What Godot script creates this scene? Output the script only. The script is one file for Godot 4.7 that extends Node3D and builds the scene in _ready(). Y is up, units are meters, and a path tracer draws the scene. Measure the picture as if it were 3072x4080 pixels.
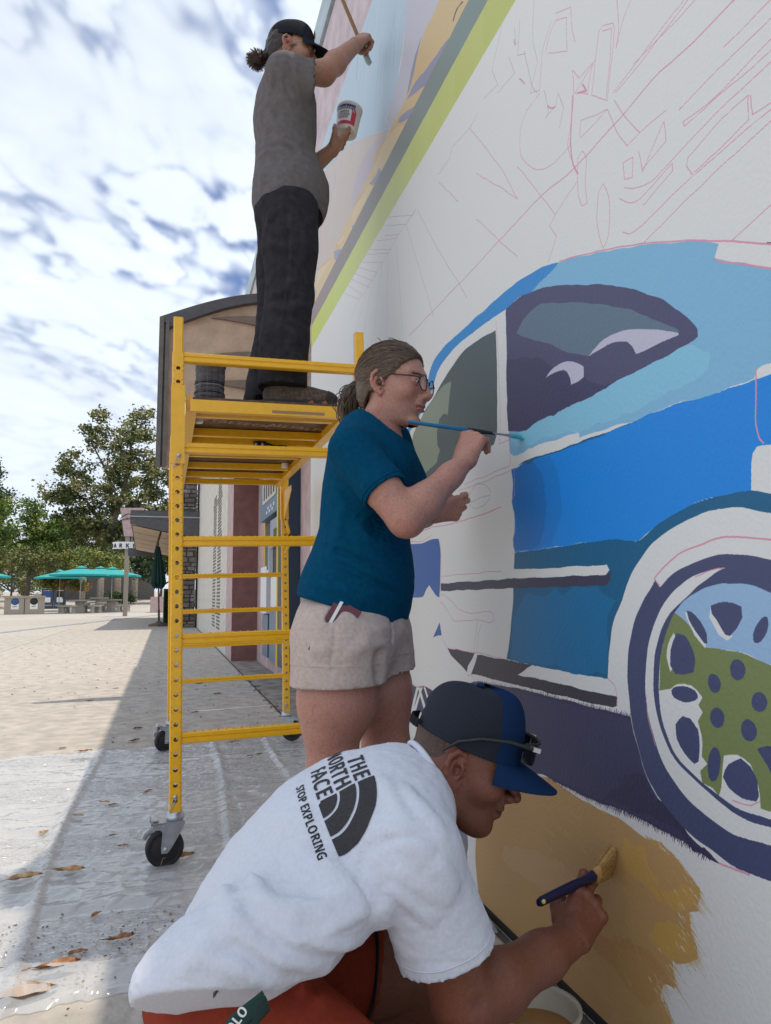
extends Node3D

# ---------------------------------------------------------------- mesh builder
class MB:
	var v := PackedVector3Array()
	var n := PackedVector3Array()
	var t := PackedVector2Array()
	var c := PackedColorArray()
	var i := PackedInt32Array()
	var colour := Color(1, 1, 1)
	var use_colour := false

	func vert(p: Vector3, nn: Vector3, uv := Vector2.ZERO) -> int:
		v.append(p); n.append(nn); t.append(uv)
		if use_colour: c.append(colour)
		return v.size() - 1

	func tri(a: Vector3, b: Vector3, d: Vector3) -> void:
		var nn := (b - a).cross(d - a).normalized()
		var k := vert(a, nn); vert(b, nn); vert(d, nn)
		i.append_array([k, k + 1, k + 2])

	func quad(a: Vector3, b: Vector3, d: Vector3, e: Vector3, uv := Rect2(0, 0, 1, 1)) -> void:
		var nn := (b - a).cross(d - a).normalized()
		if nn.length() < 0.5: nn = (d - a).cross(e - a).normalized()
		var k := vert(a, nn, uv.position + Vector2(0, uv.size.y))
		vert(b, nn, uv.position + uv.size)
		vert(d, nn, uv.position + Vector2(uv.size.x, 0))
		vert(e, nn, uv.position)
		i.append_array([k, k + 1, k + 2, k, k + 2, k + 3])

	func box(centre: Vector3, size: Vector3, b := Basis.IDENTITY) -> void:
		var h := size * 0.5
		for ax in 3:
			for s in [-1.0, 1.0]:
				var nn := Vector3.ZERO; nn[ax] = s
				var u := Vector3.ZERO; u[(ax + 1) % 3] = 1.0
				var w := nn.cross(u)
				var o := centre + b * (nn * h)
				var uu := b * (u * h); var ww := b * (w * h)
				quad(o - uu - ww, o + uu - ww, o + uu + ww, o - uu + ww)

	# convex or concave outline in local xy, drawn out along local z from 0 to depth
	func prism(poly: PackedVector2Array, x: Transform3D, depth: float, smooth := false) -> void:
		var m := poly.size()
		var area := 0.0
		for k in m: area += poly[k].cross(poly[(k + 1) % m])
		var p := poly
		if area < 0.0:
			p = poly.duplicate(); p.reverse()
		var ts := Geometry2D.triangulate_polygon(p)
		for k in range(0, ts.size(), 3):
			var a := p[ts[k]]; var b := p[ts[k + 1]]; var d := p[ts[k + 2]]
			if (b - a).cross(d - a) < 0.0:
				var q := b; b = d; d = q
			tri(x * Vector3(a.x, a.y, depth), x * Vector3(b.x, b.y, depth), x * Vector3(d.x, d.y, depth))
			tri(x * Vector3(a.x, a.y, 0), x * Vector3(d.x, d.y, 0), x * Vector3(b.x, b.y, 0))
		for k in m:
			var a := p[k]; var b := p[(k + 1) % m]
			if smooth:
				var a0 := p[(k - 1 + m) % m]; var b1 := p[(k + 2) % m]
				var na := Vector2(b.y - a0.y, a0.x - b.x).normalized(); var nb := Vector2(b1.y - a.y, a.x - b1.x).normalized()
				var q := vert(x * Vector3(a.x, a.y, 0), x.basis * Vector3(na.x, na.y, 0))
				vert(x * Vector3(b.x, b.y, 0), x.basis * Vector3(nb.x, nb.y, 0))
				vert(x * Vector3(b.x, b.y, depth), x.basis * Vector3(nb.x, nb.y, 0))
				vert(x * Vector3(a.x, a.y, depth), x.basis * Vector3(na.x, na.y, 0))
				i.append_array([q, q + 1, q + 2, q, q + 2, q + 3])
			else:
				quad(x * Vector3(a.x, a.y, 0), x * Vector3(b.x, b.y, 0), x * Vector3(b.x, b.y, depth), x * Vector3(a.x, a.y, depth))

	# a smooth tube through points with a radius at each
	func tube(pts: Array, rad: Array, seg := 10, caps := true, flat := 1.0, flat_axis := Vector3.UP) -> void:
		var rings := []
		var up := flat_axis
		for k in pts.size():
			var d: Vector3 = (pts[mini(k + 1, pts.size() - 1)] - pts[maxi(k - 1, 0)]).normalized()
			var s := up.cross(d)
			if s.length() < 0.05: s = Vector3(0.3, 0.2, 0.9).cross(d)
			s = s.normalized()
			var w := d.cross(s).normalized()
			var ring := []
			var r: float = rad[mini(k, rad.size() - 1)]
			for j in seg:
				var a := TAU * j / seg
				var nn := (s * cos(a) * flat + w * sin(a)).normalized()
				ring.append(vert(pts[k] + (s * cos(a) + w * sin(a) * flat) * r, nn, Vector2(float(j) / seg, float(k) / (pts.size() - 1))))
			rings.append(ring)
		for k in pts.size() - 1:
			for j in seg:
				var j2 := (j + 1) % seg
				i.append_array([rings[k][j], rings[k][j2], rings[k + 1][j2], rings[k][j], rings[k + 1][j2], rings[k + 1][j]])
		if caps:
			for e in [0, pts.size() - 1]:
				var d2: Vector3 = (pts[1] - pts[0]).normalized() if e == 0 else (pts[e] - pts[e - 1]).normalized()
				var nn: Vector3 = -d2 if e == 0 else d2
				var mid := vert(pts[e], nn)
				var ids := []
				for j in seg: ids.append(vert(v[rings[e][j]], nn))
				for j in seg:
					var j2 := (j + 1) % seg
					if e == 0: i.append_array([mid, ids[j2], ids[j]])
					else: i.append_array([mid, ids[j], ids[j2]])

	func cyl(a: Vector3, b: Vector3, ra: float, rb := -1.0, seg := 14) -> void:
		tube([a, b], [ra, ra if rb < 0.0 else rb], seg)

	# profile of (radius, height) turned about local y
	func lathe(prof: PackedVector2Array, x: Transform3D, seg := 24, hard := false) -> void:
		for k in prof.size() - 1:
			var a := prof[k]; var b := prof[k + 1]
			var ea := Vector2(b.y - a.y, a.x - b.x).normalized()
			var na := ea; var nb := ea
			if not hard:
				if k > 0:
					var p0 := prof[k - 1]
					na = (Vector2(a.y - p0.y, p0.x - a.x).normalized() + ea).normalized()
				if k < prof.size() - 2:
					var p3 := prof[k + 2]
					nb = (Vector2(p3.y - b.y, b.x - p3.x).normalized() + ea).normalized()
			var base := v.size()
			for j in seg + 1:
				var an := TAU * j / seg
				var dv := Vector3(cos(an), 0, sin(an))
				vert(x * (dv * a.x + Vector3(0, a.y, 0)), (x.basis * (dv * na.x + Vector3(0, na.y, 0))).normalized(), Vector2(float(j) / seg, float(k) / (prof.size() - 1)))
				vert(x * (dv * b.x + Vector3(0, b.y, 0)), (x.basis * (dv * nb.x + Vector3(0, nb.y, 0))).normalized(), Vector2(float(j) / seg, float(k + 1) / (prof.size() - 1)))
			for j in seg:
				var q := base + j * 2
				i.append_array([q, q + 1, q + 3, q, q + 3, q + 2])

	func ball(centre: Vector3, r: Vector3, b := Basis.IDENTITY, rows := 8, seg := 12) -> void:
		var base := v.size()
		for a in rows + 1:
			var th := PI * a / rows
			for j in seg + 1:
				var ph := TAU * j / seg
				var d := Vector3(sin(th) * cos(ph), cos(th), sin(th) * sin(ph))
				vert(centre + b * (d * r), (b * (d / r)).normalized(), Vector2(float(j) / seg, float(a) / rows))
		for a in rows:
			for j in seg:
				var q := base + a * (seg + 1) + j
				i.append_array([q, q + 1, q + seg + 2, q, q + seg + 2, q + seg + 1])

	func mesh() -> ArrayMesh:
		var arr := []
		arr.resize(Mesh.ARRAY_MAX)
		arr[Mesh.ARRAY_VERTEX] = v
		arr[Mesh.ARRAY_NORMAL] = n
		arr[Mesh.ARRAY_TEX_UV] = t
		if use_colour: arr[Mesh.ARRAY_COLOR] = c
		var f := PackedInt32Array()
		f.resize(i.size())
		for k in range(0, i.size(), 3):
			f[k] = i[k]; f[k + 1] = i[k + 2]; f[k + 2] = i[k + 1]
		arr[Mesh.ARRAY_INDEX] = f
		var m := ArrayMesh.new()
		m.add_surface_from_arrays(Mesh.PRIMITIVE_TRIANGLES, arr)
		return m

# ---------------------------------------------------------------- distance field that is meshed by surface nets
class Field:
	var o: Vector3
	var h: float
	var nx: int
	var ny: int
	var nz: int
	var d := PackedFloat32Array()

	func _init(lo: Vector3, hi: Vector3, cell: float) -> void:
		o = lo; h = cell
		nx = int((hi.x - lo.x) / h) + 2; ny = int((hi.y - lo.y) / h) + 2; nz = int((hi.z - lo.z) / h) + 2
		d.resize(nx * ny * nz)
		d.fill(1.0)

	func span(lo: Vector3, hi: Vector3) -> Array:
		return [clampi(int((lo.x - o.x) / h), 0, nx), clampi(int((hi.x - o.x) / h) + 2, 0, nx), clampi(int((lo.y - o.y) / h), 0, ny), clampi(int((hi.y - o.y) / h) + 2, 0, ny), clampi(int((lo.z - o.z) / h), 0, nz), clampi(int((hi.z - o.z) / h) + 2, 0, nz)]

	# tapered capsule; sign +1 joins, -1 carves
	func cap(a: Vector3, b: Vector3, ra: float, rb: float, k := 0.01, sign := 1.0) -> void:
		var pad := maxf(ra, rb) + k + 3.0 * h
		var e := Vector3(pad, pad, pad)
		var s := span(a.min(b) - e, a.max(b) + e)
		var ba := b - a
		var inv := 1.0 / maxf(ba.length_squared(), 1e-9)
		var dr := rb - ra
		var far := pad
		for z in range(s[4], s[5]):
			for y in range(s[2], s[3]):
				var at: int = (z * ny + y) * nx + s[0]
				var q := o + Vector3(s[0], y, z) * h - a
				for x in range(s[0], s[1]):
					var tt := clampf(q.dot(ba) * inv, 0.0, 1.0)
					var dd := (q - ba * tt).length() - ra - dr * tt
					if dd < far:
						var cur := d[at]
						if sign > 0.0:
							var g := k - absf(cur - dd)
							d[at] = minf(cur, dd) - (g * g * 0.25 / k if g > 0.0 else 0.0)
						else:
							var g2 := k - absf(cur + dd)
							d[at] = maxf(cur, -dd) + (g2 * g2 * 0.25 / k if g2 > 0.0 else 0.0)
					at += 1
					q.x += h

	func chain(pts: Array, rad: Array, k := 0.01, sign := 1.0) -> void:
		for j in pts.size() - 1:
			cap(pts[j], pts[j + 1], rad[mini(j, rad.size() - 1)], rad[mini(j + 1, rad.size() - 1)], k, sign)

	# ellipsoid, b's columns its axes
	func ell(ce: Vector3, r: Vector3, b := Basis.IDENTITY, k := 0.01, sign := 1.0) -> void:
		var ext := (b.x.abs() * r.x + b.y.abs() * r.y + b.z.abs() * r.z) + Vector3.ONE * (k + 3.0 * h)
		var s := span(ce - ext, ce + ext)
		var bi := b.transposed()
		var step := bi * Vector3(h, 0, 0)
		for z in range(s[4], s[5]):
			for y in range(s[2], s[3]):
				var at: int = (z * ny + y) * nx + s[0]
				var q := bi * (o + Vector3(s[0], y, z) * h - ce)
				for x in range(s[0], s[1]):
					var p := q / r
					var k0 := p.length()
					var k1 := (p / r).length()
					var dd := k0 * (k0 - 1.0) / maxf(k1, 1e-6)
					if k0 < 0.05: dd = -minf(r.x, minf(r.y, r.z))
					var cur := d[at]
					if sign > 0.0:
						var g := k - absf(cur - dd)
						d[at] = minf(cur, dd) - (g * g * 0.25 / k if g > 0.0 else 0.0)
					else:
						var g2 := k - absf(cur + dd)
						d[at] = maxf(cur, -dd) + (g2 * g2 * 0.25 / k if g2 > 0.0 else 0.0)
					at += 1
					q += step

	# keeps what lies behind the plane (p, n), inside a ball round c
	func cut(p: Vector3, nn: Vector3, c: Vector3, r: float) -> void:
		var e := Vector3(r, r, r)
		var s := span(c - e, c + e)
		var m := nn.normalized()
		var r2 := r * r
		for z in range(s[4], s[5]):
			for y in range(s[2], s[3]):
				var at: int = (z * ny + y) * nx + s[0]
				var q := o + Vector3(s[0], y, z) * h
				for x in range(s[0], s[1]):
					var dd := (q - p).dot(m)
					if dd > d[at] and q.distance_squared_to(c) < r2:
						d[at] = dd
					at += 1
					q.x += h

	# raises (amp > 0) or creases (amp < 0) the surface along a line
	func fold(pts: Array, w: float, amp: float) -> void:
		var lo: Vector3 = pts[0]; var hi: Vector3 = pts[0]
		var m := pts.size() - 1
		var A := PackedVector3Array(); var D := PackedVector3Array(); var V := PackedFloat32Array(); var L := PackedFloat32Array()
		var total := 0.0
		for j in m:
			var a: Vector3 = pts[j]; var b: Vector3 = pts[j + 1]
			lo = lo.min(b); hi = hi.max(b)
			A.append(a); D.append(b - a); V.append(1.0 / maxf((b - a).length_squared(), 1e-9)); L.append(total)
			total += a.distance_to(b)
		L.append(total)
		var e := Vector3.ONE * w * 2.2
		var s := span(lo - e, hi + e)
		var iw := 1.0 / (w * w)
		for z in range(s[4], s[5]):
			for y in range(s[2], s[3]):
				var at: int = (z * ny + y) * nx + s[0]
				var p := o + Vector3(s[0], y, z) * h
				for x in range(s[0], s[1]):
					if absf(d[at]) < 0.03:
						var best := 9.0
						var run := 0.0
						for j in m:
							var q := p - A[j]
							var t := clampf(q.dot(D[j]) * V[j], 0.0, 1.0)
							var l2 := (q - D[j] * t).length_squared() * iw
							if l2 < best:
								best = l2
								run = lerpf(L[j], L[j + 1], t) / total
						if best < 5.5:
							d[at] -= amp * exp(-best) * clampf(minf(run, 1.0 - run) * 4.0 + 0.05, 0.0, 1.0)
					at += 1
					p.x += h

	func rough(amp: float, noise: FastNoiseLite, stretch := Vector3.ONE) -> void:
		var at := 0
		for z in nz:
			for y in ny:
				for x in nx:
					if absf(d[at]) < 2.5 * h:
						d[at] -= amp * noise.get_noise_3dv((o + Vector3(x, y, z) * h) * stretch)
					at += 1

	# pushes the surface in on the far side of a plane, so that a second mesh can dive under this one
	func sink(p: Vector3, nn: Vector3, width: float, amount: float) -> void:
		var at := 0
		for z in nz:
			for y in ny:
				for x in nx:
					if absf(d[at]) < 0.02:
						var s := (o + Vector3(x, y, z) * h - p).dot(nn)
						if s > 0.0: d[at] += amount * minf(1.0, s / width)
					at += 1

	func at_point(p: Vector3) -> float:
		var g := (p - o) / h
		var x := clampi(int(g.x), 0, nx - 2); var y := clampi(int(g.y), 0, ny - 2); var z := clampi(int(g.z), 0, nz - 2)
		var fx := clampf(g.x - x, 0, 1); var fy := clampf(g.y - y, 0, 1); var fz := clampf(g.z - z, 0, 1)
		var k := (z * ny + y) * nx + x
		var sl := nx * ny
		var a := lerpf(lerpf(d[k], d[k + 1], fx), lerpf(d[k + nx], d[k + nx + 1], fx), fy)
		k += sl
		var b := lerpf(lerpf(d[k], d[k + 1], fx), lerpf(d[k + nx], d[k + nx + 1], fx), fy)
		return lerpf(a, b, fz)

	func grad(p: Vector3) -> Vector3:
		var e := h * 0.7
		return Vector3(at_point(p + Vector3(e, 0, 0)) - at_point(p - Vector3(e, 0, 0)), at_point(p + Vector3(0, e, 0)) - at_point(p - Vector3(0, e, 0)), at_point(p + Vector3(0, 0, e)) - at_point(p - Vector3(0, 0, e))).normalized()

	# where a ray from p along dir meets the surface
	func hit(p: Vector3, dir: Vector3, most := 0.6) -> Vector3:
		var tt := 0.0
		while tt < most:
			var q := p + dir * tt
			var dd := at_point(q)
			if dd < 0.0002: return q
			tt += clampf(dd * 0.7, 0.0004, 0.02)
		return p + dir * most

	# adds the surface to mb; keep: planes [p, n], only what lies behind all of them is kept
	func net(mb: MB, keep: Array = [], x := Transform3D.IDENTITY, paint = null) -> void:
		var id := PackedInt32Array()
		id.resize(nx * ny * nz)
		id.fill(-1)
		var sl := nx * ny
		for z in nz - 1:
			for y in ny - 1:
				var k := (z * ny + y) * nx
				for xx in nx - 1:
					var a := d[k]
					if absf(a) > 4.5 * h:
						k += 1
						continue
					var b := d[k + 1]; var c2 := d[k + nx]; var e := d[k + nx + 1]
					var f := d[k + sl]; var g := d[k + sl + 1]; var i2 := d[k + sl + nx]; var j := d[k + sl + nx + 1]
					var neg := int(a < 0.0) + int(b < 0.0) + int(c2 < 0.0) + int(e < 0.0) + int(f < 0.0) + int(g < 0.0) + int(i2 < 0.0) + int(j < 0.0)
					if neg > 0 and neg < 8:
						var sum := Vector3.ZERO
						var cnt := 0
						if (a < 0.0) != (b < 0.0): sum += Vector3(a / (a - b), 0, 0); cnt += 1
						if (c2 < 0.0) != (e < 0.0): sum += Vector3(c2 / (c2 - e), 1, 0); cnt += 1
						if (f < 0.0) != (g < 0.0): sum += Vector3(f / (f - g), 0, 1); cnt += 1
						if (i2 < 0.0) != (j < 0.0): sum += Vector3(i2 / (i2 - j), 1, 1); cnt += 1
						if (a < 0.0) != (c2 < 0.0): sum += Vector3(0, a / (a - c2), 0); cnt += 1
						if (b < 0.0) != (e < 0.0): sum += Vector3(1, b / (b - e), 0); cnt += 1
						if (f < 0.0) != (i2 < 0.0): sum += Vector3(0, f / (f - i2), 1); cnt += 1
						if (g < 0.0) != (j < 0.0): sum += Vector3(1, g / (g - j), 1); cnt += 1
						if (a < 0.0) != (f < 0.0): sum += Vector3(0, 0, a / (a - f)); cnt += 1
						if (b < 0.0) != (g < 0.0): sum += Vector3(1, 0, b / (b - g)); cnt += 1
						if (c2 < 0.0) != (i2 < 0.0): sum += Vector3(0, 1, c2 / (c2 - i2)); cnt += 1
						if (e < 0.0) != (j < 0.0): sum += Vector3(1, 1, e / (e - j)); cnt += 1
						var p := o + (Vector3(xx, y, z) + sum / cnt) * h
						var gr := Vector3(b + e + g + j - a - c2 - f - i2, c2 + e + i2 + j - a - b - f - g, f + g + i2 + j - a - b - c2 - e).normalized()
						if paint != null: mb.colour = paint.call(p, gr)
						id[k] = mb.vert(x * p, (x.basis * gr).normalized())
					k += 1
		var ids := mb.i
		for z in range(1, nz - 1):
			for y in range(1, ny - 1):
				var k := (z * ny + y) * nx + 1
				for xx in range(1, nx - 1):
					if id[k] >= 0 or absf(d[k]) < 4.5 * h:
						var s := d[k] < 0.0
						for ax in 3:
							var step: int = 1 if ax == 0 else (nx if ax == 1 else sl)
							if (d[k + step] < 0.0) == s: continue
							var u: int = nx if ax == 0 else (sl if ax == 1 else 1)
							var w: int = sl if ax == 0 else (1 if ax == 1 else nx)
							var q0 := id[k - u - w]; var q1 := id[k - w]; var q2 := id[k]; var q3 := id[k - u]
							if q0 < 0 or q1 < 0 or q2 < 0 or q3 < 0: continue
							if keep:
								var mid := o + Vector3(xx, y, z) * h
								var out := false
								for pl in keep:
									if (mid - pl[0]).dot(pl[1]) > 0.0 and mid.distance_squared_to(pl[0]) < 0.0324: out = true
								if out: continue
							if s: ids.append_array([q0, q1, q2, q0, q2, q3])
							else: ids.append_array([q0, q2, q1, q0, q3, q2])
					k += 1
		mb.i = ids

# ---------------------------------------------------------------- naming, materials
var counts := {}
var M := {}

func numbered(called: String) -> String:
	var k: int = counts.get(called, 0)
	counts[called] = k + 1
	return called if k == 0 else "%s_%03d" % [called, k]

func tag(o: Node, label: String, category: String, group := "") -> Node:
	o.set_meta("label", label)
	o.set_meta("category", category)
	if group: o.set_meta("group", group)
	return o

func thing(called: String, label: String, category: String, at := Vector3.ZERO, turn := 0.0, group := "") -> Node3D:
	var o := Node3D.new()
	o.name = numbered(called)
	add_child(o)
	o.position = at
	o.rotation.y = turn
	tag(o, label, category, group)
	return o

func put(called: String, mb: MB, m: Material, parent: Node = self, label := "") -> MeshInstance3D:
	var o := MeshInstance3D.new()
	o.mesh = mb.mesh()
	o.material_override = m
	if parent == self: o.name = numbered(called)
	else: o.name = called
	parent.add_child(o, true)
	if label: o.set_meta("label", label)
	return o

func put_mesh(called: String, mesh: Mesh, m: Material, parent: Node = self) -> MeshInstance3D:
	var o := MeshInstance3D.new()
	o.mesh = mesh
	o.material_override = m
	if parent == self: o.name = numbered(called)
	else: o.name = called
	parent.add_child(o, true)
	return o

func lin(r: float, g: float, b: float) -> Color:
	return Color(r, g, b).linear_to_srgb()

func noise(freq: float, seed_ := 1, oct := 4, kind := FastNoiseLite.TYPE_SIMPLEX_SMOOTH) -> FastNoiseLite:
	var f := FastNoiseLite.new()
	f.seed = seed_
	f.frequency = freq
	f.noise_type = kind
	f.fractal_octaves = oct
	return f

func noise_tex(freq: float, seed_: int, lo: float, hi: float, size := 512, oct := 4) -> ImageTexture:
	var im := noise(freq, seed_, oct).get_seamless_image(size, size)
	var by := im.get_data()
	var out := PackedByteArray()
	out.resize(by.size())
	for k in by.size():
		out[k] = clampi(int(255.0 * (lo + (hi - lo) * by[k] / 255.0)), 0, 255)
	return ImageTexture.create_from_image(Image.create_from_data(size, size, false, Image.FORMAT_L8, out))

func normal_tex(freq: float, seed_: int, strength: float, size := 512, oct := 4, stretch := 1.0) -> ImageTexture:
	var nn := noise(freq, seed_, oct)
	var im := nn.get_seamless_image(size, size)
	im.convert(Image.FORMAT_RGBA8)
	if stretch != 1.0:
		im.resize(size, int(size * stretch)); im.crop(size, size)
	im.bump_map_to_normal_map(strength)
	return ImageTexture.create_from_image(im)

func mat(c: Color, rough := 0.8, metal := 0.0) -> StandardMaterial3D:
	var m := StandardMaterial3D.new()
	m.albedo_color = c
	m.roughness = rough
	m.metallic = metal
	return m

# surface grain: a seamless tint and a relief laid on by world position
func grain(m: StandardMaterial3D, tint: Texture2D, relief: Texture2D, scale: float, depth := 1.0, world := true) -> StandardMaterial3D:
	if tint: m.albedo_texture = tint
	if relief:
		m.normal_enabled = true
		m.normal_texture = relief
		m.normal_scale = depth
	m.uv1_triplanar = true
	m.uv1_world_triplanar = world
	m.uv1_scale = Vector3.ONE * scale
	return m


func _ready() -> void:
	camera_and_light()
	materials()
	ground_and_sheet()
	campus_building()
	paint_mural()
	market_and_plaza()
	plaza_trees()
	scaffold()
	people()
	small_things()
	fallen_leaves()

func camera_and_light() -> void:
	var cam := Camera3D.new()
	cam.name = "camera"
	cam.transform = Transform3D(Basis(Vector3(0.9562334, -0.0078018, 0.292501), Vector3(-0.0262101, 0.9933421, 0.1121804), Vector3(-0.2914287, -0.114937, 0.9496624)).orthonormalized(), Vector3(0, 0.91, 0))
	cam.fov = 71.2
	cam.near = 0.05
	cam.far = 600.0
	add_child(cam)
	cam.current = true
	var sky := Sky.new()
	var sm := PanoramaSkyMaterial.new()
	sm.panorama = clouded_sky()
	sm.energy_multiplier = 1.0
	sky.sky_material = sm
	var env := Environment.new()
	env.background_mode = Environment.BG_SKY
	env.sky = sky
	env.ambient_light_source = Environment.AMBIENT_SOURCE_SKY
	env.tonemap_mode = Environment.TONE_MAPPER_LINEAR
	env.tonemap_exposure = 1.2
	env.sdfgi_enabled = true
	env.ssao_enabled = true
	env.ssil_enabled = true
	var we := WorldEnvironment.new()
	we.name = "world"
	we.environment = env
	add_child(we)
	var sun := DirectionalLight3D.new()
	sun.name = "sun"
	sun.light_energy = 0.95
	sun.light_color = Color(1.0, 0.95, 0.87)
	sun.light_angular_distance = 0.6
	sun.shadow_enabled = true
	add_child(sun)
	sun.look_at_from_position(Vector3.ZERO, Vector3(-0.259, -1.0, 0.07), Vector3(0, 0, 1))

# dappled high cloud, laid out on a flat layer overhead so that it draws together towards the horizon
func clouded_sky() -> ImageTexture:
	var w := 2048
	var h := 1024
	var big := noise(0.34, 11, 3)
	var mid := noise(1.0, 23, 4)
	var fine := noise(4.2, 37, 4)
	var shade := noise(0.8, 51, 4)
	var px := PackedFloat32Array()
	px.resize(w * h * 3)
	var k := 0
	for y in h:
		var el := PI * (0.5 - (y + 0.5) / h)
		var s := sin(el)
		var co := cos(el)
		for x in w:
			if s < -0.02:
				px[k] = 0.30; px[k + 1] = 0.29; px[k + 2] = 0.27
				k += 3
				continue
			var az := TAU * ((x + 0.5) / w - 0.5)
			var dx := sin(az) * co
			var dz := -cos(az) * co
			var up := maxf(s, 0.0)
			var f := 1.0 / (up + 0.16)
			var p := Vector2(dx, dz) * f
			var q := Vector2(p.x * 0.80 + p.y * 0.60, (-p.x * 0.60 + p.y * 0.80) * 0.62)
			var wob := Vector2(mid.get_noise_2d(q.x * 0.7 + 31.0, q.y * 0.7), mid.get_noise_2d(q.x * 0.7, q.y * 0.7 + 17.0)) * 0.35
			var b0 := big.get_noise_2d(q.x * 1.1, q.y * 1.1)
			var m0 := mid.get_noise_2d(q.x * 3.4 + wob.x, q.y * 3.4 + wob.y)
			var f0 := fine.get_noise_2d(q.x * 2.6 + wob.x, q.y * 2.6 + wob.y)
			# small puffs parted by narrow gaps; where the sheet is thin the gaps open
			var thick := 0.80 + b0 * 0.85 + m0 * 0.30
			var gap := smoothstep(0.0, 0.34, absf(m0 + 0.22 * f0) + 0.10 * f0 + 0.06)
			var cover := smoothstep(0.12, 0.76, thick * 0.72 + gap * 0.42 + f0 * 0.26 - 0.06)
			var lit := clampf(0.45 + 0.7 * (gap - 0.5) * 0.5 + 0.55 * shade.get_noise_2d(q.x * 2.2, q.y * 2.2) + 0.25 * f0, 0.0, 1.0)
			var clear_r := lerpf(0.035, 0.34, exp(-up * 5.5))
			var clear_g := lerpf(0.115, 0.50, exp(-up * 5.5))
			var clear_b := lerpf(0.360, 0.74, exp(-up * 5.5))
			var bright := lerpf(0.80, 1.06, lit)
			var haze := exp(-up * 7.0) * 0.45
			var r := lerpf(clear_r, bright * 0.80, cover)
			var g := lerpf(clear_g, bright * 0.88, cover)
			var b := lerpf(clear_b, bright * 1.00, cover)
			px[k] = lerpf(r, 0.55, haze); px[k + 1] = lerpf(g, 0.66, haze); px[k + 2] = lerpf(b, 0.80, haze)
			k += 3
	var im := Image.create_from_data(w, h, false, Image.FORMAT_RGBF, px.to_byte_array())
	return ImageTexture.create_from_image(im)


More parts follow.
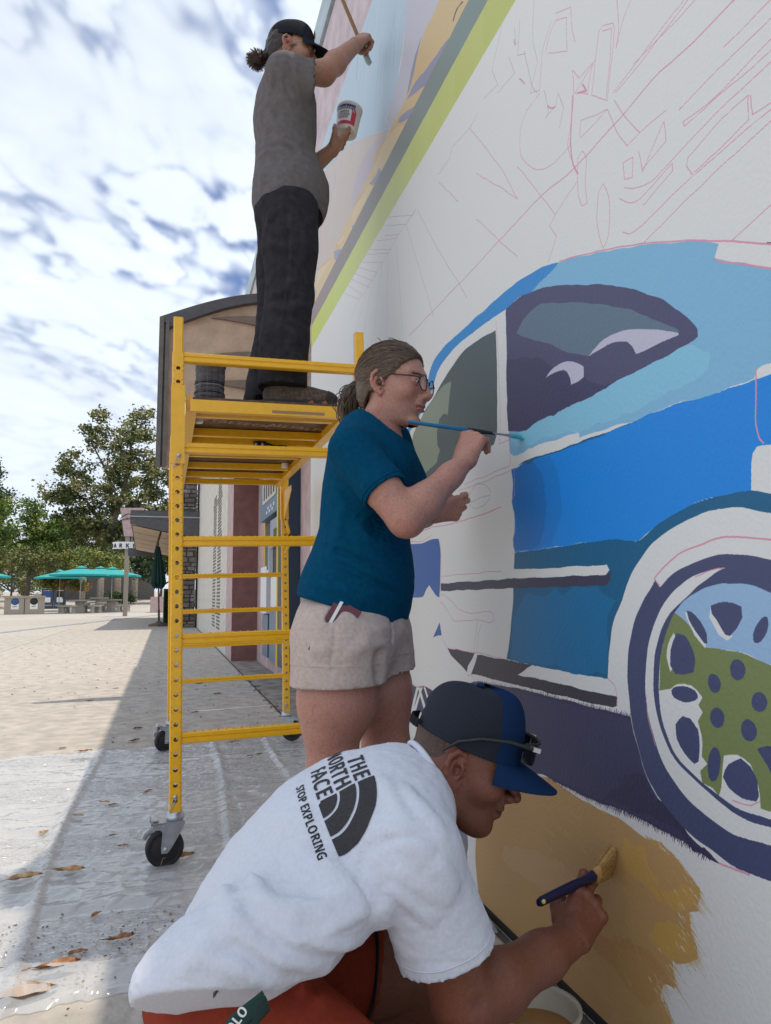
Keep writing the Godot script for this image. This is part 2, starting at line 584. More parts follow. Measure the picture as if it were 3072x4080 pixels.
func materials() -> void:
	var speck := noise_tex(0.02, 3, 0.78, 1.0, 512, 6)
	var soft := noise_tex(0.008, 5, 0.86, 1.0, 512, 5)
	var blotch := noise_tex(0.012, 7, 0.62, 1.0, 512, 6)
	var paving := noise_tex(0.010, 8, 0.80, 1.0, 1024, 8)
	var peel := normal_tex(0.035, 9, 3.0, 512, 3)
	var rough := normal_tex(0.06, 13, 5.0, 512, 5)
	var weave := normal_tex(0.16, 15, 2.0, 512, 2)
	M.brushed = brush_tex()
	M.stipple = normal_tex(0.16, 19, 1.2, 1024, 3)
	M.peel = peel; M.rough = rough; M.speck = speck; M.soft = soft; M.blotch = blotch
	M.concrete = grain(mat(lin(0.52, 0.48, 0.43), 0.92), paving, rough, 0.6, 0.4)
	M.concrete2 = grain(mat(lin(0.49, 0.452, 0.405), 0.92), paving, rough, 0.53, 0.4)
	M.joint = grain(mat(lin(0.12, 0.105, 0.09), 0.95), speck, rough, 1.0, 0.6)
	M.apron = grain(mat(lin(0.36, 0.33, 0.30), 0.92), blotch, rough, 0.6, 0.6)
	M.wall = grain(mat(lin(0.84, 0.84, 0.82), 0.55), soft, peel, 2.4, 0.35)
	M.pink = grain(mat(lin(0.58, 0.42, 0.41), 0.85), soft, rough, 1.2, 0.5)
	M.palepink = grain(mat(lin(0.66, 0.55, 0.585), 0.8), soft, rough, 1.2, 0.4)
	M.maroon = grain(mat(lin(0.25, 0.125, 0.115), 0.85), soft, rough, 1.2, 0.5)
	M.cream = grain(mat(lin(0.72, 0.68, 0.60), 0.85), soft, rough, 1.2, 0.4)
	M.beige = grain(mat(lin(0.64, 0.49, 0.35), 0.85), soft, rough, 0.8, 0.4)
	M.shadetaupe = grain(mat(lin(0.26, 0.205, 0.165), 0.8), soft, peel, 1.5, 0.2)  # dark tone for the hood's crescents, shade on the beige given as colour
	M.trim = grain(mat(lin(0.48, 0.58, 0.64), 0.6), soft, peel, 1.0, 0.2)
	M.charcoal = grain(mat(lin(0.10, 0.098, 0.108), 0.6), soft, peel, 1.5, 0.2)
	M.greyband = grain(mat(lin(0.155, 0.14, 0.13), 0.6), soft, peel, 1.5, 0.2)
	M.navy = mat(lin(0.018, 0.040, 0.075), 0.4)
	M.signblue = mat(lin(0.10, 0.17, 0.26), 0.35)
	M.yellow = mat(lin(0.75, 0.52, 0.03), 0.45)
	M.white = mat(lin(0.75, 0.75, 0.75), 0.5)
	M.black = mat(lin(0.012, 0.012, 0.013), 0.5)
	M.darkglass = mat(lin(0.008, 0.010, 0.012), 0.08)
	M.stone = [grain(mat(lin(0.30, 0.26, 0.235), 0.9), blotch, rough, 2.0, 1.0), grain(mat(lin(0.22, 0.19, 0.175), 0.9), blotch, rough, 2.0, 1.0), grain(mat(lin(0.40, 0.355, 0.32), 0.9), blotch, rough, 2.0, 1.0)]
	M.mortar = mat(lin(0.06, 0.05, 0.045), 0.95)
	# scaffold
	M.enamel = grain(mat(lin(0.92, 0.49, 0.012), 0.32), noise_tex(0.03, 61, 0.95, 1.0, 256, 4), peel, 3.0, 0.04, false)
	M.enamel.clearcoat_enabled = true
	M.enamel.clearcoat = 0.25
	M.enamel.clearcoat_roughness = 0.25
	M.zinc = grain(mat(lin(0.55, 0.57, 0.60), 0.36, 0.85), soft, peel, 6.0, 0.1, false)
	M.rubber = grain(mat(lin(0.018, 0.015, 0.017), 0.62), speck, peel, 8.0, 0.2, false)
	M.plywood = grain(mat(lin(0.15, 0.085, 0.048), 0.42), noise_tex(0.02, 71, 0.6, 1.0, 512, 5), peel, 1.4, 0.15)
	M.plyprint = mat(lin(0.33, 0.21, 0.12), 0.5)
	M.nylon = mat(lin(0.72, 0.70, 0.64), 0.5)
	# plastic sheet
	var film := StandardMaterial3D.new()
	film.transparency = BaseMaterial3D.TRANSPARENCY_ALPHA
	film.albedo_color = Color(0.86, 0.88, 0.91, 0.33)
	film.roughness = 0.13
	film.normal_enabled = true
	film.normal_texture = normal_tex(0.03, 81, 5.0, 512, 4, 0.35)
	film.normal_scale = 1.0
	film.uv1_triplanar = true
	film.uv1_world_triplanar = true
	film.uv1_scale = Vector3.ONE * 1.3
	M.film = film
	# plaza
	M.teal = mat(lin(0.012, 0.30, 0.30), 0.75)
	M.teal.backlight_enabled = true
	M.teal.backlight = Color(0.02, 0.16, 0.16)
	M.darkgreen = mat(lin(0.008, 0.045, 0.040), 0.8)
	M.tan = grain(mat(lin(0.45, 0.39, 0.32), 0.9), speck, rough, 3.0, 0.5)
	M.binblue = mat(lin(0.055, 0.065, 0.10), 0.5)
	M.tablestone = grain(mat(lin(0.52, 0.46, 0.39), 0.9), speck, rough, 3.0, 0.5)
	M.steel = mat(lin(0.35, 0.35, 0.35), 0.4, 0.7)
	M.bark = grain(mat(lin(0.20, 0.165, 0.13), 0.95), blotch, rough, 1.0, 1.0)
	# cloth and skin
	M.jeans = grain(mat(lin(0.048, 0.046, 0.054), 0.9), noise_tex(0.010, 91, 0.72, 1.0, 512, 5), weave, 4.0, 0.5, false)
	M.greytee = grain(mat(lin(0.175, 0.160, 0.165), 0.95), noise_tex(0.012, 92, 0.84, 1.0, 512, 4), weave, 5.0, 0.5, false)
	M.bluetee = grain(mat(lin(0.002, 0.072, 0.150), 0.9), noise_tex(0.02, 93, 0.80, 1.0, 512, 5), weave, 6.0, 0.35, false)
	M.whitetee = grain(mat(lin(0.66, 0.685, 0.765), 0.95), noise_tex(0.03, 94, 0.93, 1.0, 512, 5), weave, 7.0, 0.3, false)
	M.khaki = grain(mat(lin(0.60, 0.49, 0.44), 0.92), noise_tex(0.02, 95, 0.85, 1.0, 512, 5), weave, 7.0, 0.4, false)
	M.redcloth = grain(mat(lin(0.30, 0.050, 0.028), 0.92), noise_tex(0.02, 96, 0.85, 1.0, 512, 5), weave, 8.0, 0.4, false)
	M.capnavy = grain(mat(lin(0.010, 0.030, 0.085), 0.85), null, weave, 10.0, 0.5, false)
	M.capdark = grain(mat(lin(0.020, 0.022, 0.028), 0.9), null, weave, 8.0, 0.5, false)
	M.thread = mat(lin(0.06, 0.055, 0.06), 0.9)
	M.print = grain(mat(lin(0.062, 0.062, 0.068), 0.9), noise_tex(0.12, 97, 0.55, 1.0, 256, 2), null, 9.0, 1.0, false)
	M.inkdark = mat(lin(0.012, 0.012, 0.018), 0.8)
	M.skin = []
	for k in 3:
		var s := grain(mat(Color(1, 1, 1), 0.52), noise_tex(0.035, 100 + k, 0.80, 1.0, 512, 6), normal_tex(0.11, 110 + k, 1.6, 256, 3), 7.0, 0.35, false)
		s.vertex_color_use_as_albedo = true
		s.subsurf_scatter_enabled = true
		s.subsurf_scatter_strength = 0.12
		M.skin.append(s)
	for k in ["jeans", "greytee", "bluetee", "whitetee", "khaki", "redcloth", "capnavy", "capdark"]:
		M[k].metallic_specular = 0.15
	M.eye = mat(lin(0.7, 0.68, 0.66), 0.15)
	M.iris = mat(lin(0.03, 0.02, 0.012), 0.1)
	M.hair = mat(lin(0.060, 0.040, 0.028), 0.48)
	M.hairdark = mat(lin(0.022, 0.013, 0.010), 0.5)
	M.brow = mat(lin(0.035, 0.022, 0.016), 0.8)
	M.buzz = grain(mat(lin(0.035, 0.024, 0.018), 0.95), noise_tex(0.2, 120, 0.3, 1.0, 256, 2), rough, 9.0, 0.6, false)
	M.shoe = grain(mat(lin(0.19, 0.145, 0.115), 0.85), blotch, weave, 8.0, 0.6, false)
	M.sole = grain(mat(lin(0.055, 0.054, 0.058), 0.8), speck, rough, 8.0, 0.5, false)
	M.orange = mat(lin(0.38, 0.12, 0.03), 0.7)
	M.tortoise = grain(mat(lin(0.20, 0.075, 0.03), 0.25), noise_tex(0.05, 121, 0.05, 1.0, 128, 3), null, 25.0, 1.0, false)
	M.gold = mat(lin(0.75, 0.70, 0.60), 0.2, 1.0)
	M.leaf = []
	for c in [lin(0.62, 0.36, 0.15), lin(0.46, 0.21, 0.085), lin(0.66, 0.44, 0.22), lin(0.26, 0.14, 0.075)]:
		M.leaf.append(grain(mat(c, 0.75), blotch, rough, 6.0, 0.5, false))
	var pane := StandardMaterial3D.new()
	pane.transparency = BaseMaterial3D.TRANSPARENCY_ALPHA
	pane.albedo_color = Color(0.9, 0.93, 0.95, 0.10)
	pane.roughness = 0.03
	M.pane = pane

# faint, mostly level brush marks, for the painted wall
func brush_tex() -> ImageTexture:
	var a := noise(0.02, 17, 5).get_seamless_image(512, 64)
	a.resize(512, 512, Image.INTERPOLATE_CUBIC)
	var b := noise(0.012, 18, 5).get_seamless_image(512, 512)
	var c := noise(0.05, 21, 3).get_seamless_image(64, 512)
	c.resize(512, 512, Image.INTERPOLATE_CUBIC)
	var da := a.get_data(); var db := b.get_data(); var dc := c.get_data()
	var out := PackedByteArray()
	out.resize(512 * 512)
	for k in out.size(): out[k] = clampi(int(255.0 - 34.0 * db[k] / 255.0 - 16.0 * dc[k] / 255.0 - 10.0 * da[k] / 255.0), 0, 255)
	return ImageTexture.create_from_image(Image.create_from_data(512, 512, false, Image.FORMAT_L8, out))


func rise(z: float) -> float:
	return smoothstep(45.0, 100.0, -z) * 1.6

func ground_and_sheet() -> void:
	var mb := MB.new()
	var xs := [-400.0, -120.0, -60.0, -40.0, -25.0, -15.0, -8.0, -4.0, -1.0, 2.0, 8.0, 15.0, 40.0, 120.0, 400.0]
	var zs := [60.0, 10.0, -5.0, -20.0, -40.0, -45.0, -55.0, -65.0, -75.0, -85.0, -95.0, -100.0, -150.0, -560.0]
	for a in xs.size() - 1:
		for b in zs.size() - 1:
			mb.quad(Vector3(xs[a], rise(zs[b]) - 0.013, zs[b]), Vector3(xs[a + 1], rise(zs[b]) - 0.013, zs[b]), Vector3(xs[a + 1], rise(zs[b + 1]) - 0.013, zs[b + 1]), Vector3(xs[a], rise(zs[b + 1]) - 0.013, zs[b + 1]))
	var g := put("ground", mb, M.concrete)
	g.set_meta("kind", "structure")
	# poured slabs, an open joint round each
	var under := MB.new()
	under.quad(Vector3(-13.2, -0.009, 2.0), Vector3(2.4, -0.009, 2.0), Vector3(2.4, -0.009, -44.0), Vector3(-13.2, -0.009, -44.0))
	put("joint_bed", under, M.joint, g)
	var us := [-13.1, -9.6, -6.1, -2.62, 0.885]
	var vs := [-2.0, 1.45, 4.9, 8.42, 11.9, 15.4, 18.9, 22.4, 25.9, 29.4, 32.9, 36.4, 39.9, 43.4]
	for a in us.size() - 1:
		for b in vs.size() - 1:
			slab(g, us[a] + 0.006, us[a + 1] - 0.006, vs[b] + 0.006, vs[b + 1] - 0.006, M.concrete if (a * 3 + b * 5) % 4 < 2 else M.concrete2)
	slab(g, 0.897, 1.262, 4.63, 10.4, M.apron)
	# line of white tape left on the paving beyond the scaffold
	var tape := MB.new()
	tape.box(Vector3(0.55, 0.0015, -6.08), Vector3(0.66, 0.002, 0.022), Basis(Vector3.UP, 0.16))
	tape.box(Vector3(0.33, 0.0017, -6.02), Vector3(0.30, 0.002, 0.018), Basis(Vector3.UP, 0.05))
	tag(put("tape_line", tape, M.white), "thin strip of white masking tape stuck on the paving beyond the scaffold", "tape")
	# drain channel across the plaza
	var dr := MB.new()
	dr.box(Vector3(-0.6, 0.004, -33.5), Vector3(0.28, 0.006, 20.0), Basis(Vector3.UP, -0.22))
	var drain := put("drain_strip", dr, grain(mat(lin(0.30, 0.34, 0.40), 0.6), M.speck, M.peel, 1.0, 0.3))
	drain.position = Vector3(-1.6, 0, 4)
	tag(drain, "long pale blue drain strip let into the sunlit plaza paving", "drain")
	drop_sheet()

func slab(g: Node, u0: float, u1: float, v0: float, v1: float, m: Material) -> void:
	var b := MB.new()
	var e := 0.010
	var t := 0.0
	b.quad(Vector3(u0 + e, t, -v0 - e), Vector3(u1 - e, t, -v0 - e), Vector3(u1 - e, t, -v1 + e), Vector3(u0 + e, t, -v1 + e))
	var o := [Vector3(u0, t - 0.006, -v0), Vector3(u1, t - 0.006, -v0), Vector3(u1, t - 0.006, -v1), Vector3(u0, t - 0.006, -v1)]
	var i := [Vector3(u0 + e, t, -v0 - e), Vector3(u1 - e, t, -v0 - e), Vector3(u1 - e, t, -v1 + e), Vector3(u0 + e, t, -v1 + e)]
	for k in 4:
		b.quad(o[k], o[(k + 1) % 4], i[(k + 1) % 4], i[k])
	put("slab", b, m, g)

func sheet_height(x: float, z: float, n1: FastNoiseLite, n2: FastNoiseLite) -> float:
	var h := 0.008
	# folds left from the packing, running out from the wall's foot and along it
	for c in [-0.92, -0.30, 0.28, 0.62]:
		var dx: float = absf(x - c - 0.03 * sin(z * 1.7 + c * 9.0) - 0.02 * z * (0.3 - c))
		h += 0.013 * maxf(0.0, 1.0 - dx / 0.028)
	for c in [-2.35, -3.15, -3.85]:
		var dz: float = absf(z - c - 0.10 * x - 0.03 * sin(x * 3.0 + c))
		h += 0.011 * maxf(0.0, 1.0 - dz / 0.045)
	# wrinkles
	var w := n1.get_noise_2d(x * 0.55 + z * 0.2, z * 2.4 - x * 0.9)
	h += 0.016 * maxf(0.0, 0.22 - absf(w)) * 2.0
	h += 0.014 * maxf(0.0, 0.16 - absf(n2.get_noise_2d(x * 1.1 + 9.0, z * 3.6 + x * 1.2))) * 2.0
	h += 0.004 * n2.get_noise_2d(x * 0.8, z * 2.0 + x * 0.7)
	# turned-over hem by the camera
	var near := absf(z + 1.98 - 0.06 * x)
	h += 0.016 * maxf(0.0, 1.0 - near / 0.06)
	return maxf(h, 0.003)

func drop_sheet() -> void:
	var n1 := noise(1.7, 201, 3)
	var n2 := noise(3.2, 202, 4)
	var mb := MB.new()
	var nx := 300
	var nz := 260
	for b in nz + 1:
		for a in nx + 1:
			var x := lerpf(-1.95, 0.88, float(a) / nx)
			var z0 := -1.88 - 0.04 * sin(x * 4.0) + 0.03 * n2.get_noise_1d(x * 3.0)
			var z1 := -4.66 + 0.05 * n1.get_noise_1d(x * 2.2) - 0.03 * x
			var z := lerpf(z0, z1, float(b) / nz)
			var y := sheet_height(x, z, n1, n2)
			if b == 0 or b == nz: y = 0.003
			mb.vert(Vector3(x, y, z), Vector3.UP)
	for b in nz:
		for a in nx:
			var k := b * (nx + 1) + a
			mb.i.append_array([k, k + 1, k + nx + 2, k, k + nx + 2, k + nx + 1])
	for k in mb.n.size(): mb.n[k] = Vector3.ZERO
	for k in range(0, mb.i.size(), 3):
		var p := mb.v[mb.i[k]]; var q := mb.v[mb.i[k + 1]]; var r := mb.v[mb.i[k + 2]]
		var f := (q - p).cross(r - p)
		for j in 3: mb.n[mb.i[k + j]] += f
	for k in mb.n.size(): mb.n[k] = mb.n[k].normalized()
	tag(put("drop_sheet", mb, M.film), "creased clear plastic drop sheet spread on the paving under the scaffold", "plastic sheet")

# ---------------------------------------------------------------- the building with the mural
func blk(called: String, x0: float, x1: float, y0: float, y1: float, v0: float, v1: float, m: Material, parent: Node) -> MeshInstance3D:
	var b := MB.new()
	b.box(Vector3((x0 + x1) / 2, (y0 + y1) / 2, -(v0 + v1) / 2), Vector3(x1 - x0, y1 - y0, v1 - v0))
	return put(called, b, m, parent)

func campus_building() -> void:
	var B := thing("campus_building", "long stucco building whose white end wall is being painted with a car mural", "building", Vector3(0.905, 0, -4.62))
	var at := Node3D.new()
	# parts are placed in world measures, then moved by the thing's own place
	var W := func(x0, x1, y0, y1, v0, v1, m, called): 
		var o := blk(called, x0, x1, y0, y1, v0, v1, m, B)
		o.position = -B.position
		return o
	at.free()
	W.call(0.905, 2.2, -0.05, 3.83, -9.0, 4.62, M.wall, "wall")
	W.call(0.905, 2.2, 3.83, 3.95, -9.0, 2.40, M.palepink, "wall")
	W.call(0.905, 2.2, 3.83, 4.545, 2.40, 10.4, M.palepink, "upper_wall")
	W.call(0.925, 2.2, 4.545, 4.565, 2.40, 10.4, M.black, "wall_joint")
	W.call(0.885, 2.2, 4.565, 4.80, 2.38, 10.4, M.trim, "parapet_cap")
	W.call(0.905, 2.2, 2.63, 3.83, 4.62, 10.4, M.pink, "lintel")
	W.call(0.906, 1.262, 2.624, 2.629, 4.625, 10.39, M.cream, "soffit")
	W.call(1.262, 2.2, -0.05, 2.63, 4.62, 10.4, M.pink, "recess_wall")
	W.call(0.905, 2.2, -0.05, 4.80, 10.4, 11.41, M.pink, "pillar")
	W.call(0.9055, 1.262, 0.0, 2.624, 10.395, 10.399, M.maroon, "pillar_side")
	W.call(0.905, 2.2, -0.05, 4.80, 11.41, 18.3, M.cream, "far_wall")
	W.call(0.925, 2.2, -0.05, 4.80, 18.3, 18.34, M.black, "expansion_joint")
	W.call(0.905, 2.2, -0.05, 3.93, 18.34, 23.6, M.cream, "far_wall")
	W.call(0.906, 2.2, 3.93, 4.80, 18.34, 23.6, M.palepink, "far_wall")
	W.call(0.899, 0.904, 0.0, 0.022, 0.0, 4.62, M.black, "wall_base_gap")
	arched_hood(B)
	wall_lettering(B)
	kiosk()
	stone_pier()

func arched_hood(B: Node3D) -> void:
	var outer := PackedVector2Array()
	var inner := PackedVector2Array()
	for k in 19:
		var t := k / 18.0
		outer.append(Vector2(lerpf(-0.1255, 1.063, t), 3.671 + 0.398 * sin(t * 1.45) - 0.014 * t))
		inner.append(Vector2(lerpf(-0.030, 1.063, t), 3.577 + 0.401 * sin(t * 1.45) - 0.014 * t))
	var hood := MB.new()
	for k in 18:
		var p := PackedVector2Array([outer[k], outer[k + 1], inner[k + 1], inner[k]])
		hood.prism(p, Transform3D(Basis.IDENTITY, Vector3(0, 0, -7.27)), 0.09)
	put("hood_arch", hood, M.charcoal, B).position = -B.position
	var leg := MB.new()
	leg.box(Vector3(-0.1035, 2.915, -7.215), Vector3(0.044, 1.502, 0.09))
	leg.box(Vector3(-0.0725, 2.910, -7.235), Vector3(0.018, 1.480, 0.05))
	leg.box(Vector3(-0.0470, 2.905, -7.212), Vector3(0.033, 1.460, 0.09))
	put("hood_post", leg, M.greyband, B).position = -B.position
	var back := PackedVector2Array([Vector2(-0.07, 2.168)])
	for q in inner: back.append(q + Vector2(0, 0.014))
	back.append(Vector2(1.063, 2.168))
	var bk := MB.new()
	bk.prism(back, Transform3D(Basis.IDENTITY, Vector3(0, 0, -7.288)), 0.03)
	put("hood_back", bk, M.beige, B).position = -B.position
	# three shallow curved ribs stand out from the back, shade put into their colour
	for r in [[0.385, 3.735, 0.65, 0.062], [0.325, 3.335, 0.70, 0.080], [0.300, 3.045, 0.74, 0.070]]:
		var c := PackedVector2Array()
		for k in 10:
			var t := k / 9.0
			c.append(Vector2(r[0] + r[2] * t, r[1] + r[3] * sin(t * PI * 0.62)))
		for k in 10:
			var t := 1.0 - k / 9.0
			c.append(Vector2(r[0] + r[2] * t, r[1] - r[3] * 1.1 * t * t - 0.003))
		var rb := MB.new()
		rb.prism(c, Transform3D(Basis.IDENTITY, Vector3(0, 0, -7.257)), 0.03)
		put("hood_shade_rib", rb, M.shadetaupe, B).position = -B.position

# tall strokes cut into the far wall, read from below as a column of letters
func wall_lettering(B: Node3D) -> void:
	var rng := RandomNumberGenerator.new()
	rng.seed = 5
	var mb := MB.new()
	for col_ in 2:
		for k in 44:
			var y := 0.35 + k * 0.062
			if col_ == 1 and k > 40: continue
			var v: float = 13.1 + col_ * 1.25
			var w: float = 0.75 if (k % 11) not in [4, 5] else 1.1
			mb.box(Vector3(0.902, y, -v - rng.randf() * 0.06), Vector3(0.008, 0.030, w))
	put("wall_mark", mb, mat(lin(0.16, 0.14, 0.12), 0.8), B).position = -B.position
	B.get_child(B.get_child_count() - 1).set_meta("kind", "stuff")

func kiosk() -> void:
	var K := thing("cash_machine_kiosk", "navy blue cash machine booth with yellow edge strips in the pink recess", "kiosk", Vector3(1.262, 0, -8.2))
	var W := func(x0, x1, y0, y1, v0, v1, m, called):
		var o := blk(called, x0, x1, y0, y1, v0, v1, m, K)
		o.position = -K.position
		return o
	W.call(1.14, 1.258, 0.18, 2.52, 6.98, 7.60, M.navy, "side_panel")
	W.call(1.130, 1.150, 0.18, 2.52, 7.60, 7.68, M.yellow, "yellow_strip")
	W.call(1.225, 1.258, 0.18, 2.52, 7.68, 9.22, M.navy, "back_panel")
	W.call(1.145, 1.225, 1.84, 2.42, 7.68, 9.22, M.signblue, "sign_box")
	W.call(1.205, 1.225, 0.18, 2.42, 9.22, 9.27, M.yellow, "yellow_strip")
	W.call(1.16, 1.225, 0.18, 0.74, 7.70, 8.40, M.signblue, "lower_panel")
	W.call(1.165, 1.225, 0.74, 1.12, 7.70, 8.35, M.white, "machine_cabinet")
	W.call(1.15, 1.225, 0.70, 1.26, 8.62, 9.16, M.white, "machine_cabinet")
	W.call(1.17, 1.225, 0.18, 0.68, 8.62, 9.10, M.signblue, "lower_panel")
	W.call(1.20, 1.225, 1.12, 1.80, 7.70, 8.60, M.black, "machine_bay")
	W.call(1.16, 1.20, 1.46, 1.78, 7.70, 8.40, grain(mat(lin(0.38, 0.40, 0.46), 0.4), M.soft, M.peel, 2.0, 0.1), "screen_panel")
	W.call(1.155, 1.16, 1.50, 1.66, 7.76, 8.10, mat(lin(0.10, 0.14, 0.05), 0.2), "screen")
	W.call(1.15, 1.20, 1.18, 1.58, 8.44, 8.60, M.white, "notice_frame")
	W.call(1.146, 1.15, 1.21, 1.55, 8.47, 8.57, mat(lin(0.06, 0.13, 0.33), 0.5), "notice")
	W.call(1.135, 1.145, 2.03, 2.36, 7.82, 8.95, mat(lin(0.55, 0.50, 0.42), 0.5), "logo_plate")
	for k in 5:
		var fig := MB.new()
		var v := 7.98 + k * 0.20
		var hh: float = [0.17, 0.21, 0.18, 0.22, 0.16][k]
		fig.box(Vector3(1.133, 2.07 + hh * 0.5, -v), Vector3(0.004, hh, 0.085))
		fig.ball(Vector3(1.134, 2.095 + hh, -v), Vector3(0.003, 0.030, 0.040))
		put("logo_figure", fig, M.black, K).position = -K.position
	for k in 6:
		var lines := MB.new()
		lines.box(Vector3(1.143, 1.945 - (k % 2) * 0.045, -8.02 - k * 0.115), Vector3(0.005, 0.035, 0.075))
		put("sign_letter", lines, M.white, K).position = -K.position

func stone_pier() -> void:
	var S := thing("stone_pier", "stacked grey stone pier seen past the far end of the building", "pier", Vector3(0.5, 0, -22.6))
	var core := MB.new()
	core.box(Vector3(0, 2.9, 0), Vector3(0.66, 5.8, 1.2))
	put("core", core, M.mortar, S)
	var rng := RandomNumberGenerator.new()
	rng.seed = 77
	var y := 0.0
	while y < 5.75:
		var h := rng.randf_range(0.075, 0.17)
		var x := -0.36
		while x < 0.33:
			var w := minf(rng.randf_range(0.14, 0.36), 0.36 - x)
			if w < 0.05: break
			var d := rng.randf_range(0.02, 0.055)
			var b := MB.new()
			var e := 0.014
			var a := Vector3(x + 0.008, y + 0.006, 0.6)
			var f := Vector3(x + w - 0.008, y + h - 0.008, 0.6 + d)
			var j := func(): return rng.randf_range(-0.012, 0.012)
			var q := [Vector3(a.x, a.y, a.z), Vector3(f.x, a.y + j.call(), a.z), Vector3(f.x, f.y, a.z), Vector3(a.x, f.y + j.call(), a.z)]
			var p := [Vector3(a.x + e, a.y + e + j.call(), f.z), Vector3(f.x - e, a.y + e, f.z + j.call()), Vector3(f.x - e, f.y - e + j.call(), f.z), Vector3(a.x + e, f.y - e, f.z + j.call())]
			b.quad(p[0], p[1], p[2], p[3])
			for k in 4: b.quad(q[k], q[(k + 1) % 4], p[(k + 1) % 4], p[k])
			put("stone", b, M.stone[rng.randi() % 3], S)
			x += w
		y += h


# ---------------------------------------------------------------- the mural: flat paint on the wall, in wall metres (along the wall, up)
var tiles := []
var OCHRE_EDGE := []
var NAVY_EDGE := []

class Tile:
	var im: Image
	var v0: float
	var y1: float
	var sx: float
	var sy: float
	var w: int
	var h: int

	func _init(va: float, vb: float, ya: float, yb: float, px: int, py: int) -> void:
		v0 = va; y1 = yb; w = px; h = py
		sx = px / (vb - va); sy = py / (yb - ya)
		im = Image.create(px, py, false, Image.FORMAT_RGB8)

	func fill(p: PackedVector2Array, c: Color, wob: FastNoiseLite) -> void:
		var q := PackedVector2Array()
		for a in p: q.append(Vector2((a.x - v0) * sx, (y1 - a.y) * sy))
		var lo := 1e9
		var hi := -1e9
		for a in q:
			lo = minf(lo, a.y); hi = maxf(hi, a.y)
		var m := q.size()
		for row in range(maxi(0, int(lo)), mini(h, int(hi) + 2)):
			var yy := row + 0.5
			var xs := []
			for k in m:
				var a := q[k]; var b := q[(k + 1) % m]
				if (a.y <= yy) != (b.y <= yy):
					xs.append(a.x + (yy - a.y) / (b.y - a.y) * (b.x - a.x))
			xs.sort()
			for k in range(0, xs.size() - 1, 2):
				var x0 := maxi(0, roundi(xs[k])); var x1 := mini(w, roundi(xs[k + 1]))
				if x1 > x0: im.fill_rect(Rect2i(x0, row, x1 - x0, 1), c)

func hand_drawn(p: PackedVector2Array, closed: bool, amount: float) -> PackedVector2Array:
	var wob := noise(9.0, 301, 3)
	var out := PackedVector2Array()
	var m := p.size()
	for k in (m if closed else m - 1):
		var a := p[k]; var b := p[(k + 1) % m]
		# a rounded course through the corners, so that curves stay curves
		var a0 := p[(k - 1 + m) % m] if (closed or k > 0) else a
		var b1 := p[(k + 2) % m] if (closed or k < m - 2) else b
		var n := maxi(1, int(a.distance_to(b) / 0.012))
		var sharp_a := (a - a0).angle_to(b - a); var sharp_b := (b - a).angle_to(b1 - b)
		var ta := Vector2.ZERO if absf(sharp_a) > 0.75 else (b - a0) * 0.5
		var tb := Vector2.ZERO if absf(sharp_b) > 0.75 else (b1 - a) * 0.5
		var L := a.distance_to(b)
		ta = ta.limit_length(L) if ta != Vector2.ZERO else (b - a)
		tb = tb.limit_length(L) if tb != Vector2.ZERO else (b - a)
		for j in n:
			var t := float(j) / n
			var t2 := t * t; var t3 := t2 * t
			var q := a * (2 * t3 - 3 * t2 + 1) + ta * (t3 - 2 * t2 + t) + b * (-2 * t3 + 3 * t2) + tb * (t3 - t2)
			out.append(q + Vector2(wob.get_noise_2d(q.x, q.y), wob.get_noise_2d(q.x + 50.0, q.y)) * amount)
	if not closed: out.append(p[m - 1])
	return out

func flat_points(a: Array) -> PackedVector2Array:
	var p := PackedVector2Array()
	for k in range(0, a.size(), 2): p.append(Vector2(a[k], a[k + 1]) * 0.001)
	return p

func patch(c: Color, a: Array, amount := 0.005) -> void:
	var p := hand_drawn(flat_points(a), true, amount)
	for t in tiles: t.fill(p, c, null)

func pen(c: Color, a: Array, width := 0.0018) -> void:
	var p := hand_drawn(flat_points(a), false, 0.003)
	for k in p.size() - 1:
		var d := (p[k + 1] - p[k])
		if d.length() < 1e-5: continue
		d = d.normalized()
		var s := Vector2(-d.y, d.x) * width * 0.5
		var e := d * 0.0008
		var quad := PackedVector2Array([p[k] + s - e, p[k + 1] + s + e, p[k + 1] - s + e, p[k] - s - e])
		for t in tiles: t.fill(quad, c, null)

func round_patch(c: Color, cv: float, cy_: float, rv: float, ry: float, turn := 0.0) -> void:
	var p := PackedVector2Array()
	for k in 40:
		var a := TAU * k / 40.0
		p.append(Vector2(cv, cy_) * 0.001 + Vector2(cos(a) * rv, sin(a) * ry).rotated(turn) * 0.001)
	for t in tiles: t.fill(p, c, null)

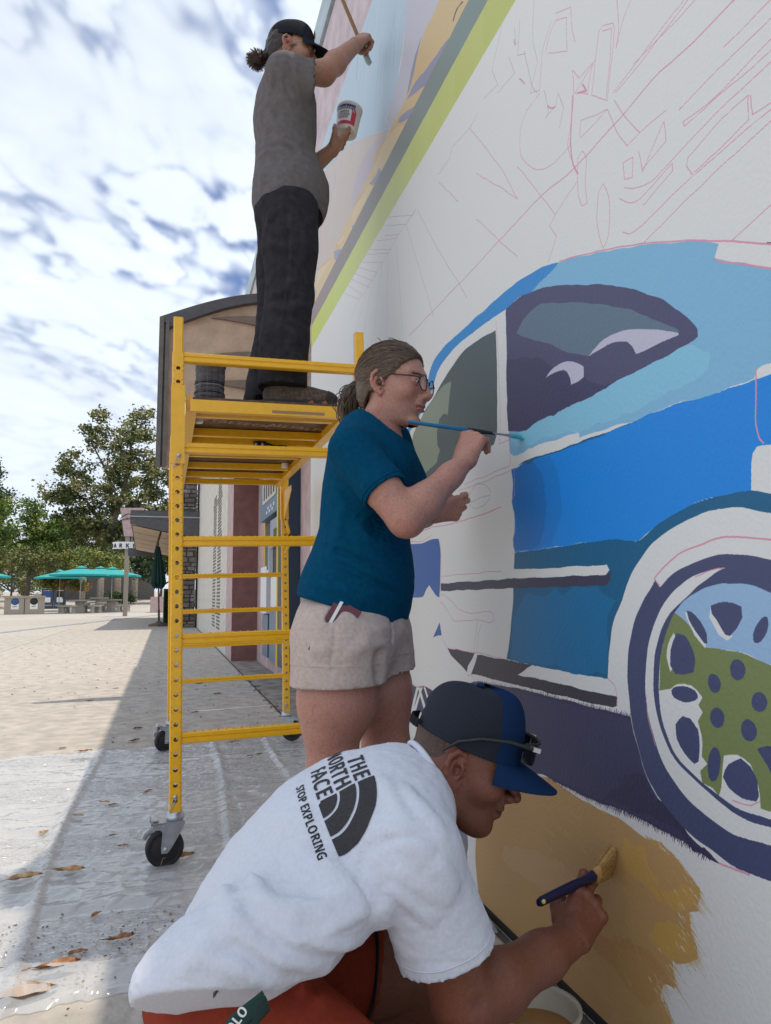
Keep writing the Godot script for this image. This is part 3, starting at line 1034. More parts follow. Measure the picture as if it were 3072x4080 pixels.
func paint_mural() -> void:
	tiles = [Tile.new(0.55, 2.55, 0.0, 2.0, 2048, 2048), Tile.new(2.55, 4.62, 0.0, 2.0, 1400, 1400), Tile.new(0.55, 2.55, 2.0, 3.83, 1800, 1700), Tile.new(2.55, 4.62, 2.0, 3.83, 1400, 1300)]
	var white := lin(0.84, 0.84, 0.825)
	for t in tiles: t.im.fill(white)
	var pink := lin(0.80, 0.34, 0.46)
	var grey := lin(0.50, 0.45, 0.47)
	patch(lin(0.52, 0.66, 0.77), [3115, 3867, 2549, 3372, 2607, 3279, 2679, 3167, 2761, 3082, 2897, 3061, 2806, 2959, 3081, 3114, 3313, 3240, 4337, 3772, 4432, 3952, 4250, 3854])
	patch(lin(0.52, 0.66, 0.77), [2300, 3830, 2567, 3375, 2679, 3167, 2897, 3061, 2806, 2959, 3313, 3240, 4336, 3652, 4620, 3300, 4620, 3830])
	patch(lin(0.63, 0.61, 0.68), [2300, 3830, 2567, 3387, 2648, 3182, 2769, 3088, 2888, 3056, 2774, 2942, 2513, 2916, 2145, 3008, 1500, 3300, 1500, 3830])
	patch(lin(0.66, 0.57, 0.52), [2794, 2951, 3313, 3240, 3711, 3430, 4427, 3666, 4620, 3300, 4620, 2650, 4604, 2853, 4418, 3029, 3924, 2910, 3521, 2885, 3185, 2907, 3046, 2961, 2848, 2967])
	patch(lin(0.6, 0.53, 0.58), [2856, 2972, 3131, 3080, 3371, 3108, 3520, 3036, 3461, 2893, 3185, 2914, 3046, 2968])
	patch(lin(0.78, 0.58, 0.32), [1400, 2700, 4620, 2700, 4620, 2930, 3000, 2960, 1400, 2960])
	patch(lin(0.74, 0.53, 0.26), [2183, 3064, 1831, 2754, 1916, 2749, 2130, 2768, 2355, 2791, 2569, 2808, 2839, 2827, 3096, 2853, 3450, 2879, 3837, 2894, 4266, 2932, 4586, 2905, 4604, 2863, 4567, 2957, 4418, 3019, 4241, 2996, 3909, 2889, 3880, 2955, 3713, 2923, 3522, 2872, 3484, 2949, 3368, 2963, 3175, 2908, 3056, 2915, 3094, 2984, 3026, 2999, 2891, 2968, 2786, 2952, 2611, 2952, 2539, 2972, 2568, 2950, 2467, 3041, 2372, 3073, 2277, 3065])
	patch(lin(0.8, 0.62, 0.36), [2900, 2960, 2734, 2912, 2586, 2831, 2839, 2827, 3062, 2864, 3075, 2943])
	patch(lin(0.8, 0.64, 0.4), [3484, 2945, 3175, 2906, 3096, 2856, 3450, 2879, 3781, 2901, 3866, 2948, 3522, 2872])
	patch(lin(0.8, 0.64, 0.4), [4399, 3011, 3924, 2889, 3851, 2893, 4266, 2932, 4586, 2925])
	patch(lin(0.33, 0.32, 0.46), [2400, 3087, 2464, 3039, 2539, 2972, 2593, 2959, 2566, 2992, 2508, 3048])
	patch(lin(0.33, 0.32, 0.46), [1961, 2752, 1994, 2769, 2089, 2831, 2173, 2867, 2256, 2882, 2375, 2911, 2505, 2947, 2593, 2943, 2480, 2898, 2318, 2821, 2205, 2769, 2056, 2741])
	patch(lin(0.33, 0.32, 0.46), [2446, 2820, 2563, 2880, 2676, 2926, 2722, 2923, 2621, 2871, 2499, 2819, 2440, 2800])
	patch(lin(0.36, 0.38, 0.52), [3005, 2894, 3062, 2883, 3170, 2910, 2993, 2804, 2863, 2739, 2811, 2770, 2904, 2805])
	patch(lin(0.36, 0.38, 0.52), [3521, 2877, 3359, 2792, 3382, 2755, 3462, 2802])
	patch(lin(0.36, 0.38, 0.52), [3939, 2935, 3767, 2862, 3674, 2782, 3795, 2784, 3924, 2880])
	patch(lin(0.36, 0.38, 0.52), [4647, 3032, 4529, 2984, 4471, 2897, 4643, 2848])
	patch(lin(0.1, 0.1, 0.1), [2012, 2887, 2068, 2903, 2099, 2887, 2091, 2878, 2058, 2892, 2005, 2878])
	pen(lin(0.44, 0.56, 0.66), [3004, 3307, 3039, 3237, 3060, 3168], 0.003)
	pen(lin(0.36, 0.47, 0.56), [2750, 3471, 2811, 3349, 2847, 3227], 0.003)
	pen(lin(0.36, 0.47, 0.56), [3431, 3448, 3484, 3340, 3517, 3232], 0.006)
	pen(lin(0.66, 0.76, 0.84), [2972, 3760, 3028, 3647, 3062, 3534], 0.006)
	pen(lin(0.66, 0.76, 0.84), [2940, 3420, 2987, 3328, 3014, 3235], 0.003)
	pen(lin(0.44, 0.56, 0.66), [3917, 3436, 3952, 3367, 3972, 3298], 0.003)
	pen(lin(0.6, 0.71, 0.8), [3021, 3404, 3083, 3280, 3121, 3155], 0.006)
	pen(lin(0.66, 0.76, 0.84), [2661, 3411, 2711, 3310, 2741, 3210], 0.01)
	pen(lin(0.3, 0.4, 0.49), [2943, 3483, 2972, 3424, 2990, 3365], 0.003)
	pen(lin(0.36, 0.47, 0.56), [3000, 3393, 3055, 3283, 3088, 3173], 0.003)
	pen(lin(0.3, 0.4, 0.49), [3344, 3799, 3385, 3717, 3410, 3635], 0.01)
	pen(lin(0.3, 0.4, 0.49), [3164, 3799, 3189, 3749, 3204, 3699], 0.003)
	pen(lin(0.3, 0.4, 0.49), [3603, 3493, 3627, 3444, 3641, 3396], 0.01)
	pen(lin(0.66, 0.76, 0.84), [3533, 3599, 3558, 3549, 3573, 3499], 0.003)
	pen(lin(0.6, 0.71, 0.8), [3909, 3639, 3938, 3582, 3955, 3524], 0.01)
	pen(lin(0.66, 0.76, 0.84), [3943, 3317, 4005, 3194, 4042, 3070], 0.006)
	pen(lin(0.66, 0.76, 0.84), [2689, 3446, 2708, 3408, 2719, 3370], 0.01)
	pen(lin(0.66, 0.76, 0.84), [3663, 3430, 3694, 3368, 3713, 3305], 0.003)
	pen(lin(0.6, 0.71, 0.8), [3813, 3476, 3875, 3351, 3912, 3227], 0.01)
	pen(lin(0.3, 0.4, 0.49), [3877, 3411, 3901, 3362, 3916, 3313], 0.006)
	pen(lin(0.66, 0.76, 0.84), [2855, 3460, 2918, 3334, 2956, 3208], 0.01)
	pen(lin(0.66, 0.76, 0.84), [2664, 3275, 2688, 3228, 2702, 3181], 0.006)
	pen(lin(0.44, 0.56, 0.66), [3507, 3492, 3533, 3441, 3548, 3390], 0.003)
	pen(lin(0.44, 0.56, 0.66), [2739, 3280, 2762, 3234, 2777, 3187], 0.01)
	pen(lin(0.36, 0.47, 0.56), [2711, 3520, 2739, 3465, 2755, 3410], 0.003)
	pen(lin(0.44, 0.56, 0.66), [3902, 3411, 3967, 3281, 4006, 3152], 0.006)
	pen(lin(0.44, 0.56, 0.66), [2953, 3491, 2992, 3412, 3016, 3333], 0.006)
	pen(lin(0.44, 0.56, 0.66), [3315, 3606, 3352, 3533, 3373, 3461], 0.006)
	pen(lin(0.6, 0.71, 0.8), [2932, 3270, 2959, 3215, 2976, 3160], 0.003)
	pen(lin(0.66, 0.76, 0.84), [3808, 3479, 3837, 3423, 3853, 3367], 0.003)
	pen(lin(0.6, 0.71, 0.8), [3987, 3423, 4007, 3381, 4020, 3340], 0.006)
	pen(lin(0.36, 0.47, 0.56), [4094, 3609, 4153, 3492, 4188, 3375], 0.006)
	pen(lin(0.6, 0.71, 0.8), [3231, 3487, 3293, 3364, 3330, 3241], 0.003)
	pen(lin(0.66, 0.76, 0.84), [3155, 3611, 3210, 3501, 3243, 3391], 0.006)
	patch(lin(0.2, 0.3, 0.27), [1400, 2727, 1630, 2727, 1630, 2850, 1400, 2850], 0.001)
	patch(lin(0.56, 0.6, 0.13), [1400, 2575, 1630, 2575, 1630, 2727, 1400, 2727], 0.001)
	patch(lin(0.212, 0.298, 0.27), [1630, 2727, 1860, 2727, 1860, 2850, 1630, 2850], 0.001)
	patch(lin(0.575, 0.618, 0.153), [1630, 2575, 1860, 2575, 1860, 2727, 1630, 2727], 0.001)
	patch(lin(0.225, 0.295, 0.27), [1860, 2727, 2090, 2727, 2090, 2850, 1860, 2850], 0.001)
	patch(lin(0.591, 0.637, 0.176), [1860, 2575, 2090, 2575, 2090, 2727, 1860, 2727], 0.001)
	patch(lin(0.237, 0.293, 0.27), [2090, 2727, 2320, 2727, 2320, 2850, 2090, 2850], 0.001)
	patch(lin(0.606, 0.655, 0.199), [2090, 2575, 2320, 2575, 2320, 2727, 2090, 2727], 0.001)
	patch(lin(0.249, 0.291, 0.27), [2320, 2727, 2550, 2727, 2550, 2850, 2320, 2850], 0.001)
	patch(lin(0.622, 0.674, 0.222), [2320, 2575, 2550, 2575, 2550, 2727, 2320, 2727], 0.001)
	patch(lin(0.262, 0.288, 0.27), [2550, 2727, 2780, 2727, 2780, 2850, 2550, 2850], 0.001)
	patch(lin(0.637, 0.692, 0.245), [2550, 2575, 2780, 2575, 2780, 2727, 2550, 2727], 0.001)
	patch(lin(0.274, 0.286, 0.27), [2780, 2727, 3010, 2727, 3010, 2850, 2780, 2850], 0.001)
	patch(lin(0.652, 0.711, 0.268), [2780, 2575, 3010, 2575, 3010, 2727, 2780, 2727], 0.001)
	patch(lin(0.286, 0.284, 0.27), [3010, 2727, 3240, 2727, 3240, 2850, 3010, 2850], 0.001)
	patch(lin(0.66, 0.722, 0.268), [3010, 2575, 3240, 2575, 3240, 2727, 3010, 2727], 0.001)
	patch(lin(0.298, 0.282, 0.27), [3240, 2727, 3470, 2727, 3470, 2850, 3240, 2850], 0.001)
	patch(lin(0.66, 0.725, 0.243), [3240, 2575, 3470, 2575, 3470, 2727, 3240, 2727], 0.001)
	patch(lin(0.311, 0.279, 0.27), [3470, 2727, 3700, 2727, 3700, 2850, 3470, 2850], 0.001)
	patch(lin(0.66, 0.728, 0.218), [3470, 2575, 3700, 2575, 3700, 2727, 3470, 2727], 0.001)
	patch(lin(0.323, 0.277, 0.27), [3700, 2727, 3930, 2727, 3930, 2850, 3700, 2850], 0.001)
	patch(lin(0.66, 0.731, 0.194), [3700, 2575, 3930, 2575, 3930, 2727, 3700, 2727], 0.001)
	patch(lin(0.335, 0.275, 0.27), [3930, 2727, 4160, 2727, 4160, 2850, 3930, 2850], 0.001)
	patch(lin(0.66, 0.734, 0.169), [3930, 2575, 4160, 2575, 4160, 2727, 3930, 2727], 0.001)
	patch(lin(0.348, 0.272, 0.27), [4160, 2727, 4390, 2727, 4390, 2850, 4160, 2850], 0.001)
	patch(lin(0.66, 0.737, 0.145), [4160, 2575, 4390, 2575, 4390, 2727, 4160, 2727], 0.001)
	patch(lin(0.36, 0.27, 0.27), [4390, 2727, 4620, 2727, 4620, 2850, 4390, 2850], 0.001)
	patch(lin(0.66, 0.74, 0.12), [4390, 2575, 4620, 2575, 4620, 2727, 4390, 2727], 0.001)
	patch(lin(0.25, 0.545, 0.79), [1472, 1716, 1390, 1691, 1302, 1661, 1224, 1632, 1152, 1604, 1088, 1576, 1029, 1549, 975, 1523, 957, 1511, 962, 1501, 968, 1488, 928, 1464, 883, 1437, 833, 1407, 845, 1264, 886, 1268, 897, 1264, 902, 1252, 946, 1253, 997, 1253, 1058, 1258, 1126, 1260, 1166, 1259, 1215, 1257, 1283, 1262, 1349, 1262, 1413, 1265, 1416, 1280, 1457, 1280, 1517, 1282, 1582, 1285, 1640, 1285, 1648, 1289, 1688, 1282, 1739, 1286, 1762, 1300, 1765, 1335, 1765, 1357, 1688, 1480, 1613, 1700, 1571, 1706, 1532, 1708, 1494, 1712])
	patch(lin(0.27, 0.62, 0.83), [1325, 1353, 1245, 1355, 1172, 1356, 1118, 1357, 1074, 1357, 1033, 1354, 991, 1331, 1004, 1303, 1080, 1285, 1164, 1281, 1282, 1278, 1391, 1279, 1517, 1293, 1639, 1296, 1725, 1305, 1756, 1336, 1624, 1346, 1513, 1348, 1414, 1349], 0.012)
	patch(lin(0.082, 0.077, 0.17), [1762, 1712, 1713, 1715, 1649, 1708, 1613, 1700, 1556, 1684, 1502, 1669, 1437, 1645, 1422, 1636, 1367, 1614, 1308, 1589, 1260, 1565, 1194, 1528, 1140, 1495, 1091, 1459, 1062, 1432, 1035, 1401, 1021, 1381, 1021, 1366, 1033, 1362, 1074, 1359, 1118, 1357, 1172, 1356, 1245, 1355, 1325, 1353, 1414, 1349, 1513, 1348, 1624, 1346, 1697, 1342, 1768, 1359, 1766, 1503, 1764, 1631])
	patch(lin(0.055, 0.055, 0.135), [1765, 1567, 1660, 1539, 1505, 1460, 1366, 1385, 1276, 1355, 1325, 1353, 1414, 1349, 1513, 1348, 1624, 1346, 1697, 1342, 1768, 1359, 1766, 1503], 0.012)
	patch(lin(0.13, 0.2, 0.28), [1699, 1621, 1666, 1640, 1616, 1648, 1569, 1648, 1515, 1631, 1435, 1598, 1353, 1563, 1287, 1532, 1233, 1505, 1177, 1471, 1125, 1435, 1071, 1395, 1071, 1388, 1089, 1399, 1133, 1420, 1179, 1438, 1230, 1453, 1268, 1459, 1300, 1461, 1326, 1455, 1348, 1447, 1364, 1441, 1424, 1470, 1502, 1511, 1609, 1570, 1680, 1607])
	patch(lin(0.6, 0.58, 0.72), [1364, 1441, 1344, 1450, 1317, 1459, 1284, 1462, 1237, 1455, 1186, 1441, 1139, 1423, 1101, 1405, 1070, 1389, 1070, 1385, 1103, 1387, 1149, 1389, 1196, 1391, 1207, 1411, 1224, 1427, 1246, 1435, 1277, 1443, 1318, 1444], 0.003)
	patch(lin(0.6, 0.58, 0.72), [1554, 1450, 1526, 1461, 1489, 1465, 1454, 1461, 1417, 1444, 1385, 1423, 1386, 1399, 1411, 1396, 1439, 1398, 1443, 1416, 1456, 1436, 1470, 1445, 1506, 1449], 0.003)
	patch(lin(0.035, 0.3, 0.73), [1473, 1716, 1498, 1726, 1552, 1741, 1609, 1751, 1684, 1760, 1764, 1763, 1867, 1764, 1979, 1766, 2104, 1764, 2222, 1763, 2307, 1752, 2364, 1729, 2413, 1676, 2475, 1626, 2606, 1570, 2718, 1532, 2808, 1503, 2809, 1466, 2690, 1512, 2648, 1531, 2553, 1563, 2452, 1594, 2357, 1644, 2299, 1692, 2224, 1716, 2106, 1727, 1948, 1724, 1839, 1718, 1760, 1712, 1687, 1714, 1613, 1700, 1571, 1706, 1532, 1708, 1494, 1712], 0.003)
	patch(lin(0.09, 0.13, 0.14), [1830, 1675, 1902, 1684, 2000, 1691, 2089, 1688, 2170, 1668, 2248, 1645, 2335, 1613, 2428, 1588, 2508, 1548, 2568, 1518, 2571, 1440, 2540, 1365, 2522, 1324, 2439, 1332, 2348, 1334, 2273, 1327, 2144, 1330, 2003, 1333, 1861, 1342, 1839, 1373, 1836, 1412, 1828, 1521, 1827, 1621], 0.003)
	patch(lin(0.27, 0.325, 0.265), [2172, 1624, 2239, 1626, 2313, 1615, 2405, 1590, 2490, 1561, 2554, 1532, 2582, 1486, 2571, 1431, 2547, 1375, 2523, 1354, 2415, 1357, 2320, 1370, 2306, 1390, 2284, 1409, 2311, 1430, 2313, 1479, 2285, 1520, 2243, 1529, 2209, 1517, 2190, 1581], 0.004)
	patch(lin(0.003, 0.275, 0.86), [1757, 1250, 1654, 1249, 1584, 1254, 1499, 1254, 1421, 1255, 1349, 1254, 1252, 1255, 1166, 1259, 1059, 1257, 946, 1251, 903, 1250, 847, 1247, 856, 1141, 890, 1142, 904, 1140, 914, 1131, 920, 1116, 921, 1092, 920, 1072, 942, 1073, 986, 1074, 1040, 1069, 1086, 1062, 1123, 1052, 1163, 1037, 1191, 1024, 1212, 1013, 1241, 1016, 1301, 1023, 1383, 1023, 1475, 1022, 1578, 1020, 1692, 1020, 1750, 1020, 1746, 1125, 1747, 1198])
	patch(lin(0.003, 0.19, 0.6), [1755, 1249, 1697, 1248, 1631, 1239, 1587, 1214, 1570, 1133, 1597, 1052, 1645, 1021, 1750, 1020, 1746, 1125, 1747, 1198], 0.02)
	patch(lin(0.003, 0.235, 0.74), [1631, 1238, 1541, 1245, 1504, 1179, 1509, 1099, 1546, 1021, 1645, 1021, 1597, 1052, 1570, 1133, 1587, 1214], 0.02)
	patch(lin(0.004, 0.135, 0.29), [1718, 1254, 1677, 1259, 1584, 1256, 1499, 1255, 1421, 1255, 1349, 1255, 1283, 1254, 1215, 1255, 1164, 1259, 1179, 1257, 1252, 1255, 1349, 1250, 1459, 1251, 1562, 1252, 1630, 1251, 1656, 1246, 1678, 1253], 0.003)
	patch(lin(0.004, 0.135, 0.29), [1750, 1020, 1578, 1020, 1383, 1023, 1301, 1023, 1241, 1016, 1212, 1013, 1163, 1037, 1123, 1052, 1086, 1062, 1040, 1069, 986, 1074, 942, 1074, 920, 1073, 863, 1055, 866, 1029, 917, 1041, 954, 1048, 983, 1051, 1025, 1049, 1076, 1041, 1125, 1027, 1172, 1005, 1208, 981, 1238, 956, 1262, 925, 1279, 898, 1292, 879, 1305, 861, 1319, 833, 1329, 800, 1337, 771, 1342, 728, 1458, 728, 1555, 727, 1675, 728, 1711, 730, 1815, 732, 1796, 782, 1779, 842, 1766, 897, 1759, 962], 0.003)
	patch(lin(0.004, 0.175, 0.4), [1700, 908, 1357, 919, 1310, 893, 1325, 856, 1337, 799, 1346, 733, 1458, 732, 1619, 731, 1786, 735, 1774, 824], 0.02)
	patch(lin(0.84, 0.84, 0.825), [1765, 975, 1538, 972, 1328, 971, 1320, 960, 1334, 949, 1540, 950, 1766, 950], 0.003)
	patch(lin(0.052, 0.052, 0.105), [2301, 947, 1762, 950, 1334, 949, 1315, 958, 1318, 940, 1331, 929, 1348, 926, 1764, 925, 2302, 921], 0.003)
	patch(lin(0.045, 0.145, 0.46), [2813, 1106, 2631, 1097, 2619, 1103, 2491, 1098, 2394, 1104, 2314, 1102, 2301, 1075, 2296, 1044, 2302, 995, 2307, 946, 2317, 898, 2343, 904, 2367, 916, 2412, 943, 2449, 924, 2482, 902, 2579, 898, 2819, 900], 0.002)
	patch(lin(0.045, 0.145, 0.46), [2317, 815, 2384, 759, 2347, 767, 2300, 771], 0.002)
	patch(lin(0.055, 0.052, 0.075), [2249, 732, 2135, 732, 2031, 732, 2047, 715, 2081, 690, 2090, 670, 2129, 683, 2178, 698, 2221, 714], 0.003)
	patch(lin(0.055, 0.052, 0.075), [2011, 728, 1813, 730, 1673, 728, 1753, 695, 1621, 696, 1460, 696, 1313, 696, 1314, 677, 1327, 673, 1462, 669, 1623, 668, 1816, 668, 2058, 668, 2028, 702], 0.003)
	patch(lin(0.055, 0.055, 0.135), [2885, 555, 2644, 579, 2580, 568, 2458, 581, 2367, 571, 2282, 575, 2218, 586, 2132, 625, 2015, 649, 1901, 653, 1765, 660, 1623, 660, 1500, 661, 1376, 662, 1268, 663, 1257, 617, 1233, 567, 1203, 533, 1161, 504, 1116, 482, 1040, 457, 1064, 456, 1095, 463, 1146, 465, 1208, 467, 1275, 471, 1342, 467, 1441, 462, 1495, 462, 1583, 463, 1625, 465, 1829, 452, 2100, 454, 2323, 470, 2516, 483, 2665, 480, 2888, 468], 0.004)
	patch(lin(0.045, 0.043, 0.1), [1233, 567, 1203, 533, 1161, 504, 1116, 482, 1043, 458, 1095, 466, 1175, 476, 1274, 481, 1390, 472, 1323, 516], 0.02)
	patch(lin(0.84, 0.84, 0.825), [2566, 568, 2543, 570, 2600, 476, 2630, 473], 0.002)
	patch(lin(0.84, 0.84, 0.825), [2516, 573, 2497, 575, 2581, 472, 2609, 471], 0.002)
	patch(lin(0.84, 0.84, 0.825), [2551, 569, 2525, 571, 2449, 489, 2475, 484], 0.002)
	patch(lin(0.84, 0.84, 0.825), [2488, 577, 2469, 578, 2431, 542, 2447, 536], 0.002)
	patch(lin(0.6, 0.36, 0.145), [2105, 353, 1805, 417, 1615, 462, 1515, 455, 1433, 451, 1351, 450, 1284, 444, 1230, 436, 1179, 432, 1153, 421, 1182, 435, 1134, 420, 1118, 406, 1095, 399, 1094, 387, 1102, 368, 1100, 359, 1123, 347, 1123, 334, 1122, 315, 1109, 295, 1110, 276, 1145, 253, 1166, 244, 1176, 246, 1176, 220, 1176, 197, 1202, 194, 1219, 163, 1215, 155, 1199, 155, 1190, 135, 1177, 110, 1424, -3, 1453, -4, 1528, -3, 1648, -7, 1806, -6, 1872, 4, 1981, -4, 2033, 7, 2055, 106, 2051, 183, 2039, 216, 2112, 227], 0.004)
	patch(lin(0.66, 0.39, 0.11), [1313, 411, 1245, 425, 1230, 395, 1188, 368, 1124, 391, 1101, 384, 1128, 348, 1159, 339, 1222, 345, 1280, 356, 1322, 375], 0.02)
	patch(lin(0.55, 0.3, 0.11), [1469, 186, 1354, 210, 1267, 219, 1200, 216, 1185, 203, 1226, 163, 1296, 150, 1386, 144, 1457, 143], 0.02)
	patch(lin(0.62, 0.39, 0.185), [1835, 240, 1611, 275, 1463, 268, 1545, 221, 1731, 189, 1885, 184], 0.02)
	patch(lin(0.67, 0.4, 0.105), [1232, 290, 1151, 310, 1123, 289, 1135, 262, 1197, 250, 1246, 256], 0.02)
	patch(lin(0.57, 0.32, 0.115), [1342, 193, 1268, 198, 1235, 179, 1220, 159, 1250, 131, 1310, 122, 1359, 142], 0.02)
	patch(lin(0.58, 0.34, 0.14), [1591, 51, 1507, 73, 1419, 68, 1366, 58, 1409, 21, 1480, 22, 1559, 24], 0.02)
	patch(lin(0.068, 0.083, 0.185), [1172, 934, 1207, 898, 1238, 858, 1260, 813, 1271, 759, 1272, 706, 1265, 655, 1251, 606, 1227, 560, 1196, 530, 1155, 502, 1110, 484, 1062, 473, 1003, 464, 957, 466, 915, 470, 875, 737, 872, 952, 906, 962, 941, 969, 985, 974, 1032, 970, 1077, 958, 1126, 941, 1158, 921], 0.003)
	patch(lin(0.84, 0.84, 0.825), [990, 951, 1023, 949, 1067, 938, 1110, 918, 1149, 890, 1177, 856, 1200, 816, 1210, 773, 1216, 722, 1211, 672, 1195, 625, 1167, 582, 1122, 549, 1068, 526, 1018, 515, 971, 516, 910, 526, 907, 553, 959, 546, 996, 549, 1044, 562, 1096, 582, 1141, 607, 1169, 638, 1185, 676, 1192, 724, 1187, 775, 1174, 818, 1145, 861, 1100, 894, 1055, 922, 1024, 937], 0.003)
	patch(lin(0.84, 0.84, 0.825), [984, 924, 1025, 921, 1064, 910, 1094, 896, 1123, 866, 1154, 823, 1170, 781, 1177, 735, 1175, 685, 1162, 647, 1134, 612, 1090, 587, 1039, 570, 986, 559, 906, 563, 877, 904, 927, 918], 0.003)
	patch(lin(0.36, 0.56, 0.82), [984, 924, 1025, 921, 1064, 910, 1094, 896, 1121, 872, 1086, 849, 1047, 813, 1018, 813, 983, 814, 950, 810, 928, 801, 886, 793, 877, 904, 927, 918], 0.003)
	patch(lin(0.225, 0.275, 0.1), [1121, 872, 1086, 851, 1047, 814, 1003, 814, 964, 812, 928, 801, 886, 791, 905, 575, 946, 572, 944, 591, 953, 623, 960, 638, 988, 646, 1018, 638, 1023, 607, 1027, 584, 1034, 568, 1048, 577, 1075, 580, 1078, 601, 1058, 617, 1071, 626, 1066, 657, 1074, 685, 1062, 702, 1072, 712, 1062, 727, 1089, 745, 1124, 745, 1146, 732, 1176, 726, 1170, 781, 1154, 823, 1136, 853], 0.004)
	patch(lin(0.84, 0.84, 0.825), [1029, 885, 1032, 868, 1011, 839, 992, 830, 979, 837, 995, 850, 1014, 868])
	patch(lin(0.84, 0.84, 0.825), [1125, 835, 1143, 812, 1150, 787, 1143, 763, 1133, 772, 1134, 804, 1120, 827])
	patch(lin(0.84, 0.84, 0.825), [1094, 876, 1091, 862, 1070, 832, 1045, 813, 1040, 820, 1063, 848, 1084, 874])
	patch(lin(0.068, 0.083, 0.185), [1029, 887, 1007, 893, 977, 892, 959, 886, 957, 870, 970, 851, 986, 837, 996, 839, 1014, 861, 1026, 874], 0.003)
	patch(lin(0.068, 0.083, 0.185), [1089, 878, 1078, 877, 1054, 860, 1040, 837, 1040, 820, 1047, 821, 1067, 840, 1085, 861], 0.003)
	patch(lin(0.068, 0.083, 0.185), [910, 847, 916, 838, 923, 831, 930, 828, 935, 829, 937, 834, 936, 843, 932, 853, 925, 862, 918, 869, 912, 872, 907, 871, 905, 865, 906, 857], 0.003)
	patch(lin(0.068, 0.083, 0.185), [1118, 835, 1096, 830, 1080, 812, 1073, 789, 1080, 769, 1104, 763, 1128, 762, 1141, 775, 1136, 804], 0.003)
	patch(lin(0.068, 0.083, 0.185), [1073, 724, 1080, 718, 1092, 714, 1107, 712, 1123, 713, 1136, 717, 1143, 723, 1143, 730, 1136, 736, 1124, 740, 1108, 742, 1092, 740, 1080, 736, 1073, 730], 0.003)
	patch(lin(0.068, 0.083, 0.185), [1114, 686, 1094, 685, 1075, 670, 1074, 644, 1080, 616, 1091, 609, 1113, 621, 1133, 644, 1136, 669], 0.003)
	patch(lin(0.068, 0.083, 0.185), [1026, 621, 1030, 608, 1036, 597, 1043, 590, 1051, 588, 1056, 593, 1058, 603, 1058, 616, 1054, 630, 1047, 641, 1040, 648, 1033, 649, 1028, 644, 1025, 634], 0.003)
	patch(lin(0.068, 0.083, 0.185), [981, 642, 961, 634, 949, 613, 947, 590, 954, 581, 984, 579, 1012, 588, 1022, 603, 1009, 626], 0.003)
	patch(lin(0.068, 0.083, 0.185), [944, 664, 933, 651, 917, 627, 902, 608, 897, 668, 922, 673], 0.003)
	patch(lin(0.068, 0.083, 0.185), [1016, 758, 1017, 751, 1020, 745, 1026, 741, 1032, 739, 1039, 741, 1043, 745, 1046, 752, 1045, 759, 1042, 766, 1036, 770, 1029, 771, 1023, 769, 1019, 765], 0.003)
	patch(lin(0.068, 0.083, 0.185), [959, 787, 960, 780, 964, 773, 971, 769, 978, 767, 985, 769, 991, 774, 993, 781, 992, 789, 988, 795, 982, 800, 974, 801, 967, 799, 962, 794], 0.003)
	patch(lin(0.068, 0.083, 0.185), [919, 741, 920, 733, 924, 727, 930, 722, 937, 721, 944, 722, 949, 726, 951, 733, 950, 740, 946, 747, 940, 751, 933, 753, 926, 751, 922, 747], 0.003)
	patch(lin(0.068, 0.083, 0.185), [1011, 703, 1012, 695, 1016, 688, 1022, 683, 1030, 681, 1037, 683, 1042, 687, 1045, 694, 1044, 702, 1040, 709, 1033, 714, 1026, 716, 1019, 714, 1014, 710], 0.003)
	patch(lin(0.068, 0.083, 0.185), [942, 693, 943, 685, 947, 678, 953, 673, 960, 671, 967, 672, 972, 677, 975, 684, 974, 692, 970, 699, 964, 704, 957, 706, 950, 704, 945, 700], 0.003)
	patch(lin(0.05, 0.05, 0.1), [825, 1447, 827, 1447, 831, 1449, 838, 1451, 845, 1455, 852, 1459, 856, 1462, 858, 1464, 856, 1464, 851, 1462, 845, 1459, 837, 1455, 831, 1452, 826, 1449], 0.003)
	pen(pink, [2601, 1935, 2097, 1929, 1801, 1930, 1553, 1931, 1393, 1912, 1194, 1919, 1093, 1925, 983, 1915, 875, 1914], 0.003)
	pen(pink, [1979, 2408, 1859, 2258, 1753, 2121, 1674, 1995, 1791, 2100, 1934, 2225])
	pen(pink, [1668, 2087, 1552, 1938, 1481, 1846, 1509, 1831, 1478, 1785, 1522, 1740])
	pen(pink, [1481, 1846, 1383, 1874])
	pen(pink, [1942, 2079, 1800, 1939, 1684, 1831])
	pen(pink, [2256, 2385, 2082, 2213])
	pen(grey, [2482, 2400, 2294, 2163, 2096, 1938, 2031, 1858])
	pen(grey, [2498, 2415, 2619, 2408, 2445, 2113, 2328, 1911])
	pen(grey, [2498, 2415, 2730, 2421, 2872, 2407, 3049, 2402, 3299, 2397, 3409, 2398, 3557, 2356])
	pen(grey, [2751, 2387, 2718, 2210, 2681, 1976])
	pen(grey, [2872, 2407, 2886, 2218, 2903, 2056])
	pen(grey, [2958, 2402, 3053, 2246, 3093, 2112])
	pen(grey, [3049, 2402, 3197, 2305, 3260, 2200])
	pen(grey, [3170, 2407, 3327, 2328, 3440, 2251])
	pen(grey, [2889, 2548, 2619, 2414])
	pen(grey, [2855, 2570, 2532, 2407])
	pen(grey, [3435, 2607, 3049, 2402])
	pen(grey, [3524, 2617, 3121, 2393])
	pen(grey, [3524, 2577, 3170, 2379])
	pen(grey, [3617, 2586, 3299, 2397])
	pen(grey, [3682, 2565, 3381, 2409])
	pen(grey, [3296, 2566, 2958, 2408])
	pen(pink, [2912, 2513, 2719, 2419])
	pen(pink, [3046, 2553, 2731, 2411])
	pen(pink, [3167, 2570, 2822, 2403])
	pen(pink, [3217, 2568, 2851, 2401])
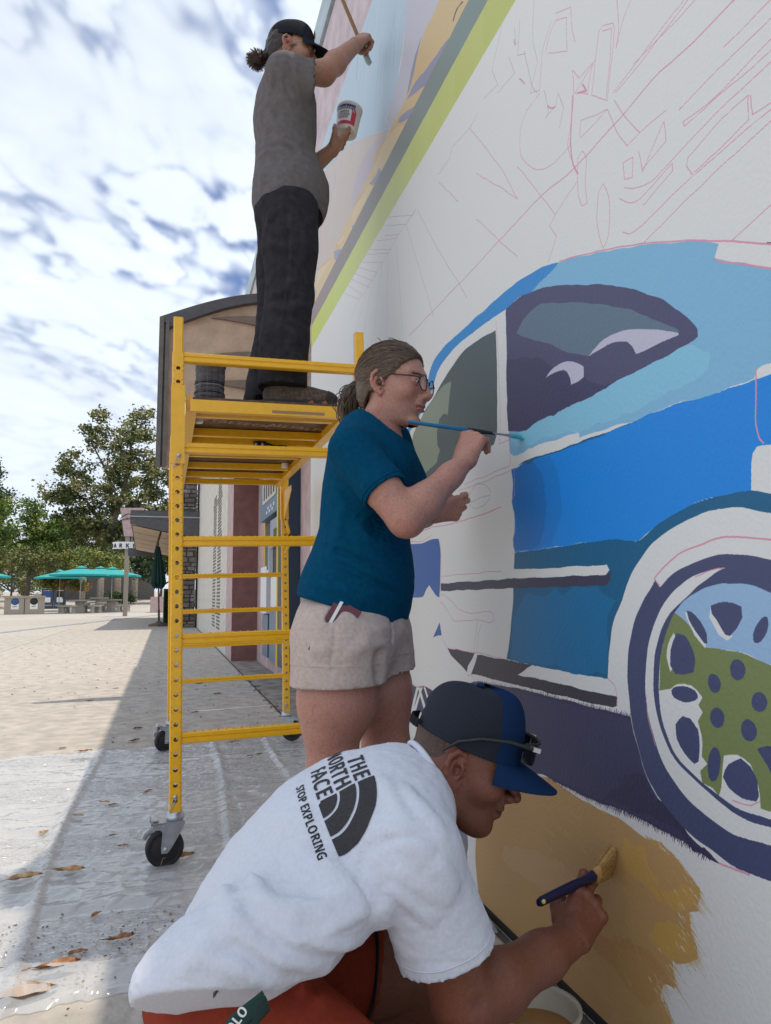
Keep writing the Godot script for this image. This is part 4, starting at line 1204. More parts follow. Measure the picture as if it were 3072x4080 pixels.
	pen(pink, [1446, 2361, 1401, 2335, 1376, 2321, 1374, 2263, 1365, 2219])
	pen(pink, [1500, 2295, 1476, 2331, 1447, 2343, 1396, 2312, 1402, 2223, 1486, 2284])
	pen(pink, [1546, 2495, 1560, 2392, 1543, 2305, 1585, 2247, 1534, 2218, 1513, 2313, 1467, 2356])
	pen(pink, [1381, 2158, 1379, 2098, 1397, 2030, 1413, 1982, 1392, 1919, 1376, 1891])
	pen(pink, [1407, 1978, 1479, 1979, 1555, 2010, 1620, 2066, 1649, 2117, 1645, 2181, 1611, 2208, 1534, 2210])
	pen(pink, [1374, 2094, 1323, 2054, 1315, 2080, 1296, 2111, 1343, 2100, 1374, 2094])
	pen(pink, [1269, 2170, 1253, 2170, 1217, 2147, 1213, 2131, 1235, 2047, 1250, 1985, 1307, 2039, 1284, 2119, 1269, 2170])
	pen(pink, [1257, 2161, 1223, 2139, 1239, 2057, 1255, 1995])
	pen(pink, [1290, 2113, 1354, 2119, 1381, 2158])
	pen(pink, [1219, 1983, 1105, 1992, 983, 2009])
	pen(pink, [1227, 1988, 1109, 2004, 997, 2016])
	pen(pink, [1199, 2192, 1199, 2119, 1212, 2083, 1179, 2128, 1148, 2148])
	pen(pink, [1225, 1970, 1195, 1913, 1148, 1844])
	pen(pink, [1252, 1966, 1217, 1883, 1190, 1843, 1148, 1844, 1067, 1837])
	pen(pink, [1364, 1972, 1355, 2009, 1252, 1966, 1358, 1969])
	pen(pink, [1398, 2016, 1400, 1945, 1376, 1889], 0.0045)
	pen(pink, [1385, 2095, 1403, 1976], 0.0045)
	pen(pink, [1343, 2093, 1328, 2064, 1362, 2085], 0.0045)
	pen(pink, [1373, 1928, 1355, 1935, 1339, 1907, 1349, 1851, 1341, 1798, 1364, 1804, 1379, 1847, 1373, 1928])
	pen(pink, [1279, 1810, 1264, 1775, 1262, 1725, 1271, 1681, 1290, 1664, 1304, 1698, 1308, 1749, 1299, 1795, 1279, 1810])
	pen(pink, [1207, 1813, 1174, 1805, 1178, 1763, 1205, 1773, 1207, 1813])
	pen(pink, [1156, 1806, 1146, 1757, 1076, 1820, 1072, 1776, 1145, 1763])
	pen(pink, [1024, 1784, 938, 1774, 855, 1785, 804, 1788])
	pen(pink, [1024, 1784, 1021, 1774, 875, 1769, 806, 1770])
	pen(pink, [1018, 1708, 1023, 1694, 1010, 1670, 876, 1684, 872, 1727, 943, 1724, 1018, 1708])
	pen(pink, [867, 1723, 867, 1688, 813, 1684])
	pen(pink, [1207, 1758, 1179, 1740, 1118, 1722, 997, 1739, 807, 1752])
	pen(pink, [1227, 1745, 1191, 1716, 1154, 1707, 1060, 1722, 1061, 1706, 1151, 1687])
	pen(pink, [1219, 1664, 1200, 1652, 1159, 1649, 1003, 1666, 814, 1675])
	pen(pink, [1162, 1608, 1006, 1634, 815, 1657])
	pen(pink, [929, 1501, 885, 1511, 827, 1521])
	pen(pink, [1029, 1816, 1033, 1813, 921, 1820, 801, 1820])
	pen(pink, [919, 1850, 804, 1852])
	pen(pink, [1159, 2003, 1054, 1994, 962, 1991])
	pen(grey, [1735, 2570, 1807, 2480, 1773, 2409, 1870, 2433])
	pen(grey, [1659, 2498, 1654, 2442, 1667, 2461])
	pen(grey, [1608, 2388, 1576, 2265, 1549, 2220])
	pen(grey, [1513, 2202, 1496, 2128, 1511, 2123, 1462, 2120, 1447, 2147, 1424, 2093, 1447, 2053])
	pen(grey, [1698, 2441, 1667, 2366, 1774, 2383])
	pen(grey, [1626, 2496, 1648, 2403, 1601, 2374])
	pen(grey, [1913, 2416, 1979, 2408, 2121, 2435, 2148, 2410, 2255, 2412])
	pen(pink, [1641, 2329, 1614, 2294], 0.004)
	pen(pink, [1502, 2151, 1482, 2128, 1462, 2120], 0.004)
	pen(pink, [1665, 2468, 1659, 2446], 0.004)
	pen(pink, [2501, 1138, 2445, 1145, 2352, 1147, 2255, 1143, 2139, 1143, 2025, 1146, 1950, 1147, 1825, 1154], 0.0032)
	pen(pink, [2655, 1113, 2606, 1112, 2491, 1107, 2383, 1119])
	pen(pink, [2296, 972, 2114, 973, 1835, 974])
	pen(pink, [2299, 906, 2275, 907, 2204, 887, 2145, 862, 2088, 853, 1996, 854, 1917, 861, 1890, 854, 1888, 837, 1912, 829, 1968, 830, 2012, 833, 2181, 823, 2224, 843, 2277, 873, 2314, 883])
	pen(pink, [2638, 581, 2579, 570, 2458, 583, 2377, 573])
	pen(pink, [2304, 1100, 2293, 1043, 2309, 900])
	pen(pink, [2090, 661, 2051, 665, 2026, 645])
	pen(pink, [2247, 733, 2032, 734, 1850, 733])
	pen(grey, [2005, 826, 2013, 803, 2023, 772, 2036, 732])
	pen(grey, [1968, 824, 1991, 800, 2004, 763, 2014, 733])
	pen(grey, [2300, 769, 2265, 741, 2247, 732])
	pen(pink, [2084, 1258, 1895, 1259, 1762, 1263])
	pen(pink, [2130, 1243, 1927, 1244, 1763, 1247])
	pen(pink, [1825, 1700, 1817, 1584, 1815, 1387, 1825, 1338, 1763, 1334, 1760, 1265])
	pen(pink, [1741, 1259, 1739, 1179, 1760, 1163])
	pen(grey, [1891, 1209, 1927, 1234, 1991, 1241, 2042, 1220, 2052, 1193, 2011, 1174, 1947, 1172, 1899, 1187, 1891, 1209])
	pen(grey, [2044, 1192, 1961, 1199, 1899, 1197])
	pen(pink, [1472, 1719, 1302, 1664, 1152, 1607, 975, 1525, 837, 1451], 0.003)
	pen(pink, [968, 1488, 953, 1476, 841, 1412], 0.003)
	pen(pink, [897, 1266, 899, 1226, 902, 1176, 898, 1153, 890, 1144], 0.003)
	pen(pink, [1174, 937, 1137, 961, 1099, 980, 1052, 993, 997, 1001, 948, 999, 878, 988], 0.003)
	pen(pink, [1159, 922, 1174, 937], 0.003)
	pen(pink, [1342, 728, 1319, 718, 1312, 696, 1314, 678])
	pen(pink, [1214, 713, 1212, 663, 1196, 620])
	pen(pink, [990, 951, 1023, 948, 1062, 937])
	pen(pink, [1004, 569, 966, 572, 947, 582])
	pen(pink, [2085, 200, 2064, 190, 2049, 205], 0.003)
	pen(pink, [1045, 457, 1019, 460, 978, 462], 0.003)
	OCHRE_EDGE = [[1227, 434, 1182, 435], [1182, 435, 1134, 420], [1134, 420, 1095, 396], [1096, 392, 1103, 358], [1123, 347, 1121, 316], [1121, 316, 1110, 276], [1110, 276, 1174, 244], [1174, 244, 1176, 197], [1202, 194, 1219, 163], [1199, 155, 1188, 133]]
	NAVY_EDGE = [[2015, 649, 1623, 660, -0.2, 1], [1623, 660, 1268, 663, -0.2, 1], [1615, 465, 1441, 462, 0.2, -1], [1441, 462, 1208, 467, 0.2, -1], [1208, 467, 1064, 456, 0.2, -1]]
	dry_brush(white)
	streaks()
	var B: Node = get_node("campus_building")
	for k in 4:
		var t: Tile = tiles[k]
		var mb := MB.new()
		var vb := t.v0 + t.w / t.sx
		var yb := t.y1 - t.h / t.sy
		mb.quad(Vector3(0.902, yb, -vb), Vector3(0.902, yb, -t.v0), Vector3(0.902, t.y1, -t.v0), Vector3(0.902, t.y1, -vb))
		mb.t[0] = Vector2(1, 1); mb.t[1] = Vector2(0, 1); mb.t[2] = Vector2(0, 0); mb.t[3] = Vector2(1, 0)
		var m := StandardMaterial3D.new()
		m.albedo_texture = ImageTexture.create_from_image(t.im)
		m.roughness = 0.5
		m.normal_enabled = true
		m.normal_texture = M.stipple
		m.normal_scale = 0.25
		m.texture_repeat = false
		m.detail_enabled = true
		m.detail_uv_layer = BaseMaterial3D.DETAIL_UV_2
		m.detail_blend_mode = BaseMaterial3D.BLEND_MODE_MUL
		m.detail_albedo = M.brushed
		m.uv2_triplanar = true
		m.uv2_world_triplanar = true
		m.uv2_scale = Vector3(1.0, 1.0, 1.0) * 1.6
		put("painted_mural", mb, m, B).position = -B.position
	tiles = []

# overlapping strokes in the drying ochre, and thin spots where the undercoat shows
func streaks() -> void:
	var rng := RandomNumberGenerator.new()
	rng.seed = 12
	var tones := [lin(0.66, 0.41, 0.16), lin(0.55, 0.32, 0.125), lin(0.64, 0.38, 0.12), lin(0.58, 0.35, 0.16)]
	for k in 150:
		var p := Vector2(rng.randf_range(1.18, 1.62), rng.randf_range(0.06, 0.52))
		var at := Vector2(p.x, p.y)
		var d := Vector2(1.0, 0.55).rotated(rng.randf_range(-0.5, 0.4))
		var l := rng.randf_range(0.02, 0.10)
		var s := Vector2(-d.y, d.x).normalized() * rng.randf_range(0.0007, 0.0028)
		var c: Color = tones[rng.randi() % 4]
		for t in tiles:
			# only on what is ochre already
			var ok := true
			for e in [p, p + d.normalized() * l]:
				var x := int((e.x - t.v0) * t.sx); var y := int((t.y1 - e.y) * t.sy)
				if x < 1 or y < 1 or x >= t.w - 1 or y >= t.h - 1: ok = false
				else:
					var g: Color = t.im.get_pixel(x, y)
					if g.r < g.b * 1.6: ok = false
			if ok: t.fill(PackedVector2Array([p + s, p + d.normalized() * l, p - s]), c, null)

# ragged strokes at the free edge of the ochre
func dry_brush(white: Color) -> void:
	var rng := RandomNumberGenerator.new()
	rng.seed = 8
	var ochre := lin(0.63, 0.375, 0.13)
	for e in OCHRE_EDGE:
		var a := Vector2(e[0], e[1]) * 0.001; var b := Vector2(e[2], e[3]) * 0.001
		var n := int(a.distance_to(b) / 0.0022)
		for k in n:
			var p := a.lerp(b, (k + rng.randf()) / n)
			var dir := Vector2(-0.83, -0.55).rotated(rng.randf_range(-0.12, 0.12))
			var l := rng.randf_range(0.004, 0.030) * (1.0 if rng.randf() < 0.85 else 1.8)
			var s := Vector2(-dir.y, dir.x) * rng.randf_range(0.0006, 0.0016)
			var st := p - dir * 0.015
			for t in tiles: t.fill(PackedVector2Array([st + s, p + dir * l, st - s]), ochre, null)
			if rng.randf() < 0.35:
				var q := p - dir * rng.randf_range(0.0, 0.05)
				for t in tiles: t.fill(PackedVector2Array([q + s * 0.8, q + dir * 0.016, q - s * 0.8]), white, null)
	for e in NAVY_EDGE:
		var a := Vector2(e[0], e[1]) * 0.001; var b := Vector2(e[2], e[3]) * 0.001
		var n := int(a.distance_to(b) / 0.003)
		for k in n:
			var p := a.lerp(b, (k + rng.randf()) / n)
			var dir := Vector2(e[4], e[5]).rotated(rng.randf_range(-0.4, 0.4))
			var s := Vector2(-dir.y, dir.x) * rng.randf_range(0.0007, 0.002)
			for t in tiles: t.fill(PackedVector2Array([p - dir * 0.006 + s, p + dir * rng.randf_range(0.002, 0.012), p - dir * 0.006 - s]), lin(0.040, 0.038, 0.095), null)


func market_and_plaza() -> void:
	# market with its butterfly canopy
	var K := thing("market_building", "campus market with grey wedge canopy and tan panelled soffit beyond the closed umbrella", "building", Vector3(0, 0, -30))
	var P := func(mb, m, called):
		var o := put(called, mb, m, K)
		o.position = -K.position
		return o
	var fa := MB.new()
	fa.prism(PackedVector2Array([Vector2(-1.01, 2.98), Vector2(1.5, 2.46), Vector2(1.5, 3.36), Vector2(-1.01, 3.34)]), Transform3D(Basis.IDENTITY, Vector3(0, 0, -21.6)), 0.10)
	P.call(fa, M.charcoal, "fascia")
	var fl := MB.new()
	fl.box(Vector3(0.245, 3.19, -21.49), Vector3(2.5, 0.035, 0.03))
	P.call(fl, M.steel, "fascia_strip")
	var rf := MB.new()
	rf.prism(PackedVector2Array([Vector2(-1.0, 3.33), Vector2(1.5, 3.35), Vector2(1.5, 3.40), Vector2(-1.0, 3.38)]), Transform3D(Basis.IDENTITY, Vector3(0, 0, -33.0)), 11.4)
	P.call(rf, M.charcoal, "roof")
	# soffit boards, each its own panel between open joints
	var sa := Vector3(-0.985, 2.96, -21.62); var sb := Vector3(1.48, 2.45, -21.62)
	var sc := Vector3(1.1, 2.52, -33.0); var sd := Vector3(-1.30, 2.96, -33.0)
	for r in 5:
		for c in 3:
			var q := func(u: float, v: float) -> Vector3: return sa.lerp(sb, u).lerp(sd.lerp(sc, u), v)
			var u0 := c / 3.0 + 0.012; var u1 := (c + 1) / 3.0 - 0.012
			var v0 := r / 5.0 + 0.008; var v1 := (r + 1) / 5.0 - 0.008
			var b := MB.new()
			var e := Vector3(0, -0.012, 0)
			b.quad(q.call(u0, v0) + e, q.call(u0, v1) + e, q.call(u1, v1) + e, q.call(u1, v0) + e)
			b.quad(q.call(u0, v0), q.call(u0, v0) + e, q.call(u1, v0) + e, q.call(u1, v0))
			P.call(b, M.beige, "soffit_panel")
	var sbk := MB.new()
	sbk.quad(sa + Vector3(0, 0.01, 0), sd + Vector3(0, 0.01, 0), sc + Vector3(0, 0.01, 0), sb + Vector3(0, 0.01, 0))
	P.call(sbk, M.mortar, "soffit_bed")
	var ff := MB.new()
	ff.box(Vector3(-0.2, 2.85, -33.1), Vector3(2.8, 0.34, 0.1))
	P.call(ff, M.charcoal, "far_fascia")
	var wl := MB.new()
	wl.box(Vector3(2.2, 1.6, -29), Vector3(1.6, 3.3, 10))
	P.call(wl, M.tan, "wall")
	# sign pylon and the curved band sign
	var S := thing("market_pylon", "tall pink sign pylon with black script above the market canopy", "pylon", Vector3(-1.7, 0, -36.4))
	var py := MB.new()
	py.prism(PackedVector2Array([Vector2(-0.25, 3.78), Vector2(0.32, 3.78), Vector2(0.62, 5.16), Vector2(-0.47, 5.13)]), Transform3D.IDENTITY, 0.3)
	put("face", py, M.pink, S)
	var pl := MB.new()
	pl.box(Vector3(-0.1, 1.9, 0.1), Vector3(0.20, 3.8, 0.20))
	pl.box(Vector3(0.10, 3.65, 0.1), Vector3(0.06, 0.3, 0.06))
	put("post", pl, M.tan, S)
	var scr := MB.new()
	scr.tube([Vector3(0.02, 4.82, 0.31), Vector3(-0.10, 4.86, 0.31), Vector3(-0.34, 4.72, 0.31), Vector3(-0.47, 4.60, 0.31), Vector3(-0.42, 4.53, 0.31), Vector3(-0.22, 4.60, 0.31), Vector3(-0.10, 4.66, 0.31), Vector3(-0.16, 4.58, 0.31), Vector3(-0.06, 4.60, 0.31), Vector3(0.0, 4.67, 0.31), Vector3(0.0, 4.58, 0.31), Vector3(0.12, 4.64, 0.31)], [0.02], 6)
	put("script_letters", scr, M.black, S)
	var R := thing("market_sign", "curved white band sign reading MARKET hung below the pink pylon", "sign", Vector3(-1.80, 3.34, -36.5))
	var bd := MB.new()
	var top := []
	for k in 19:
		var a := lerpf(-1.5, 1.5, k / 18.0)
		top.append(Vector3(sin(a) * 0.68, 0, cos(a) * 0.55))
	for k in 18:
		var h := Vector3(0, 0.165, 0)
		bd.quad(top[k] - h, top[k + 1] - h, top[k + 1] + h, top[k] + h)
		bd.quad(top[k + 1] * 0.95 - h, top[k] * 0.95 - h, top[k] * 0.95 + h, top[k + 1] * 0.95 + h)
		bd.quad(top[k] * 0.95 - h, top[k + 1] * 0.95 - h, top[k + 1] - h, top[k] - h)
		bd.quad(top[k] + h, top[k + 1] + h, top[k + 1] * 0.95 + h, top[k] * 0.95 + h)
	put("band", bd, M.white, R)
	var word := "MARKET"
	for k in 6:
		var a := lerpf(-1.35, 0.95, k / 5.0)
		var tm := letters(word[k], 0.19, 0.02, true)
		var o := put_mesh("letter", tm, M.black, R)
		o.position = Vector3(sin(a) * 0.69, -0.02, cos(a) * 0.56)
		o.rotation.y = a * 0.9
	# closed umbrella
	var U := thing("closed_umbrella", "closed dark green patio umbrella on a round base in the shade", "umbrella", Vector3(-0.165, 0, -23.5))
	var bs := MB.new()
	bs.lathe(PackedVector2Array([Vector2(0, 0.16), Vector2(0.06, 0.155), Vector2(0.10, 0.11), Vector2(0.30, 0.06), Vector2(0.32, 0.02), Vector2(0.32, 0.0)]), Transform3D.IDENTITY)
	put("base", bs, M.bark, U)
	var po := MB.new()
	po.cyl(Vector3(0, 0.1, 0), Vector3(-0.09, 2.5, 0), 0.025)
	po.cyl(Vector3(0, 0.1, 0), Vector3(-0.015, 0.5, 0), 0.035)
	put("pole", po, M.bark, U)
	var cn := MB.new()
	var rows := [[2.47, 0.05], [2.35, 0.085], [2.1, 0.13], [1.8, 0.175], [1.5, 0.215], [1.36, 0.235], [1.28, 0.19], [1.18, 0.11]]
	for r in rows.size() - 1:
		for k in 24:
			var f := func(row: int, kk: int) -> Vector3:
				var a := TAU * kk / 24.0
				var rr: float = rows[row][1] * (1.0 if kk % 2 == 0 else 0.72)
				return Vector3(cos(a) * rr - 0.0375 * rows[row][0], rows[row][0] - (0.05 if (kk % 4 == 0 and row > 5) else 0.0), sin(a) * rr)
			cn.quad(f.call(r + 1, k + 1), f.call(r + 1, k), f.call(r, k), f.call(r, k + 1))
	put("canopy", cn, M.darkgreen, U)
	var fin := MB.new()
	fin.ball(Vector3(-0.095, 2.55, 0), Vector3(0.04, 0.06, 0.04))
	put("finial", fin, M.bark, U)
	# sandwich board
	var A := thing("sandwich_board", "green sandwich board with a dark panel standing by the stone pier", "sandwich board", Vector3(0.16, 0, -24.6))
	for s in [-1.0, 1.0]:
		var fr := MB.new()
		fr.box(Vector3(0, 0.58, 0), Vector3(0.50, 1.16, 0.03))
		var o := put("board", fr, mat(lin(0.02, 0.13, 0.06), 0.5), A)
		o.rotation = Vector3(0, 1.15, 0) + Vector3(0, 0, 0)
		o.position = Vector3(0.10 * s, 0, 0.04 * s)
		o.rotation.x = 0.0
		var pn := MB.new()
		pn.box(Vector3(0, 0.62, 0.017), Vector3(0.40, 0.85, 0.006))
		put("panel", pn, M.black, o)
	# low planter beyond
	var pb := MB.new()
	pb.box(Vector3(0, 0.45, 0), Vector3(2.2, 0.9, 2.0))
	var pn2 := put("planter", pb, M.pink)
	pn2.position = Vector3(0.3, 0, -44)
	tag(pn2, "low pink planter wall beyond the sandwich board", "planter")
	bins()
	tables()
	far_people()

func letters(s: String, size: float, depth: float, bold := false) -> ArrayMesh:
	var tm := TextMesh.new()
	var f := SystemFont.new()
	f.font_names = PackedStringArray(["Droid Sans"])
	if bold: f.font_weight = 700
	tm.font = f
	tm.text = s
	tm.font_size = 64
	tm.pixel_size = size / 46.0
	tm.depth = depth
	tm.curve_step = 1.0
	var am := ArrayMesh.new()
	for k in tm.get_surface_count():
		am.add_surface_from_arrays(Mesh.PRIMITIVE_TRIANGLES, tm.surface_get_arrays(k))
	return am

func bins() -> void:
	var T := thing("recycling_station", "tan concrete double recycling bin with two round-holed fronts", "bin", Vector3(-7.35, 0, -43.6), 0.12)
	var b := MB.new()
	b.box(Vector3(0, 0.44, 0), Vector3(1.95, 0.88, 0.75))
	put("housing", b, M.tan, T)
	var l := MB.new()
	l.box(Vector3(0, 0.945, 0), Vector3(2.04, 0.12, 0.84))
	put("lid", l, M.tan, T)
	var g := MB.new()
	g.box(Vector3(0.0, 0.44, 0.377), Vector3(0.035, 0.86, 0.01))
	put("door_gap", g, M.black, T)
	for s in [-1.0, 1.0]:
		var d := MB.new()
		d.lathe(PackedVector2Array([Vector2(0.0, 0.012), Vector2(0.19, 0.012), Vector2(0.19, 0.0)]), Transform3D(Basis(Vector3.RIGHT, PI / 2), Vector3(s * 0.46, 0.70, 0.375)))
		put("sticker", d, mat(lin(0.03, 0.09, 0.22), 0.5) if s < 0 else M.black, T)
		var w := MB.new()
		w.box(Vector3(s * 0.46, 0.43, 0.378), Vector3(0.38, 0.30, 0.008))
		put("notice", w, M.white, T)
		var pr := MB.new()
		for k in 3: pr.box(Vector3(s * 0.46 - 0.08 + k * 0.07, 0.42 + k * 0.012, 0.384), Vector3(0.045, 0.05, 0.004))
		put("notice_mark", pr, M.thread, T)
	for k in 2:
		var Z := thing("compactor_bin", ["dark slate compactor bin with blue recycling panel, the left one", "dark slate compactor bin with black landfill panel, the right one"][k], "bin", Vector3(-7.85 + k * 0.80, rise(-55.0), -55.0), 0.1, "slate compactor bins behind the tables")
		var h := MB.new()
		h.box(Vector3(0, 0.68, 0), Vector3(0.76, 1.36, 0.8))
		put("housing", h, M.binblue, Z)
		var tp := MB.new()
		tp.box(Vector3(0, 1.39, 0), Vector3(0.82, 0.06, 0.86))
		put("lid", tp, M.steel, Z)
		var pa := MB.new()
		pa.box(Vector3(0, 1.02, 0.402), Vector3(0.42, 0.46, 0.02))
		put("panel", pa, mat(lin(0.03, 0.08, 0.25), 0.4) if k == 0 else M.black, Z)
		var n := MB.new()
		n.box(Vector3(0, 0.60, 0.403), Vector3(0.40, 0.34, 0.012))
		n.box(Vector3(0, 1.24, 0.41), Vector3(0.46, 0.05, 0.03))
		put("notice", n, M.white, Z)
		var dr := MB.new()
		dr.box(Vector3(0, 0.22, 0.405), Vector3(0.62, 0.08, 0.02))
		put("plinth_strip", dr, M.steel, Z)

func market_umbrella(at: Vector3, top: float, edge: float, r: float, label: String) -> void:
	var U := thing("market_umbrella", label, "umbrella", at, 0.2, "teal umbrellas over the plaza tables")
	var p := MB.new()
	p.cyl(Vector3(0, 0.0, 0), Vector3(0, top - 0.02, 0), 0.024)
	put("pole", p, M.steel, U)
	var c := MB.new()
	for k in 8:
		var a0 := TAU * k / 8.0; var a1 := TAU * (k + 1) / 8.0
		var d0 := Vector3(cos(a0), 0, sin(a0)); var d1 := Vector3(cos(a1), 0, sin(a1))
		var hub := Vector3(0, top - 0.10, 0)
		for s in 4:
			var f := func(t: float) -> float: return lerpf(top - 0.10, edge, pow(t, 1.25))
			var t0 := 0.08 + 0.92 * s / 4.0; var t1 := 0.08 + 0.92 * (s + 1) / 4.0
			c.quad(d1 * r * t1 + Vector3(0, f.call(t1), 0), d0 * r * t1 + Vector3(0, f.call(t1), 0), d0 * r * t0 + Vector3(0, f.call(t0), 0), d1 * r * t0 + Vector3(0, f.call(t0), 0))
		c.quad(d1 * r + Vector3(0, edge - 0.10, 0), d0 * r + Vector3(0, edge - 0.10, 0), d0 * r + Vector3(0, edge, 0), d1 * r + Vector3(0, edge, 0))
	put("canopy", c, M.teal, U)
	var v := MB.new()
	v.lathe(PackedVector2Array([Vector2(0.02, top + 0.05), Vector2(0.05, top + 0.02), Vector2(r * 0.16, top - 0.06), Vector2(r * 0.2, top - 0.09)]), Transform3D.IDENTITY, 8)
	put("vent_cap", v, M.teal, U)
	for k in 8:
		var a := TAU * k / 8.0
		var rb := MB.new()
		rb.cyl(Vector3(0, top - 0.16, 0), Vector3(cos(a) * r * 0.98, edge - 0.02, sin(a) * r * 0.98), 0.009, -1.0, 5)
		put("rib", rb, M.steel, U)

func tables() -> void:
	var spots := [[-4.75, -45.5, "round concrete plaza table nearest the bins"], [-3.15, -47.0, "round concrete plaza table in front of the shrub bed"], [-4.4, -54.0, "round concrete plaza table behind the slate bins"], [-10.1, -45.0, "round concrete plaza table at the far left edge"]]
	for k in spots.size():
		var s: Array = spots[k]
		var base := Vector3(s[0], rise(s[1]), s[1])
		var T := thing("plaza_table", s[2], "table", base, 0.3 * k, "round concrete tables on the plaza")
		var t := MB.new()
		t.lathe(PackedVector2Array([Vector2(0, 0.76), Vector2(0.60, 0.76), Vector2(0.62, 0.74), Vector2(0.62, 0.69), Vector2(0.57, 0.66), Vector2(0, 0.66)]), Transform3D.IDENTITY)
		put("tabletop", t, M.tablestone, T)
		var p := MB.new()
		p.lathe(PackedVector2Array([Vector2(0.28, 0.66), Vector2(0.24, 0.40), Vector2(0.30, 0.06), Vector2(0.34, 0.0)]), Transform3D.IDENTITY)
		put("pedestal", p, M.tablestone, T)
		for j in 4:
			var a := TAU * j / 4.0 + 0.5 + 0.3 * k
			var bp := base + Vector3(cos(a) * 1.08, 0, sin(a) * 1.08)
			var B := thing("plaza_bench", "curved bench " + ["right", "far right", "left", "near left"][j] + " of the " + s[2].trim_prefix("round concrete plaza "), "bench", bp, -a, "curved concrete benches round the plaza tables")
			var st := MB.new()
			var arc := PackedVector2Array()
			for q in 7:
				var b := lerpf(-0.5, 0.5, q / 6.0)
				arc.append(Vector2(cos(b) * 1.22 - 1.06, sin(b) * 1.22))
			for q in 7:
				var b := lerpf(0.5, -0.5, q / 6.0)
				arc.append(Vector2(cos(b) * 0.90 - 1.06, sin(b) * 0.90))
			st.prism(arc, Transform3D(Basis(Vector3.RIGHT, -PI / 2), Vector3(0, 0.36, 0)), 0.085)
			put("seat", st, M.tablestone, B)
			for q in [-1.0, 1.0]:
				var lg := MB.new()
				lg.lathe(PackedVector2Array([Vector2(0.13, 0.36), Vector2(0.10, 0.2), Vector2(0.14, 0.0)]), Transform3D(Basis.IDENTITY, Vector3(-0.05, 0, q * 0.33)), 12)
				put("leg", lg, M.tablestone, B)
		market_umbrella(base + Vector3(0.0, 0.66, 0), [2.05, 2.05, 2.25, 1.95][k], [1.56, 1.55, 1.70, 1.45][k], 1.72, ["teal market umbrella over the table nearest the bins", "teal market umbrella over the table by the shrub bed", "teal market umbrella over the rear table, half hidden by two others", "teal market umbrella cut by the left edge"][k])
	market_umbrella(Vector3(-6.4, 0, -49.5), 2.62, 2.15, 1.5, "teal market umbrella lowest and behind the yellow shrub")

func far_people() -> void:
	var rng := RandomNumberGenerator.new()
	rng.seed = 31
	var looks := [["person walking away in a dark top and light trousers far down the walk", lin(0.03, 0.03, 0.04), lin(0.35, 0.38, 0.45)], ["person in a white top walking at the middle of the far group", lin(0.7, 0.7, 0.72), lin(0.05, 0.05, 0.06)], ["person in a pale top with a dark bag at the right of the far group", lin(0.55, 0.45, 0.40), lin(0.45, 0.36, 0.30)]]
	for k in 3:
		var f := Field.new(Vector3(-0.4, -0.05, -0.3), Vector3(0.4, 1.85, 0.3), 0.03)
		var st := 0.10
		f.chain([Vector3(0.09, 0.90, 0), Vector3(0.10, 0.48, st), Vector3(0.10, 0.06, st * 0.4)], [0.10, 0.065, 0.045], 0.03)
		f.chain([Vector3(-0.09, 0.90, 0), Vector3(-0.10, 0.48, -st * 0.3), Vector3(-0.10, 0.08, -st * 2.0)], [0.10, 0.065, 0.045], 0.03)
		f.ell(Vector3(0, 1.15, 0), Vector3(0.19, 0.34, 0.12), Basis.IDENTITY, 0.04)
		f.ell(Vector3(0, 1.62, 0), Vector3(0.085, 0.12, 0.10), Basis.IDENTITY, 0.03)
		f.cap(Vector3(0, 1.35, 0), Vector3(0, 1.55, 0), 0.06, 0.05, 0.03)
		for s in [-1.0, 1.0]:
			f.chain([Vector3(s * 0.20, 1.40, 0), Vector3(s * 0.26, 1.12, 0.03 * s), Vector3(s * 0.24, 0.86, 0.10 * s)], [0.06, 0.045, 0.035], 0.03)
		var mb := MB.new()
		mb.use_colour = true
		var top: Color = looks[k][1].srgb_to_linear(); var leg: Color = looks[k][2].srgb_to_linear()
		f.net(mb, [], Transform3D.IDENTITY, func(p: Vector3, _n: Vector3) -> Color:
			if p.y > 1.66 or (p.y > 1.54 and p.z < 0.0): return Color(0.02, 0.015, 0.012)
			if p.y > 1.46: return Color(0.35, 0.20, 0.14)
			return top if p.y > 0.9 else (leg if p.y > 0.1 else Color(0.02, 0.02, 0.02)))
		var m := mat(Color(1, 1, 1), 0.9)
		m.vertex_color_use_as_albedo = true
		var o := put("person", mb, m)
		o.position = Vector3([-4.35, -2.75, -2.1][k], rise(-92.0 - k), -92.0 - k)
		o.rotation.y = [0.2, 2.9, 3.3][k]
		tag(o, looks[k][0], "person", "people walking at the far end of the plaza")

